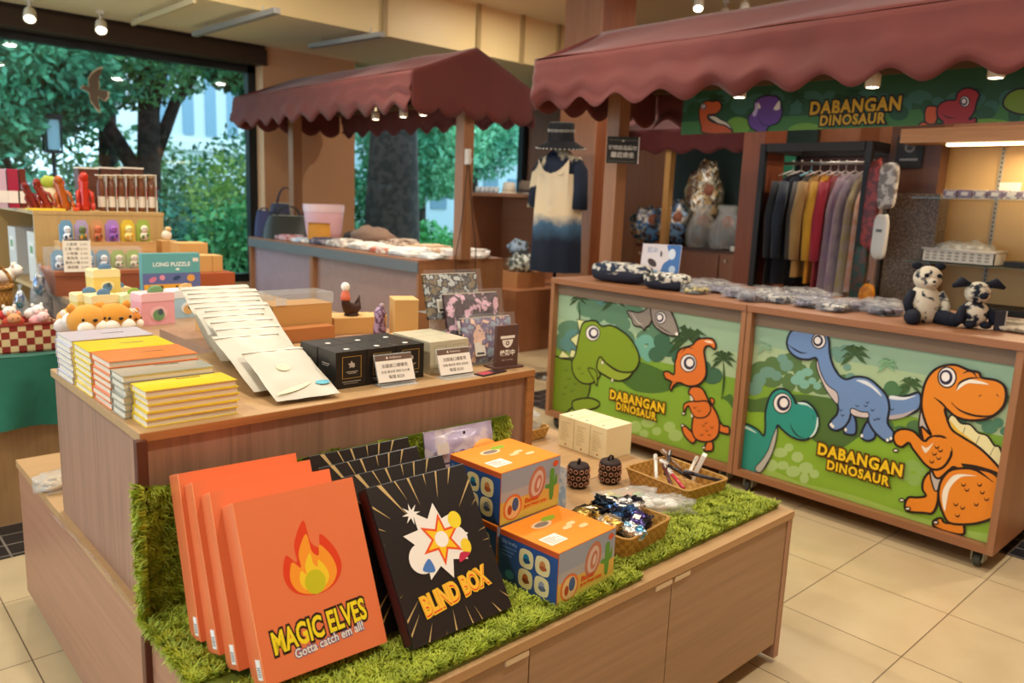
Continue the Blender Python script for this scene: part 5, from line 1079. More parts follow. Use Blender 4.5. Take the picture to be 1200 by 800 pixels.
# shiba plush
def shiba(x, y, lb, s=.125, col='#dc9a3c', rz=0):
    t = thing('plush_dog', lb, 'plush toy', (x, y, BZ), rz, 'lying plush dogs'); F = mat(col, .85, 'fabric', scale=120); W = mat('#f4ecdc', .85, 'fabric', scale=120)
    m = MB(); m.lump((0, s * .75, s * .42), (s * 1.0, s * 1.5, s * .8), F, amp=.02); m.build('body', t)
    m = MB(); m.lump((0, 0, s * .5), (s * 1.12, s * .95, s * .95), F, amp=.01, n=20); h = m.build('head', t)
    for q in (-1, 1):
        m = MB(); m.lump((q * s * .21, -s * .38, s * .34), (s * .48, s * .3, s * .42), W, amp=0, n=16); m.build('cheek', t)
        m = MB(); m.lump((q * s * .42, s * .05, s * .88), (s * .26, s * .14, s * .3), F, amp=0, e=1.2); m.build('ear', t)
        m = MB(); m.lump((q * s * .3, -s * .42, s * .6), (s * .08, s * .05, s * .09), '#17110e', amp=0, n=10); m.build('eye', h)
    m = MB(); m.lump((0, -s * .5, s * .58), (s * .14, s * .08, s * .09), '#17110e', amp=0, n=10); m.build('nose', h)
    return t
for px_, lb, c in ((101, 'golden plush dog with white cheeks lying on the table, left one behind the notebooks', '#dc9a3c'), (131, 'golden plush dog with white cheeks, right one beside the yellow house boxes', '#d8922f')):
    x = px_y(px_, 372, 3.22)[0]; shiba(x, 3.2, lb, .13, c, .15)
x = px_y(157, 378, 3.25)[0]; t = shiba(x, 3.3, 'smaller striped tiger plush right of the two golden plush dogs', .085, '#d08028', .3)
for q in (-.25, 0, .25): m = MB(); m.tube([(q * .06 - .0, -.03, .075), (q * .07, -.005, .083), (q * .075, .025, .08)], .003, '#f0e4d0', 6); m.build('stripe', t)
x = px_y(84, 378, 3.25)[0]; mini_plush(x, 3.28, BZ + .04, '#d8ccc4', '#efe8e0', 'cream plush squeezed left of the golden plush dogs', .07)
# house shaped boxes
def house(x, y, z, c1, c2, pic, lb, w=.115, h=.075):
    t = thing('house_box', lb, 'gift box', (x, y, z), .12, 'little house shaped boxes'); m = MB(); m.box(-w / 2, w / 2, -w * .35, w * .35, 0, h, mat(c1, .5), b=.002); b = m.build('carton', t)
    m = MB(); m.prism([(-w * .5, 0), (w * .5, 0), (w * .5, .03), (w * .42, .035), (-w * .42, .035), (-w * .5, .03)], -w * .36, w * .36, mat(c2, .5), T=Matrix.Translation((0, 0, h)) @ Matrix.Rotation(R(90), 4, 'X')); m.build('roof_lid', t)
    m = MB(); A = Art(m, (0, -w * .36, 0), (1, 0, 0), (0, 0, 1), (-w / 2, w / 2, 0, h + .06), lift=.0006); A.ell((0, h * .5), w * .26, h * .3, c2); A.ell((0, h * .42), w * .18, h * .24, pic); A.ell((w * .06, h * .55), w * .08, h * .14, '#4a5a6a'); m.build('print', b)
    m = MB(); m.lump((0, -w * .2, h + .04), (w * .5, .014, w * .36), mat(pic, .5), amp=.0, n=16); m.build('cut_out_figure', t)
YE, YL = '#e8c868', '#f0dca0'
for px_, py_, Y, lb in ((122, 349, 3.75, 'pale yellow house box with blue figure on top of the yellow pile'), (103, 362, 3.7, 'pale yellow house box at the lower left of the yellow pile'), (137, 361, 3.85, 'pale yellow house box at the lower right of the yellow pile'), (120, 371, 3.62, 'pale yellow house box at the bottom front of the yellow pile')):
    x, z = px_y(px_, py_, Y); house(x, Y, BZ if py_ > 350 else BZ + .095, YE, YL, '#5a7fa0', lb)
x, z = px_y(150, 372, 3.6); house(x + .02, 3.6, BZ, '#c8d890', '#dce8b0', '#88a83c', 'pale green house box right of the yellow pile')
x, z = px_y(182, 380, 3.4); house(x, 3.42, BZ, '#e8a8b0', '#f0c0c4', '#6f9a6a', 'pink house box with green figures right of the pale green one', .14, .1)
x, z = px_y(205, 365, 3.6); house(x + .02, 3.55, BZ, '#a8d0e4', '#e8f0f4', '#d8b070', 'pale blue and white house box beside the pink one', .13, .09)
# brown steps, puzzle and figure packs
RB = mat('#8c4c30', .5, 'wood', axis='x', var=.1)
t = thing('brown_riser', 'reddish brown wooden riser box under the clear figure packs', 'riser', (1.28, 4.62, BZ)); m = MB(); m.box(-.30, .52, -.17, .17, 0, .105, RB); m.build('body', t); m = MB(); m.box(-.305, .525, -.175, .175, .105, .125, mat('#9c5a3a', .5)); m.build('lid', t)
x0, x1, z0, z1 = sp(69, 182, 283, 292, 4.86)
t = thing('wooden_riser', 'light wooden riser carrying the upper row of figure packs', 'riser', ((x0 + x1) / 2, 4.9, BZ)); m = MB(); m.box(-(x1 - x0) / 2, (x1 - x0) / 2, -.06, .06, 0, z1 - BZ, mat('#d0a468', .5, 'wood', axis='x')); m.build('body', t)
UPZ = z1
FC = [('#6f9cb8', '#e4e8ec', '#2a3a58', 'pale blue'), ('#b8a4c8', '#6a7a4a', '#c88a3a', 'lilac and green'), ('#d09a68', '#c86a40', '#6a4a34', 'tan and orange'), ('#b088c8', '#9a5ab0', '#4a3a78', 'purple'), ('#e0c040', '#f0e090', '#e0a020', 'yellow'), ('#a0b850', '#e8d8c0', '#5a7a34', 'lime green')]
def fig_pack(x, y, z, w, h, c, lb, grp):
    t = thing('figure_pack', lb, 'figure pack', (x, y, z), 0, grp); m = MB(); A = Art(m, (0, 0, 0), (1, 0, 0), (0, 0, 1), (-w, w, 0, h * 1.1), lift=0)
    A.fill([(-w * .46, 0), (w * .46, 0), (w * .44, h * .8), (w * .3, h), (0, h * 1.02), (-w * .3, h), (-w * .44, h * .8)], c[0], False); m.box(-w * .45, w * .45, .0, .022, 0, h * .8, c[0]); m.build('backing_card', t)
    m = MB(); m.lump((0, -.018, h * .25), (w * .6, .03, h * .4), mat(c[1], .5), amp=.04); m.lump((0, -.02, h * .58), (w * .5, .03, h * .36), mat(c[1], .5), amp=.02); m.build('figure', t); m = MB(); m.lump((-w * .15, -.034, h * .22), (w * .2, .01, h * .2), mat(c[2], .5), amp=.1); m.lump((w * .16, -.034, h * .3), (w * .16, .01, h * .16), mat(c[2], .5), amp=.1)
    m.lump((-w * .09, -.036, h * .62), (w * .07, .006, h * .06), '#1a1a22', amp=0, n=8); m.lump((w * .09, -.036, h * .62), (w * .07, .006, h * .06), '#1a1a22', amp=0, n=8); m.build('figure_details', t)
    return t
for i in range(6):
    x0, x1, z0, z1 = sp(70 + i * 18, 87 + i * 18, 259, 284, 4.86); fig_pack((x0 + x1) / 2, 4.86, UPZ, x1 - x0, z1 - z0, FC[i], '%s figure in a blister card, %s of six in the upper row' % (FC[i][3], ['first', 'second', 'third', 'fourth', 'fifth', 'last'][i]), 'figure packs in the upper row')
FC2 = [FC[0], FC[0], FC[0], FC[0], FC[5], FC[5]]
for i in range(6):
    x0, x1, z0, z1 = sp(61 + i * 17.5, 78 + i * 17.5, 293, 324, 4.56); zz = BZ + .1255; fig_pack((x0 + x1) / 2, 4.56, zz, x1 - x0, z1 - zz, FC2[i], '%s figure behind clear plastic, %s of six in the lower row' % (FC2[i][3], ['first', 'second', 'third', 'fourth', 'fifth', 'last'][i]), 'figure packs in the lower row')
x0, x1, z0, z1 = sp(58, 168, 290, 325, 4.5); t = thing('clear_cover', 'clear plastic box over the lower row of figure packs', 'clear box', ((x0 + x1) / 2, 4.56, BZ + .1255)); m = MB(); m.box(-(x1 - x0) / 2, (x1 - x0) / 2, -.06, .05, 0, z1 - BZ - .1255, mat('#dfe8ec', .06, 'clear', alpha=.16, bump=0)); m.build('cover', t)
x0, x1, z0, z1 = sp(76, 108, 287, 325, 4.42); t = thing('price_list', 'white price list card standing in front of the lower figure packs', 'price sign', ((x0 + x1) / 2, 4.42, BZ + .126), -.06); w, h = (x1 - x0), z1 - z0
m = MB(); m.box(-w / 2, w / 2, 0, .004, 0, h, '#efe6d4'); A = Art(m, (0, 0, 0), (1, 0, 0), (0, 0, 1), (-w / 2, w / 2, 0, h + .01), lift=.0004); A.rectf(-w * .45, w * .45, h * .96, h, '#4a3a2c')
for k, s_ in enumerate(['小藍熊', '三隻一組', '小熊貓', '紫兔兔', '黃色小鴨', '綠恐龍']): A.text(s_, (-w * .18, h * (.84 - k * .14)), 0, '#5a4e40', h=.017); A.text('$ 350', (w * .25, h * (.84 - k * .14)), 0, '#8a7a68', h=.014)
m.build('card', t)
x0, x1, z0, z1 = sp(168, 235, 297, 340, 4.05); w, h = x1 - x0, z1 - z0
t = thing('purple_box', 'dark purple box lying flat under the puzzle box', 'box', ((x0 + x1) / 2, 4.12, BZ)); m = MB(); m.box(-w * .45, w * .35, -.09, .1, 0, z0 - BZ, '#3c1c60', b=.002); m.build('carton', t)
t = thing('puzzle_box', 'teal LONG PUZZLE box with a coloured picture strip, standing upright', 'puzzle box', ((x0 + x1) / 2, 4.05, z0 + .001), -.02); m = MB(); m.box(-w / 2, w / 2, 0, .05, 0, h, mat('#5fa3a4', .4), b=.001); b = m.build('carton', t)
m = MB(); A = Art(m, (0, 0, 0), (1, 0, 0), (0, 0, 1), (-w / 2, w / 2, 0, h), lift=.0005); A.rectf(-w / 2, w / 2, h * .03, h * .47, '#5f6a9c'); A.rectf(-w * .48, w * .34, 0, h * .17, '#e8a838'); A.rectf(-w * .4, -w * .16, h * .05, h * .13, '#3a3020')
for k in range(4): A.rectf(w * (.06 + k * .065), w * (.1 + k * .065), h * .05, h * .12, '#5a4020')
A.text('LONG PUZZLE', (0, h * .7), w * .64, '#e4ede8', bold=.03); A.ell((-w * .33, h * .3), .02, .012, '#d07a98', rot=30); A.ell((-w * .17, h * .35), .013, .013, '#e090a8'); A.ell((w * .08, h * .33), .02, .01, '#2a4468', rot=20); A.ell((w * .33, h * .32), .02, .018, '#e0a050'); A.rectf(w * .37, w * .47, h * .77, h * .87, '#e8dcd0'); A.ell((w * .1, h * .57), .01, .006, '#e4ede8'); m.build('print', b)
x0, x1, z0, z1 = sp(238, 273, 319, 332, 4.3); t = thing('brown_box', 'flat reddish brown box beside the puzzle box, under two kraft boxes', 'box', ((x0 + x1) / 2 - .05, 4.35, BZ)); m = MB(); m.box(-.2, (x1 - x0) / 2 + .05, -.08, .1, 0, z1 - BZ, mat('#a8542e', .5), b=.002); m.build('carton', t); zk = z1
for a, b_, lb in ((226, 250, 'upright kraft box just right of the puzzle box'), (250.5, 262, 'narrow kraft box furthest right in the row beside the puzzle box')):
    x0, x1, z0, z1 = sp(a, b_, 300, 319, 4.32); kraft(x0, 4.33, zk + .001, x1 - x0, .12, z1 - zk, 0, lb, KR)
kraft(px_y(203, 300, 4.6)[0], 4.5, BZ, .16, .14, .26, 0, 'kraft box mostly hidden behind the puzzle box', KR)
x0, x1, z0, z1 = sp(184, 201, 281, 296, 4.95); t = kraft(x0, 4.86, BZ, x1 - x0, .1, z1 - BZ, 0, 'small kraft box under the white and orange bird figure', KR)
t = thing('bird_figure', 'small white and orange round figure on the kraft box right of the figure packs', 'figurine', ((x0 + x1) / 2, 4.9, z1 + .001)); m = MB(); m.lump((0, 0, .03), (.06, .05, .06), '#e8dcc8', amp=.03); m.build('body', t); m = MB(); m.lump((.01, 0, .066), (.038, .038, .034), '#d8b078', amp=.03); m.build('head', t)
# tall open cabinet
x0 = px_y(39, 246, 5.05)[0]; x1 = px_y(191, 249, 5.05)[0]; CT = 1.335; LW = mat('#c2a068', .5, 'wood', axis='z', var=.08)
t = thing('shelf_cabinet', 'light wooden cabinet with an open left side, carrying bottles and red figures on top', 'cabinet', ((x0 + x1) / 2, 5.65, 0)); W2 = (x1 - x0) / 2; o = t.location.copy()
for nm_, q in (('front_panel', (-W2, W2, -.6, -.575, 0, CT - .02)), ('back_panel', (-W2, W2, .575, .6, 0, CT - .02)), ('right_panel', (W2 - .02, W2, -.575, .575, 0, CT - .02)), ('top', (-W2 - .004, W2 + .004, -.604, .604, CT - .02, CT)), ('shelf', (-W2, W2 - .02, -.575, .575, .88, .9)), ('shelf', (-W2, W2 - .02, -.575, .575, .45, .47))):
    m = MB(); m.box(*q, LW); m.build(nm_, t)
m = MB(); m.box(W2 - .09, W2 - .075, -.575, .575, 0, CT - .02, '#3a3634'); m.build('inner_back', t)
for i, (dx, dy, w, d, h, z, c, lb) in enumerate([(.02, -.3, .3, .22, .3, .9, '#d8d4cc', 'tall white box with a green mark inside the open cabinet, front one'), (.1, -.02, .2, .18, .27, .9, '#8a8884', 'grey box inside the open cabinet beside the tall white box'), (.03, .3, .25, .22, .3, .9, '#cfccc6', 'white box deepest inside the open cabinet'), (.02, -.25, .3, .4, .2, .47, '#a8a49c', 'large pale box on the low shelf of the open cabinet')]):
    t2 = thing('stored_box', lb, 'box', (o.x - W2 + dx + .12, o.y + dy, z + .001)); m = MB(); m.box(-.1, .18, -d / 2, d / 2, 0, h, c, b=.002); m.build('carton', t2)
    m = MB(); m.box(-.1025, -.101, -d * .3, d * .3, h * .5, h * .8, '#e8e4dc'); m.box(-.104, -.1026, -d * .15, d * .15, h * .58, h * .72, '#6a9a5a'); m.build('label', t2)
# things on the cabinet
YF = 5.14
def bottle_pack(px0, px1, top, lb):
    x0, x1, z0, z1 = sp(px0, px1, top, 245, YF); w = x1 - x0; h = z1 - CT; t = thing('bottle_pack', lb, 'bottle pack', ((x0 + x1) / 2, YF + .03, CT), 0, 'bottle packs on the cabinet')
    m = MB(); m.lathe([(w * .38, .003), (w * .4, .01), (w * .4, h * .8), (w * .25, h * .88), (w * .25, h * .95)], mat('#6a3c22', .15), n=14); bt = m.build('bottle', t); m = MB(); m.lathe([(w * .41, h * .12), (w * .41, h * .42)], '#d8cfc0', n=14, closed=False); m.build('label', bt); m = MB(); m.lathe([(w * .27, h * .93), (w * .27, h)], '#c8b088', n=12); m.build('cap', bt)
    m = MB(); m.box(w * .46, w * .5, -w * .45, w * .45, 0, h, '#ece4d4'); m.box(-w * .5, w * .5, -w * .45, w * .45, h, h + .006, '#ece0cc'); m.box(w * .455, w * .505, -w * .47, -w * .45, 0, h * .35, '#f0ece4'); m.box(w * .44, w * .505, -w * .475, -w * .45, h * .35, h * .7, '#b02c24'); m.build('carton_frame', t)
for i in range(6):
    bottle_pack(116 + i * 11.6, 127 + i * 11.6, 206, 'amber bottle in a white edged pack on the cabinet, %s from the left' % ['first', 'second', 'third', 'fourth', 'fifth', 'sixth'][i])
for i in range(3):
    x0, x1, z0, z1 = sp(92 + i * 26, 116 + i * 26, 198, 240, 5.4); t = thing('bottle_carton', 'dark brown bottle carton with pale top behind the front bottles, %s from the left' % ['first', 'second', 'third'][i], 'carton', ((x0 + x1) / 2, 5.42, CT), group='bottle cartons in the rear row'); m = MB(); m.box(-(x1 - x0) * .48, (x1 - x0) * .48, -.05, .05, 0, z1 - CT, '#5a3020'); m.build('carton', t); m = MB(); m.box(-(x1 - x0) * .5, (x1 - x0) * .5, -.055, .055, z1 - CT, z1 - CT + .01, '#e0d8c8'); m.build('top_edge', t)
def lobster(px0, px1, top, bot, col, lb, seed, Y=5.15, tilt=0):
    x0, x1, z0, z1 = sp(px0, px1, top, bot, Y); w, h = x1 - x0, z1 - CT; t = thing('red_figure', lb, 'figurine', ((x0 + x1) / 2, Y, CT), 0, 'glossy red crayfish figures'); M_ = mat(col, .15, spec=.8)
    T = Matrix.Translation((0, 0, h * .45)) @ Matrix.Rotation(tilt, 4, 'Y')
    m = MB(); m.tube([(0, 0, -h * .45 + i * h * .15) for i in range(7)], [w * (.30 + .08 * (i % 2)) * (1 - .05 * i) for i in range(7)], M_, 12, T=T); m.build('body', t)
    for s_ in (-1, 1):
        m = MB(); m.tube([(s_ * w * .15, 0, h * .1), (s_ * w * .38, -.02, h * .0), (s_ * w * .4, -.03, -h * .25)], [w * .1, w * .12, w * .08], M_, 8, T=T); m.lump((s_ * w * .4, -.03, -h * .33), (w * .24, .03, h * .22), M_, amp=.05, T=T); m.build('claw', t)
    m = MB(); m.lump((0, -.02, h * .42), (w * .45, w * .4, h * .24), mat(col, .2), amp=.04, T=T); m.build('head', t)
lobster(27, 45, 212, 240, '#7a1c18', 'dark red glossy crayfish figure at the left end of the cabinet top', 1, tilt=-.4)
lobster(40, 60, 208, 241, '#8c2a1c', 'brownish red glossy crayfish figure, second from the left', 2, tilt=-.35)
lobster(62, 84, 205, 243, '#b0581c', 'amber orange glossy crayfish figure behind the yellow box edge', 3, tilt=-.2)
lobster(88, 110, 201, 244, '#c02c18', 'bright red upright crayfish figure right of the small orange cup', 4)
x0, x1, z0, z1 = sp(33, 76, 239, 246, 5.08); t = thing('yellow_tray', 'flat yellow tray under the crayfish figures at the cabinet corner', 'tray', ((x0 + x1) / 2, 5.12, CT)); m = MB(); m.box(-(x1 - x0) / 2, (x1 - x0) / 2, -.06, .03, 0, .012, '#e8c83c', b=.002); m.build('tray_body', t)
x, z = px_y(89, 243, 5.08); t = thing('orange_cup', 'tiny orange red cup on the cabinet top between the figures', 'cup', (x, 5.08, CT)); m = MB(); m.lathe([(.014, 0), (.019, .02), (.016, .02), (.012, .003)], '#d84a20', n=14); m.build('cup_body', t)
for i, (a, b_, c, lb) in enumerate([(-6, 8, '#c8a8b8', 'clear pink box at the far left of the cabinet top'), (8, 22, '#a02c44', 'dark pink and clear gift box beside the leftmost one'), (22, 30, '#6a2c24', 'leaning dark red card left of the crayfish figures')]):
    x0, x1, z0, z1 = sp(a, b_, 198, 238, 5.5); t = thing('gift_box', lb, 'gift box', ((x0 + x1) / 2 if i < 2 else x0 + .02, 5.5, CT)); m = MB(); m.box(-(x1 - x0) * .45, (x1 - x0) * .45, -.05, .05, 0, z1 - CT, mat(c, .2), b=.002); m.build('box_body', t); m = MB(); m.box(-.03, .03, -.052, -.0505, .03, .1, '#e8dcd0'); m.build('label', t)
t = thing('honey_jar', 'gift bundle with green ribbon and pale jars behind the crayfish figures', 'gift', (px_y(56, 230, 5.4)[0], 5.38, CT)); m = MB(); m.lathe([(.05, 0), (.055, .1), (.035, .13), (.035, .15)], mat('#d8c8a0', .2), n=16); m.build('jar', t); m = MB(); m.lump((0, -.03, .16), (.09, .03, .07), '#a8b83c', amp=.2); m.lump((.05, -.03, .15), (.06, .03, .06), '#d83020', amp=.2); m.build('ribbon', t)

# ================================================================== FAR STALL
cF1, oF1 = counter('stall_counter', 'plain wooden counter unit of the far stall, nearer one, with the clothes on top', 5.03, 6.76, mat('#9d8078', .45, 'wood', axis='x', var=.1), zt=1.0)
cF2, oF2 = counter('stall_counter', 'plain wooden counter unit of the far stall, farther one next to the big window', 6.765, 8.12, mat('#9a8288', .45, 'wood', axis='x', var=.1), zt=1.0)
m = MB(); m.box(3.69, 4.52, 5.032, 5.04, .085, .96, STV); m.build('end_panel', cF1, oF1)
CZ = 1.0005
def fx(px, py, X=3.85): return px_x(px, py, X)[0]
FAB = lambda h, k=None, s=30: mat(h, .8, 'fabric') if not k else mat(h, .8, 'mottle', c2=k, scale=s)
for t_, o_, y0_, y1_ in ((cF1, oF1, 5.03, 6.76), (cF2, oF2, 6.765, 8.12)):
    m = MB(); m.box(3.638, 3.65, y0_, y1_, .90, .985, mat('#66696c', .35)); m.build('edge_band', t_, o_)  # blue-grey strip along the counter front, a reflection painted as colour
# handbags
def handbag(x, y, w, h, d, m_, lb, rz=0, hh=.12):
    t = thing('handbag', lb, 'handbag', (x, y, CZ), rz)
    m = MB(); m.grid(lambda u, v: (math.cos(2 * math.pi * u) * abs(math.cos(2 * math.pi * u)) ** -.35 * w / 2 * (1 - .28 * v ** 2) if abs(math.cos(2 * math.pi * u)) > 1e-3 else 0, math.sin(2 * math.pi * u) * d / 2 * (1 - .75 * v), h * v), 28, 8, m_); m.add([(-w * .36, -.012, h), (w * .36, -.012, h), (w * .36, .012, h), (-w * .36, .012, h)], [(0, 1, 2, 3)], m_); m.build('bag_body', t)
    for s_ in (-1, 1):
        m = MB(); m.tube([(w * .22 * math.cos(a), s_ * .015, h * .92 + hh * math.sin(a)) for a in [i * math.pi / 12 for i in range(13)]], .006, m_, 6); m.build('handle', t)
    m = MB(); m.box(-w * .3, w * .3, -.006, .006, h, h + .006, mat('#8a7a60', .3, 'metal')); m.build('zip', t); return t
handbag(3.88, 7.66, .58, .24, .22, mat('#2c2a20', .35), 'dark olive leather handbag on the far counter, in front of the purple bags', R(-50))
handbag(4.0, 7.95, .46, .36, .18, mat('#2a1830', .4), 'dark purple handbag standing behind the olive handbag', R(-50), .2)
handbag(3.78, 8.02, .22, .28, .12, mat('#2a2650', .5), 'tall navy bag at the left end of the far counter', R(-50), .05)
# pink tote
t = thing('tote_bag', 'large pale pink tote bag standing on the far counter before the wall pillar', 'tote bag', (4.1, 7.32, CZ)); m = MB(); m.lathe([(.17, 0), (.19, .1), (.205, .24), (.215, .36), (.205, .37), (.19, .2), (.17, .02)], mat('#e8b8c0', .4), n=28, sx=1, sy=.8); m.build('bag_body', t)
m = MB(); m.lathe([(.216, .3), (.219, .36), (.214, .375)], mat('#f0d0d4', .4), n=28, sy=.8, closed=False); m.build('hem', t)
# mustard bag
t = thing('mustard_bag', 'mustard yellow square fabric bag leaning in front of the pink tote', 'bag', (3.88, 7.02, CZ), R(-55)); m = MB(); m.grid(lambda u, v: ((u - .5) * (.26 - .03 * v), -.03 * math.sin(math.pi * u) * (1 - v * .6), .2 * v), 14, 8, FAB('#c8862a')); m.grid(lambda u, v: ((u - .5) * (.26 - .03 * v), .03 * math.sin(math.pi * u) * (1 - v * .6), .2 * v), 14, 8, FAB('#c8862a')); m.build('bag_body', t); m = MB(); m.box(-.12, .12, -.022, .01, .195, .2, '#a86a1c'); m.build('hem', t)
# taupe cap like bag
m = MB(); m.lump((0, 0, .09), (.44, .26, .2), FAB('#8a6e5c'), seed=4, amp=.12, fr=2, n=24, flat=True); o = m.build('slouchy_bag'); o.location = (4.25, 6.62, CZ - .005); o.rotation_euler = (0, 0, -.9); tag(o, 'taupe slouchy bag slumped at the back of the far counter, before the tree trunk window', 'bag')
m = MB(); m.lump((0, 0, .06), (.3, .2, .13), FAB('#2c2426'), seed=5, amp=.14, n=20, flat=True); o = m.build('slouchy_bag'); o.location = (4.2, 6.88, CZ - .004); o.rotation_euler = (0, 0, .3); tag(o, 'black crumpled bag between the pink tote and the taupe bag', 'bag')
# folded clothes
CLO = [(3.84, 7.55, .3, .24, .05, '#d8b8b8', '#b06a68', 'pink and grey folded scarf next to the olive handbag'), (3.82, 7.2, .24, .2, .04, '#b8c0c8', '#e8e0dc', 'pale blue grey folded cloth in front of the pink tote'), (3.84, 6.82, .3, .24, .06, '#4a4450', '#8a8088', 'dark grey folded cloth right of the mustard bag'),
       (3.86, 6.5, .34, .26, .07, '#e4dcd0', '#a89a90', 'cream and grey folded shirt in the middle of the far counter'), (3.9, 6.15, .36, .28, .06, '#ece6dc', '#d0c8bc', 'white folded shirt right of the cream and grey one'), (3.88, 5.8, .34, .26, .05, '#e0d8cc', '#c86a50', 'white folded cloth with coral pattern on the far counter'),
       (4.2, 6.1, .34, .3, .09, '#c8b8a8', '#8a6a58', 'beige folded knit at the back of the far counter'), (4.22, 5.65, .36, .32, .07, '#d8b898', '#f0e8e0', 'tan folded cloth at the back near the wooden post'), (3.87, 5.45, .34, .3, .06, '#f0ece4', '#c8ccd0', 'stack of flat white shirts at the near front corner of the far counter'),
       (3.88, 5.2, .36, .2, .035, '#c8ccc8', '#f0eee8', 'grey white flat packed shirt right at the near corner of the far counter'), (4.35, 5.3, .34, .36, .06, '#d8d0c8', '#f4f0ec', 'clear wrapped white clothes right of the wooden post'), (4.32, 5.15, .3, .14, .04, '#e8e4dc', '#c8a898', 'wrapped cream garment at the right end of the far counter')]
for i, (x, y, w, d, h, c, c2, lb) in enumerate(CLO):
    t = thing('folded_cloth', lb, 'folded clothes', (x, y, CZ), 0, 'folded clothes on the far counter')
    m = MB(); m.lump((0, 0, h * .4), (d, w, h), mat(c, .8, 'mottle', c2=c2, scale=14), seed=i, amp=.12, fr=3, e=.45, n=24, flat=True); m.build('lower_fold', t); m = MB(); m.lump((.01, .02 * (i % 3 - 1), h * .85), (d * .8, w * .8, h * .5), mat(c2 if i % 3 == 0 else c, .8, 'mottle', c2=c, scale=10), seed=i + 20, amp=.15, fr=3, e=.5, n=20); m.build('upper_fold', t)
# crossbody bag hanging from the post
t = thing('crossbody_bag', 'small black crossbody bag hanging by its long strap from the far stall post', 'bag', (4.03, 4.925, .78)); ST = mat('#2c2420', .6)
m = MB(); m.lump((0, -.02, .07), (.21, .05, .13), mat('#1c1a1c', .4), amp=.02, e=.5, n=24); m.build('bag_body', t); m = MB(); m.tube([(-.1, -.02, .12), (-.11, -.02, .26), (-.06, -.02, .5), (-.01, -.02, 1.0)], .004, ST, 6); m.tube([(.1, -.02, .12), (.1, -.02, .3), (.05, -.02, .6), (0, -.02, 1.0)], .004, ST, 6); m.build('strap', t)
m = MB(); m.box(-.015, .015, -.03, .02, .98, 1.1, '#d8d0c4', b=.003); m.tube([(0, -.03, 1.0), (0, -.05, .99), (0, -.05, 1.03)], .004, '#d8d0c4', 6); tag(m.build('wall_hook', None, (4.03, 4.93, 1.78), T=Matrix.Translation((4.03, 4.925, .78))), 'white hook fixed to the near post of the far stall, above the crossbody bag', 'hook')

# ------------------------------------------------------------------ hat shelf and low cabinets behind
t = thing('low_cabinet', 'low wooden cabinet with two doors on the floor behind the mannequin', 'cabinet', (6.5, 6.55, 0)); LC = mat('#a8714e', .45, 'wood', axis='z', var=.1)
m = MB(); m.box(-.3, .3, -1.2, 1.1, .06, .58, LC); m.build('body', t); m = MB(); m.box(-.31, .3, -1.2, 1.1, .58, .6, LC); m.build('top', t); m = MB(); m.box(-.27, .3, -1.18, 1.08, 0, .06, '#5a3a28'); m.build('plinth', t)
for k in range(4): m = MB(); m.box(-.315, -.3, -1.19 + k * .575, -1.19 + k * .575 + .565, .07, .57, LC); m.build('door', t)
t = thing('hat_shelf', 'open wooden cube shelf standing on the low cabinet, carrying hats', 'shelf', (6.5, 6.95, .60)); HS = mat('#b07a58', .45, 'wood', axis='y', var=.1)
for nm_, q in (('top', (-.28, .3, -.62, .62, .93, .97)), ('side_panel', (-.28, .3, -.62, -.58, 0, .93)), ('side_panel', (-.28, .3, .58, .62, 0, .93)), ('back_panel', (.26, .3, -.58, .58, 0, .93)), ('bottom', (-.28, .26, -.58, .58, 0, .03))): m = MB(); m.box(*q, HS); m.build(nm_, t)
def hat(x, y, z, c, lb, s=1.0, brim=.15, band=None):
    t = thing('hat', lb, 'hat', (x, y, z)); HM = mat(c, .8, 'fabric'); m = MB(); m.lathe([(.085 * s, .01), (.08 * s, .06 * s), (.075 * s, .115 * s), (.055 * s, .13 * s), (.0, .125 * s)], HM, n=22, closed=False); m.build('crown', t)
    m = MB(); m.lathe([(.085 * s, .014), (brim * s, -.0 + .004), (brim * s, .0), (.08 * s, .004)], HM, n=24, closed=False); m.build('brim', t)
    m = MB(); m.lathe([(.0865 * s, .02), (.0835 * s, .045 * s)], mat(band or '#4a3a30', .8), n=22, closed=False); m.build('band', t)
hat(6.38, 7.0, 1.571, '#e4dcc8', 'cream knitted hat at the middle of the hat shelf top', 1.0, .11, '#c8b898'); hat(6.4, 6.72, 1.571, '#6a5a4c', 'grey brown flat topped hat on the hat shelf', 1.15, .1, '#3a302a'); hat(6.36, 6.4, 1.571, '#e0d4bc', 'wide straw hat at the right end of the hat shelf', 1.2, .2, '#c4b48c')
t = thing('black_hat_stand', 'small black bag form standing behind the straw hat', 'display stand', (6.55, 6.5, 1.571)); m = MB(); m.prism([(-.06, 0), (.06, 0), (.08, .26), (-.1, .22)], -.03, .03, '#1a1a1e', T=Matrix.Rotation(R(90), 4, 'X')); m.build('form', t)
for i in range(5):
    t = thing('glass_jar', 'small clear jar on the hat shelf top, %s of five from the left' % ['first', 'second', 'third', 'fourth', 'fifth'][i], 'jar', (6.32, 7.5 - i * .085, 1.571), group='small clear jars on the hat shelf'); m = MB(); m.lathe([(.03, 0), (.032, .05), (.028, .055)], mat('#dfe8ea', .1), n=12); m.build('jar_body', t); m = MB(); m.lathe([(.03, .055), (.03, .07)], '#f0f0ec', n=12); m.build('lid', t)
for x, y, c, s_, lb in ((6.4, 7.0, '#8a6444', .14, 'small brown jug inside the cube shelf'), (6.42, 6.75, '#5a3a34', .2, 'dark red pot inside the cube shelf')):
    t = thing('vase', lb, 'vase', (x, y, .631)); m = MB(); m.lathe([(s_ * .35, 0), (s_ * .5, s_ * .4), (s_ * .4, s_ * .8), (s_ * .25, s_), (s_ * .3, s_ * 1.2)], mat(c, .4), n=16); m.build('vase_body', t)
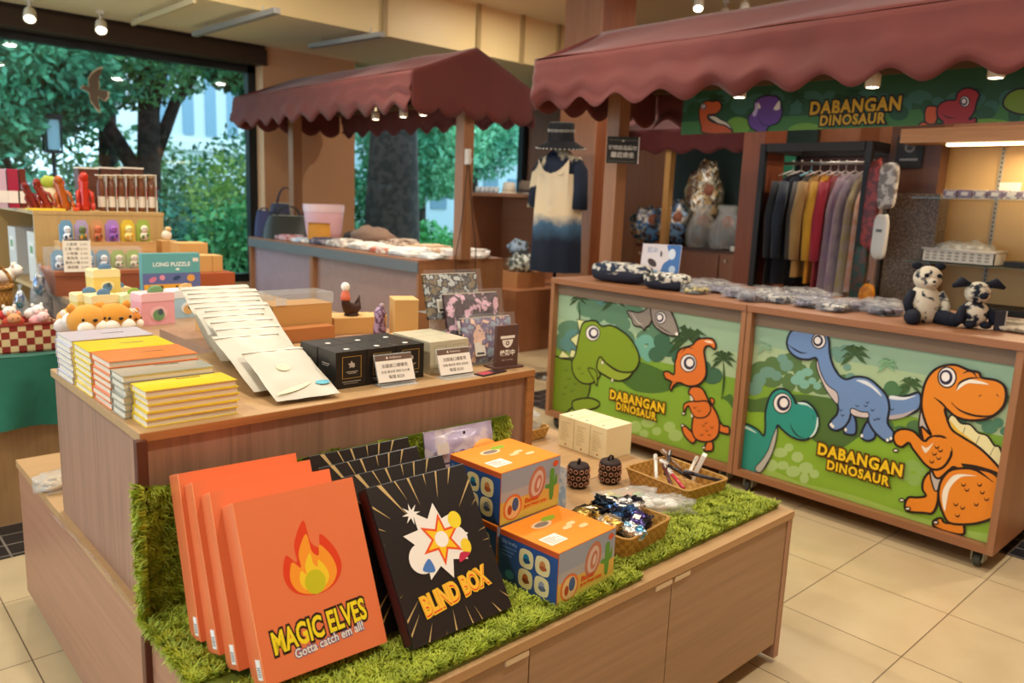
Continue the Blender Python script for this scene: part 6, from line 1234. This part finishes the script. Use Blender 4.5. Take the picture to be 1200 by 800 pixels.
for i, (x, y, w, h, c, lb) in enumerate([(5.35, 5.5, .3, .3, '#b0bcc8', 'pale blue crumpled wrapped item beside the mannequin'), (5.3, 5.35, .34, .2, '#d0d4d4', 'clear wrapped bundle with dark pieces left of the dress')]):
    pass
t = thing('display_plinth', 'wooden plinth with a small crate, between the far counter and the mannequin', 'plinth', (5.55, 5.85, 0)); m = MB(); m.box(-.35, .35, -.3, .3, 0, .62, LC); m.build('body', t); m = MB(); m.box(-.2, .2, -.15, .15, .62, .78, mat('#c08a5c', .5)); m.build('crate', t)
for i, (dy, z, s_, c, lb) in enumerate([(0, .86, .26, '#d4d8d0', 'clear wrapped bundle of goods on the small crate left of the dress'), (.05, 1.02, .2, '#9cb0c8', 'pale blue crumpled star shaped bag above the clear wrapped bundle')]):
    m = MB(); m.lump((0, 0, 0), (s_, s_, s_ * .7), mat(c, .25, 'mottle', c2='#5a6058', scale=16), seed=i + 3, amp=.25, fr=4, e=.9, n=24); o = m.build('wrapped_bundle'); o.location = (5.5, 5.8 + dy, z); tag(o, lb, 'wrapped goods')
# ------------------------------------------------------------------ mannequin with dyed dress and hat
mx, my = 4.75, 4.60
t = thing('dress_form', 'torso mannequin on a pole standing behind the corner of the dinosaur stall', 'mannequin', (mx, my, 0), R(-78)); t.scale = (.9, .9, 1)
SK = mat('#c8a888', .6)
m = MB(); m.lathe([(.17, 1.1), (.18, 1.25), (.15, 1.42), (.175, 1.6), (.185, 1.72), (.15, 1.83), (.06, 1.88), (.052, 1.95), (.045, 1.955)], SK, n=24, sy=.68); m.build('torso', t)
m = MB(); m.tube([(0, 0, .03), (0, 0, 1.1)], .016, mat('#8a8680', .3, 'metal')); m.build('pole', t); m = MB(); m.lathe([(.17, 0), (.17, .015), (.03, .03)], mat('#8a8680', .3, 'metal'), n=24); m.build('base', t)
t2 = thing('dyed_dress', 'sleeveless cream dress dip dyed to dark indigo, hanging on the mannequin', 'dress', (mx, my, 0), R(-78)); t2.scale = (.9, .9, 1)
DR = mat('#e0cca8', .8, 'dip', c2='#0e1a2e', hz=1.27)
def dress(u, v):
    a = 2 * math.pi * u; z = .92 + v * .80; w = .25 - .025 * v + .015 * math.sin(a * 7) * (1 - v); w = w if v < .62 else w - .02 * (v - .62); return (math.cos(a) * w, math.sin(a) * w * .72, z)
m = MB(); m.grid(dress, 56, 24, DR)
m.grid(lambda u, v: (.02 + .1 * (u - .5) - .09 , -.155 + .03 * v ** 2 + .12 * v, 1.715 + .16 * v), 4, 6, DR); m.grid(lambda u, v: (-.02 + .1 * (u - .5) + .09, -.155 + .03 * v ** 2 + .12 * v, 1.715 + .16 * v), 4, 6, DR)
m.build('dress_body', t2); m = MB(); m.grid(lambda u, v: (-.16 + .33 * u, -.165 - .012 * math.sin(math.pi * u) + .05 * abs(u - .5) * 2, 1.42 + (.30 + .12 * (2 * abs(u - .5)) ** 2) * v), 14, 8, mat('#e2d0b0', .85, 'fabric')); m.build('bib', t2)
t3 = thing('dyed_blouse', 'short sleeved indigo blouse with cream shoulder patches under the dress', 'blouse', (mx, my, 0), R(-78)); t3.scale = (.9, .9, 1); IND = mat('#101c30', .8, 'mottle', c2='#d8c8a8', scale=4.5, w=.03, th=.56)
m = MB(); m.lathe([(.19, 1.38), (.185, 1.5), (.2, 1.68), (.205, 1.76), (.17, 1.85), (.09, 1.91), (.07, 1.915)], IND, n=28, sy=.72, closed=False); m.build('bodice', t3)
for s_ in (-1, 1): m = MB(); m.tube([(s_ * .16, 0, 1.83), (s_ * .215, 0, 1.74), (s_ * .235, -.01, 1.6), (s_ * .24, -.02, 1.44)], [.06, .075, .07, .075], IND, 14); m.build('sleeve', t3)
t4 = thing('dyed_hat', 'black brimmed hat with white chain pattern on top of the mannequin', 'hat', (mx, my, 1.955), 0, rot=(R(4), R(-5), 0)); NV = mat('#14161c', .8)
m = MB(); m.lathe([(.115, .01), (.105, .08), (.108, .17), (.09, .182), (0, .182)], NV, n=30, closed=False); m.build('crown', t4); m = MB(); m.lathe([(.11, .035), (.2, -.02), (.2, -.03), (.105, .02)], NV, n=34, closed=False); m.build('brim', t4)
m = MB()
for k in range(16):
    a = 2 * math.pi * k / 16; T = Matrix.Rotation(a, 4, 'Z') @ Matrix.Translation((.1085, 0, .115)) @ Matrix.Rotation(R(90), 4, 'Y'); m.tube([(.009 * math.cos(q), .016 * math.sin(q), 0) for q in [i * math.pi / 5 for i in range(10)]], .0025, '#c8c4b8', 4, T=T, closed=True)
for k in range(34):
    a = 2 * math.pi * k / 34; m.lump((.2 * math.cos(a), .2 * math.sin(a), -.024), (.018, .018, .01), '#c8c4b8', amp=0, n=6)
m.build('chain_pattern', t4)

# ================================================================== BEHIND THE DINOSAUR STALL
# notice on the post
x0, x1 = 3.985, 4.13
t = thing('notice_board', 'small black notice with two lines of white characters on the left stall post', 'sign', (3.945, 3.275, 1.835), R(-46)); w, h = .2, .165
m = MB(); m.box(-w / 2, w / 2, -.006, .006, -h / 2, h / 2, '#2a2a26', b=.001); m.build('board', t); m = MB(); m.box(-.02, .02, .006, .075, .0, .03, '#3a3430'); m.build('bracket', t); m = MB(); A = Art(m, (0, -.006, 0), (1, 0, 0), (0, 0, 1), (-w / 2, w / 2, -h / 2, h / 2), lift=.0004)
A.text('玻璃商品請勿', (0, .012), w * .88, '#cfcabc', bold=.03); A.text('靠近或坐', (0, -.032), w * .72, '#cfcabc', bold=.03); A.rectf(-w * .45, w * .45, h * .36, h * .375, '#8a8678'); A.rectf(-w * .45, w * .45, -h * .43, -h * .42, '#8a8678'); A.fill([(-.01, .052), (.01, .052), (0, .065)], '#cfcabc', False); m.build('print', t)
m = MB(); m.box(w / 2 - .003, w / 2 + .003, -.008, .008, -h / 2, h / 2, '#e8dcd0'); m.build('edge', t)
# things on the dinosaur counter
KZ = 1.0105
DY = lambda s=30: mat('#1a2740', .75, 'mottle', c2='#c8c4b8', scale=s)
def pouch_roll(x, y, w, d, h, rz, lb, mm, base=None, e=.6):
    t = thing('fabric_pouch', lb, 'pouch', (x, y, KZ), rz, 'dyed fabric goods on the dinosaur counter'); m = MB(); m.lump((0, 0, h * .62), (w, d, h * .76), mm, seed=x * 7 + y, amp=.06, e=e, n=24); m.build('upper_fabric', t)
    m = MB(); m.lump((0, 0, h * .4), (w * 1.0, d * 1.02, h * .8), mat(base or '#12182a', .7), seed=y, amp=.03, e=e, n=24, flat=True); m.build('lower_fabric', t); m = MB(); m.tube([(-w * .46, -d * .2, h * .55), (0, -d * .53, h * .52), (w * .46, -d * .2, h * .55)], .003, '#8a8678', 6); m.build('zip', t); return t
pouch_roll(3.86, 3.15, .40, .17, .125, R(-80), 'long dark indigo tie dyed pouch at the left end of the dinosaur counter', DY(26))
pouch_roll(3.81, 2.76, .28, .14, .10, R(-78), 'oval pouch with white zigzag pattern in a clear wrap, right of the long indigo pouch', mat('#2c2a26', .7, 'mottle', c2='#d0ccc0', scale=34))
# booklet stand
t = thing('leaflet_stand', 'tilted picture card with blue dye pattern standing behind the long indigo pouch', 'picture card', (4.12, 3.06, KZ), R(-62)); t.scale = (1.15, 1.15, 1.32); T = Matrix.Rotation(R(-24), 4, 'X')
m = MB(); m.box(-.11, .11, 0, .008, 0, .2, '#d8d0d8', T=T, b=.001); A = Art(m, (0, 0, 0), T.to_3x3() @ Vector((1, 0, 0)), T.to_3x3() @ Vector((0, 0, 1)), (-.108, .108, .002, .198), lift=.0006); A.rectf(-.108, .108, 0, .2, '#e4dce0'); A.fill([(.01, .0), (.108, .0), (.108, .2), (.03, .2), (.05, .13), (.015, .09)], '#3f74b8'); A.ell((.06, .15), .02, .028, '#dfe8f4'); A.ell((.07, .07), .018, .02, '#b8d0ec'); A.ell((-.045, .1), .03, .017, '#3a2a2c', rot=-35); A.ell((-.03, .045), .035, .016, '#6aa8d0'); A.text('藍染', (-.05, .165), .06, '#8aa0c0')
m.build('card', t); m = MB(); m.box(-.1, .1, .0, .09, 0, .004, '#1a1a1c'); m.tube([(0, .05, .15), (0, .09, .0)], .004, '#1a1a1c', 6); m.build('stand', t)
# bagged dyed goods
r_ = random.Random(21); BAGS = [(4.02, 2.95, .2, 'flat grey violet packet behind the zigzag pouch'), (3.98, 2.75, .22, 'pale dyed scarf in a clear bag right of the zigzag pouch'), (3.82, 2.56, .14, 'black and yellow dyed purse near the counter front edge, left of the panel joint'), (4.05, 2.52, .22, 'white and indigo cloth in a crinkled bag behind the black and yellow purse'), (4.2, 2.72, .2, 'blue violet wrapped cloth at the back of the dinosaur counter'), (3.9, 2.34, .16, 'wrapped grey dyed cloth right above the joint of the two panels'), (4.12, 2.28, .22, 'shiny clear packet with dark cloth behind the joint of the panels'), (3.8, 2.2, .12, 'small dark coin purse in wrap just right of the panel joint'), (3.92, 2.1, .18, 'silver grey wrapped cloth over the blue dinosaur head'), (4.15, 2.02, .22, 'dull blue packet at the back above the blue dinosaur'), (4.32, 2.15, .2, 'dark violet wrapped cloth furthest back in the middle of the counter'), (3.9, 1.90, .17, 'cream patterned wrapped cloth with a round shine near the front edge'), (3.86, 1.76, .15, 'blue and white dyed roll in wrap, one of the nearest to the plush cats'), (4.05, 1.72, .2, 'grey crinkled packet behind the blue and white roll'), (4.2, 1.66, .22, 'indigo leaf patterned packet left of the panda plush, at the back'), (3.98, 1.56, .16, 'thin packet with pale blue dyed cloth beside the panda plush foot')]
for i, (x, y, s_, lb) in enumerate(BAGS):
    t = thing('wrapped_cloth', lb, 'wrapped cloth', (x, y, KZ), r_.uniform(-.6, .6), 'wrapped dyed cloths on the dinosaur counter')
    mm = [DY(34), mat('#7a7c88', .6, 'mottle', c2='#d8d4cc', scale=26), mat('#2a2c38', .6, 'mottle', c2='#8a8498', scale=20), mat('#c8c0b0', .6, 'mottle', c2='#3a4a68', scale=36), mat('#2c2a20', .6, 'mottle', c2='#c8b868', scale=24)][(i * 2 + (i == 2) * 0) % 4 if i != 2 else 4]
    m = MB(); m.lump((0, 0, .02), (s_, s_ * .75, .035), mm, seed=i, amp=.16, fr=3, e=.6, n=22, flat=True); m.build('cloth', t)
    m = MB(); m.lump((0, 0, .024), (s_ * 1.15, s_ * .95, .055), mat('#e8e8ec', .06, 'clear', alpha=.16, bump=1), seed=i + 3, amp=.26, fr=5, e=.6, n=28, flat=True); m.build('clear_wrap', t)
# plush panda-cat and plush pig
def toy(lb, x, y, rz, sit=True):
    t = thing('dyed_plush', lb, 'plush toy', (x, y, KZ), rz, 'tie dyed plush animals'); TD = mat('#141c2e', .85, 'mottle', c2='#d4ccb8', scale=24); IN = mat('#0f1626', .85)
    return t, TD, IN
t, TD, IN = toy('taller tie dyed plush bear with dark ears and paws, sitting on the dinosaur counter', 3.90, 1.36, R(-48))
TD1 = mat('#1c2538', .85, 'mottle', c2='#d8ceb8', scale=22, th=.42)
m = MB(); m.lathe([(.06, 0), (.078, .03), (.075, .09), (.06, .14), (.045, .16)], TD1, n=20, sy=.85); m.build('body', t)
m = MB(); m.lump((0, -.01, .205), (.125, .11, .115), TD1, amp=.02, n=22); m.lump((0, -.055, .19), (.06, .05, .045), TD1, amp=.01, n=14); h = m.build('head', t); m = MB(); m.lump((0, -.083, .196), (.016, .01, .012), IN, amp=0, n=8); m.build('nose', h)
for s_ in (-1, 1):
    m = MB(); m.lump((s_ * .052, -.005, .262), (.05, .022, .035), IN, amp=.03, n=12, T=None); m.build('ear', t); m = MB(); m.tube([(s_ * .045, -.02, .03), (s_ * .075, -.075, .03), (s_ * .09, -.125, .028)], [.034, .036, .032], IN, 12); m.lump((s_ * .092, -.13, .032), (.06, .05, .062), IN, amp=0, n=14); m.build('leg', t)
    m = MB(); m.tube([(s_ * .06, -.01, .14), (s_ * .085, -.03, .09), (s_ * .08, -.05, .055)], [.02, .022, .02], TD1 if s_ > 0 else IN, 10); m.build('arm', t); m = MB(); m.lump((s_ * .028, -.062, .222), (.022, .012, .02), IN, amp=0, n=8); m.build('eye', h)
t, TD, IN = toy('shorter tie dyed plush animal with wide flopping ears, right of the taller bear', 3.92, 1.15, R(-45))
m = MB(); m.lump((0, 0, .065), (.125, .11, .125), TD, amp=.02, n=22); m.build('body', t); m = MB(); m.lump((0, -.01, .16), (.11, .1, .1), TD, amp=.02, n=22); h = m.build('head', t); m = MB(); m.lump((0, -.06, .15), (.04, .03, .03), IN, amp=0, n=10); m.build('snout', h)
for s_ in (-1, 1):
    m = MB(); m.tube([(s_ * .035, 0, .195), (s_ * .075, -.005, .205), (s_ * .115, -.01, .185)], [.012, .024, .008], IN, 10); m.build('ear', t); m = MB(); m.tube([(s_ * .055, -.01, .09), (s_ * .075, -.03, .05), (s_ * .075, -.035, .02)], [.018, .022, .018], IN, 10); m.build('arm', t); m = MB(); m.lump((s_ * .035, -.045, .02), (.05, .05, .035), IN, amp=0, n=12); m.build('leg', t)
m = MB(); m.box(.07, .11, -.06, -.055, .0, .09, '#2a2c38', T=Matrix.Rotation(-.2, 4, 'Z')); m.box(.112, .116, -.06, -.055, .0, .09, '#c8c0b4', T=Matrix.Rotation(-.2, 4, 'Z')); m.build('hang_tag', t)
for i, (x, y, lb) in enumerate([(4.18, 1.0, 'pale folded cloth with fringe at the right end of the dinosaur counter'), (4.0, .94, 'beige cord bundle in front of the pale folded cloth at the counter end')]):
    m = MB(); m.lump((0, 0, .015), (.16, .26, .03), mat('#b8a890', .8, 'mottle', c2='#7a6a58', scale=14), seed=i, amp=.1, e=.5, n=22, flat=True); o = m.build('folded_cloth'); o.location = (x, y, KZ); tag(o, lb, 'folded cloth')

# stall of wrapped dolls further back
t = thing('doll_cabinet', 'brown low cabinet with two doors behind the dinosaur stall, carrying wrapped dolls', 'cabinet', (6.5, 4.2, 0)); o = t.location; BC = mat('#8a5a40', .5, 'wood', axis='z', var=.1)
m = MB(); m.box(-.3, .3, -.72, .70, .0, 1.1, BC); m.build('body', t); m = MB(); m.box(-.31, .31, -.72, .70, 1.1, 1.125, mat('#4a2e20', .5)); m.build('top', t)
for y0_, y1_ in ((-.71, -.28), (-.26, .69)): m = MB(); m.box(-.315, -.3, y0_, y1_, .1, 1.08, BC); d = m.build('door', t); m = MB(); m.lathe([(.012, 0), (.016, .01)], '#c8b8a0', n=10, T=Matrix.Translation((-.316, y1_ - .06, 1.03)) @ Matrix.Rotation(R(-90), 4, 'Y')); m.build('knob', d)
m = MB(); m.box(6.82, 6.86, 3.45, 4.95, 1.12, 2.4, mat('#1a2a26', .5)); tag(m.build('dark_backdrop', None, (6.84, 4.2, 1.12)), 'dark green board behind the wrapped dolls', 'board')
m = MB(); m.box(6.79, 6.82, 3.47, 3.95, 1.5, 2.1, mat('#1f6a48', .5)); tag(m.build('green_panel', None, (6.8, 3.7, 1.5)), 'bright green panel on the dark board at the right of the doll cabinet', 'board')
m = MB(); m.box(6.15, 6.22, 4.52, 4.58, 1.126, 2.2, mat('#c89a5a', .5)); tag(m.build('cabinet_post', None, (6.18, 4.55, 1.126)), 'slim light wooden upright between the wall and the wrapped dolls', 'post')
t = thing('doll_awning', 'short dark maroon awning strip over the wrapped dolls', 'awning', (6.1, 4.25, 1.98)); DA = mat('#5c2224', .8, 'fabric')
m = MB(); m.grid(lambda u, v: (.0 + .01 * math.sin(u * 30), -.75 + 1.75 * u, (.22) - (.22 - .0 + .0 - (.035 - .045 * (1 + math.cos(2 * math.pi * u * 6)) * .5)) * v), 60, 5, DA); sm_ = m.build('valance', t).modifiers.new('t', 'SOLIDIFY'); sm_.thickness = .006
m = MB(); m.grid(lambda u, v: (.5 * v, -.75 + 1.75 * u, .22 + .2 * v), 10, 3, DA); m.build('roof', t)
DL = [(6.28, 4.78, .3, .26, '#4a78a8', 'blue foil wrapped doll, leftmost on the brown cabinet'), (6.3, 4.5, .28, .3, '#6a94c0', 'pale blue wrapped doll second from the left on the brown cabinet'), (6.3, 4.22, .26, .28, '#3a3c40', 'doll with brown face in clear wrap at the middle of the brown cabinet'), (6.3, 3.95, .28, .28, '#2c3038', 'doll in dark wrap right of the middle on the brown cabinet'), (6.55, 4.35, .3, .7, '#b89868', 'tall shining gold foil doll standing at the back of the brown cabinet'), (6.5, 3.85, .26, .52, '#6a5048', 'tall wrapped doll with pink face behind the right ones'), (6.42, 3.62, .3, .56, '#8a8480', 'large clear wrapped bouquet doll furthest right on the brown cabinet'), (6.25, 3.66, .2, .2, '#4f8a3c', 'green and red wrapped figure low at the right end of the brown cabinet')]
for i, (x, y, w, h, c, lb) in enumerate(DL):
    w *= 1.15; h *= 1.35 if i < 4 else 1.15
    t = thing('wrapped_doll', lb, 'wrapped doll', (x, y, 1.1255), R(-50)); m = MB(); m.lump((0, 0, h * .3), (w * .6, w * .5, h * .55), mat('#3a2a24', .6, 'mottle', c2=c, scale=16), seed=i, amp=.1); m.build('body', t); m = MB(); m.lump((0, -.01, h * .66), (w * .34, w * .32, w * .36), mat('#9a6048' if i < 7 else '#c83028', .6), seed=i, amp=.06); m.build('head', t)
    m = MB(); m.lathe([(w * .42, 0), (w * .5, h * .3), (w * .42, h * .6), (w * .22, h * .88), (w * .3, h * 1.05)], mat(c, .12, 'foil', c2='#e8e4dc') if i in (0, 1, 4) else mat('#e0e0dc', .08, 'clear', alpha=.28, bump=1), n=18, sy=.8, closed=False, T=Matrix.Rotation(.12 * (i % 3 - 1), 4, 'X')); 
    if i in (0, 1, 4): m = MB(); m.lump((-w * .1, .04, h * .5), (w * 1.0, w * .5, h * .95), mat(c, .15, 'foil', c2='#d8d4c8'), seed=i, amp=.22, fr=3, n=24)
    m.build('wrap', t)
m = MB(); m.box(6.14, 6.16, 3.62, 3.8, 1.128, 1.17, '#d8d0c4'); tag(m.build('shelf_label', None, (6.15, 3.7, 1.128)), 'white shelf label at the right end of the brown doll cabinet', 'label')
# reddish column and clothes rack
m = MB(); m.box(5.62, 5.95, 3.26, 3.44, 0, 2.6, WD('z', '#84462a', .15)); struct(m.build('trim_12'))
BK = mat('#1e1a18', .5)
t = thing('clothes_rack', 'black framed open clothes rack behind the dinosaur stall', 'clothes rack', (5.8, 2.8, 0)); o = (5.8, 2.8, 0)
for x in (5.50, 6.06):
    for y in (2.40, 3.20): m = MB(); m.box(x, x + .045, y - .022, y + .022, 0, 1.99, BK); m.build('post', t, o)
for x in (5.50, 6.06): m = MB(); m.box(x, x + .055, 2.43, 3.17, 1.93, 1.99, BK); m.build('top_bar', t, o)
for y in (2.40, 3.20): m = MB(); m.box(5.555, 6.06, y - .03, y + .03, 1.93, 1.99, BK); m.build('top_bar', t, o)
m = MB(); m.tube([(5.8, 2.43, 1.86), (5.8, 3.17, 1.86)], .012, mat('#b0aca4', .3, 'metal')); m.build('hanging_rail', t, o); m = MB(); m.box(6.08, 6.1, 2.43, 3.17, .1, 1.93, mat('#3a1c14', .6)); m.build('back_panel', t, o); m = MB(); m.box(5.52, 6.1, 2.4, 3.2, .05, .1, BK); m.build('base', t, o)
GAR = [(3.10, '#12161e', .85, 'black jacket hanging at the left end of the rack', .5), (3.03, '#1a2434', .85, 'dark navy coat second from the left on the rack', .52), (2.95, '#5a5048', .6, 'grey brown top on a blue hanger, third on the rack', .4), (2.88, '#a8834c', .78, 'camel brown jacket on the rack between navy and yellow', .52), (2.80, '#d8a02c', .82, 'golden yellow garment on the rack beside the camel jacket', .46), (2.74, '#b0283c', .86, 'crimson garment on the rack between yellow and lilac ones', .44), (2.68, '#d8b0c4', .95, 'pale pink garment in clear wrap on the rack', .46), (2.61, '#b49cc8', 1.05, 'lilac garment in clear wrap, longest on the rack', .5), (2.54, '#c8c070', .9, 'pale yellow green garment in clear wrap on the rack', .46), (2.48, '#d89068', .85, 'salmon orange garment in clear wrap next to the right rack post', .44)]
for i, (y, c, L_, lb, w) in enumerate(GAR):
    t = thing('hanging_garment', lb, 'garment', (5.8, y, 1.86), group='garments on the clothes rack'); wrap = i >= 6
    GM = mat(c, .8, 'fabric') if not wrap else mat(c, .25, 'mottle', c2='#d8ccd0', scale=14, w=.25)
    def gf(u, v, c_=1):
        hw = w * (.28 + .25 * min(1, v * 5)) * (1 + .08 * v); return ((u - .5) * 2 * hw, c_ * (.024 * math.sin(math.pi * u) ** .5) + .012 * math.sin(u * 20 + i) * v, -.07 - .03 * 0 - .06 * (abs(u - .5) * 2) * (1 - v) - L_ * v)
    m = MB(); m.grid(lambda u, v: gf(u, v, 1), 20, 12, GM); m.grid(lambda u, v: gf(u, v, -1), 20, 12, GM); m.build('garment_body', t)
    if i < 6:
        for s_ in (-1, 1): m = MB(); m.tube([(s_ * w * .45, 0, -.15), (s_ * w * .55, 0, -.4), (s_ * w * .52, 0, -.72)], [.035, .045, .035], GM, 8); m.build('sleeve', t)
    else: m = MB(); m.grid(lambda u, v: ((u - .5) * w * 1.25, -.032 + .008 * noise.noise(Vector((u * 9, v * 9, i))), -.08 - (L_ + .08) * v), 12, 14, mat('#f0f0f0', .06, 'clear', alpha=.14, bump=1)); m.build('clear_wrap', t)
    m = MB(); HC = mat('#8ac8d8' if i == 2 else '#c8b8b0', .4); m.tube([(-w * .4, 0, -.1), (0, 0, -.055), (w * .4, 0, -.1)], .005, HC, 6); m.tube([(0, 0, -.055), (0, 0, -.01), (.014, 0, .008), (0, 0, .022), (-.012, 0, .014)], .003, HC, 6); m.build('hanger', t)
# packages hanging on the side of the rack
HK = [(2.33, 1.86, .10, .62, '#a83c34', '#6a2c28', 'red patterned strip pack hanging on the right side of the rack'), (2.24, 1.84, .13, .3, '#d8d0c4', '#8a8078', 'white packet with dark print hanging at the top right of the rack'), (2.25, 1.50, .1, .3, '#e4e0d6', '#e4e0d6', 'pair of white socks hanging below the white packet'), (2.36, 1.30, .1, .5, '#5a3a2c', '#2c4438', 'brown and green pack hanging low on the right side of the rack'), (2.30, 1.02, .12, .22, '#e89a28', '#d07a20', 'bright orange bag hanging lowest beside the rack')]
for i, (y, z, w, h, c, c2, lb) in enumerate(HK):
    t = thing('hanging_pack', lb, 'hanging pack', (5.52, y, z)); m = MB(); m.tube([(.06, .02 if i else .0, .02), (-.01, 0, .015), (-.03, 0, .0)], .004, '#2a2624', 6); m.build('hook', t)
    m = MB(); m.lump((-.03, 0, -h / 2), (.05, w, h), mat(c, .4, 'mottle', c2=c2, scale=18), seed=i, amp=.04, e=.45, n=22); b_ = m.build('pack', t)
    if i in (2,): m = MB(); m.box(-.058, -.056, -.02, .02, -.12, -.1, '#6a6a6a'); m.build('print', b_)
# panel with small sign, granite pillar
m = MB(); m.box(5.75, 5.9, 2.02, 2.36, 1.6, 3.5, WD('z', '#5c3826')); m.box(5.72, 5.9, 1.98, 2.30, 0, 1.65, mat('#8a7866', .5, 'mottle', c2='#5a4c40', scale=90)); struct(m.build('trim_13'))
t = thing('wall_sign', 'small dark sign with a white emblem on the brown panel right of the rack', 'sign', (5.745, 2.22, 1.93)); m = MB(); m.box(-.012, 0, -.09, .09, -.11, .11, '#1e1c1c', b=.002); A = Art(m, (-.012, 0, 0), (0, -1, 0), (0, 0, 1), (-.09, .09, -.11, .11), lift=.0005); A.ell((0, .03), .035, .035, '#6a6664'); A.ell((0, .03), .022, .022, '#1e1c1c'); A.rectf(-.06, .06, -.06, -.045, '#8a8684'); m.build('board', t)
# lit shelf cabinet
t = thing('lit_shelf_unit', 'beige lit shelf unit with slotted rails and glass shelves at the right edge', 'shelf unit', (5.9, 1.5, 0)); o = (5.9, 1.5, 0); BE = mat('#d8b078', .6)
m = MB(); m.box(6.0, 6.04, .6, 2.1, 0, 2.1, BE); m.build('back_panel', t, o); m = MB(); m.box(5.5, 6.04, .6, 2.2, 1.97, 2.06, mat('#b08058', .5, 'wood', axis='y')); m.build('canopy', t, o); m = MB(); m.box(5.5, 6.0, .6, 2.1, 0, .82, mat('#3a2a20', .5)); m.build('base_cabinet', t, o)
m = MB(); m.box(5.62, 5.66, .65, 1.95, 1.955, 1.97, mat('#ffe0a8', .5, 'emit', e=9)); m.build('light_strip', t, o); lamp('shelf_light', (5.7, 1.35, 1.94), 9, .5, (1, .8, .5))
for y in (1.72, 1.22):
    m = MB(); m.box(5.99, 6.0, y - .012, y + .012, .82, 1.96, '#b0a898')
    for k in range(38): m.box(5.988, 5.99, y - .004, y + .004, .84 + k * .03, .855 + k * .03, '#3a3430')
    m.build('slotted_rail', t, o)
GS = mat('#5c7a70', .1, 'clear', alpha=.4, bump=0)
for z in (1.615, 1.19): m = MB(); m.box(5.6, 6.0, .65, 2.12, z, z + .01, GS); m.build('glass_shelf', t, o)
r_ = random.Random(12)
for i in range(9):
    t = thing('soap_box', 'small patterned pale box on the upper glass shelf, %s from the left' % ['first', 'second', 'third', 'fourth', 'fifth', 'sixth', 'seventh', 'eighth', 'ninth'][i], 'small box', (5.68, 1.90 - i * .088, 1.6255), group='small boxes on the upper glass shelf'); c = ['#c8b8b8', '#9a8498', '#d8ccc0', '#b0a0a8', '#e0d8d0'][i % 5]
    m = MB(); m.box(-.03, .03, -.04, .04, 0, .052, mat(c, .5, 'mottle', c2='#8a7890', scale=40), b=.002); m.build('carton', t); m = MB(); m.box(-.0312, -.0302, -.02, .02, .015, .038, '#e8e0d8'); m.build('label', t)
m = MB(); m.box(-.003, .003, -.06, .06, 0, .05, '#e8dcc8'); o_ = m.build('shelf_card'); o_.location = (5.73, 1.58, 1.679); tag(o_, 'white card standing above the small boxes on the upper glass shelf', 'card')
t = thing('plastic_basket', 'white slotted plastic basket with clear bags on the lower glass shelf', 'basket', (5.76, 1.80, 1.2005)); m = MB(); PB = mat('#e4dccc', .4)
for q in ((-.12, .12, -.22, -.212), (-.12, .12, .212, .22), (-.12, -.112, -.22, .22), (.112, .12, -.22, .22)): m.box(*q, 0, .085, PB)
m.box(-.12, .12, -.22, .22, 0, .006, PB); m.box(-.135, .135, -.235, .235, .083, .09, PB) if False else None; m.build('basket_body', t)
m = MB(); m.tube([(-.122, -.222, .087), (.122, -.222, .087), (.122, .222, .087), (-.122, .222, .087)], .008, PB, 6, closed=True); m.build('rim', t)
m = MB()
for k in range(9):
    for j in range(3): m.box(-.1212, -.1202, -.19 + k * .045, -.165 + k * .045, .02 + j * .02, .032 + j * .02, '#a89c88')
m.build('slots', t)
t = thing('bagged_goods', 'crumpled clear bags in the white plastic basket', 'clear bag', (5.76, 1.8, 1.25)); m = MB(); m.lump((0, 0, .03), (.18, .36, .08), mat('#d8d0c0', .2, 'mottle', c2='#a89a84', scale=20), amp=.2, n=22); m.build('contents', t); m = MB(); m.lump((0, 0, .04), (.2, .38, .1), CLR, amp=.25, fr=4, n=24, seed=2); m.build('clear_wrap', t)
t = thing('black_tray', 'flat black tray on the lower glass shelf right of the white basket', 'tray', (5.78, 1.36, 1.2005)); m = MB(); m.box(-.1, .1, -.18, .18, 0, .035, '#1e1c1c', b=.004); m.build('tray_body', t); m = MB(); m.box(-.102, -.1005, -.05, .05, .008, .026, '#8a8278'); m.build('label', t)
t = thing('dark_case', 'long dark flat case on the base of the lit shelf unit', 'case', (5.75, 1.3, .8205)); m = MB(); m.box(-.15, .15, -.4, .4, 0, .12, '#241e1a', b=.004); m.build('case_body', t); m = MB(); m.box(-.152, -.15, -.38, .38, .06, .066, '#6a6058'); m.build('trim', t)
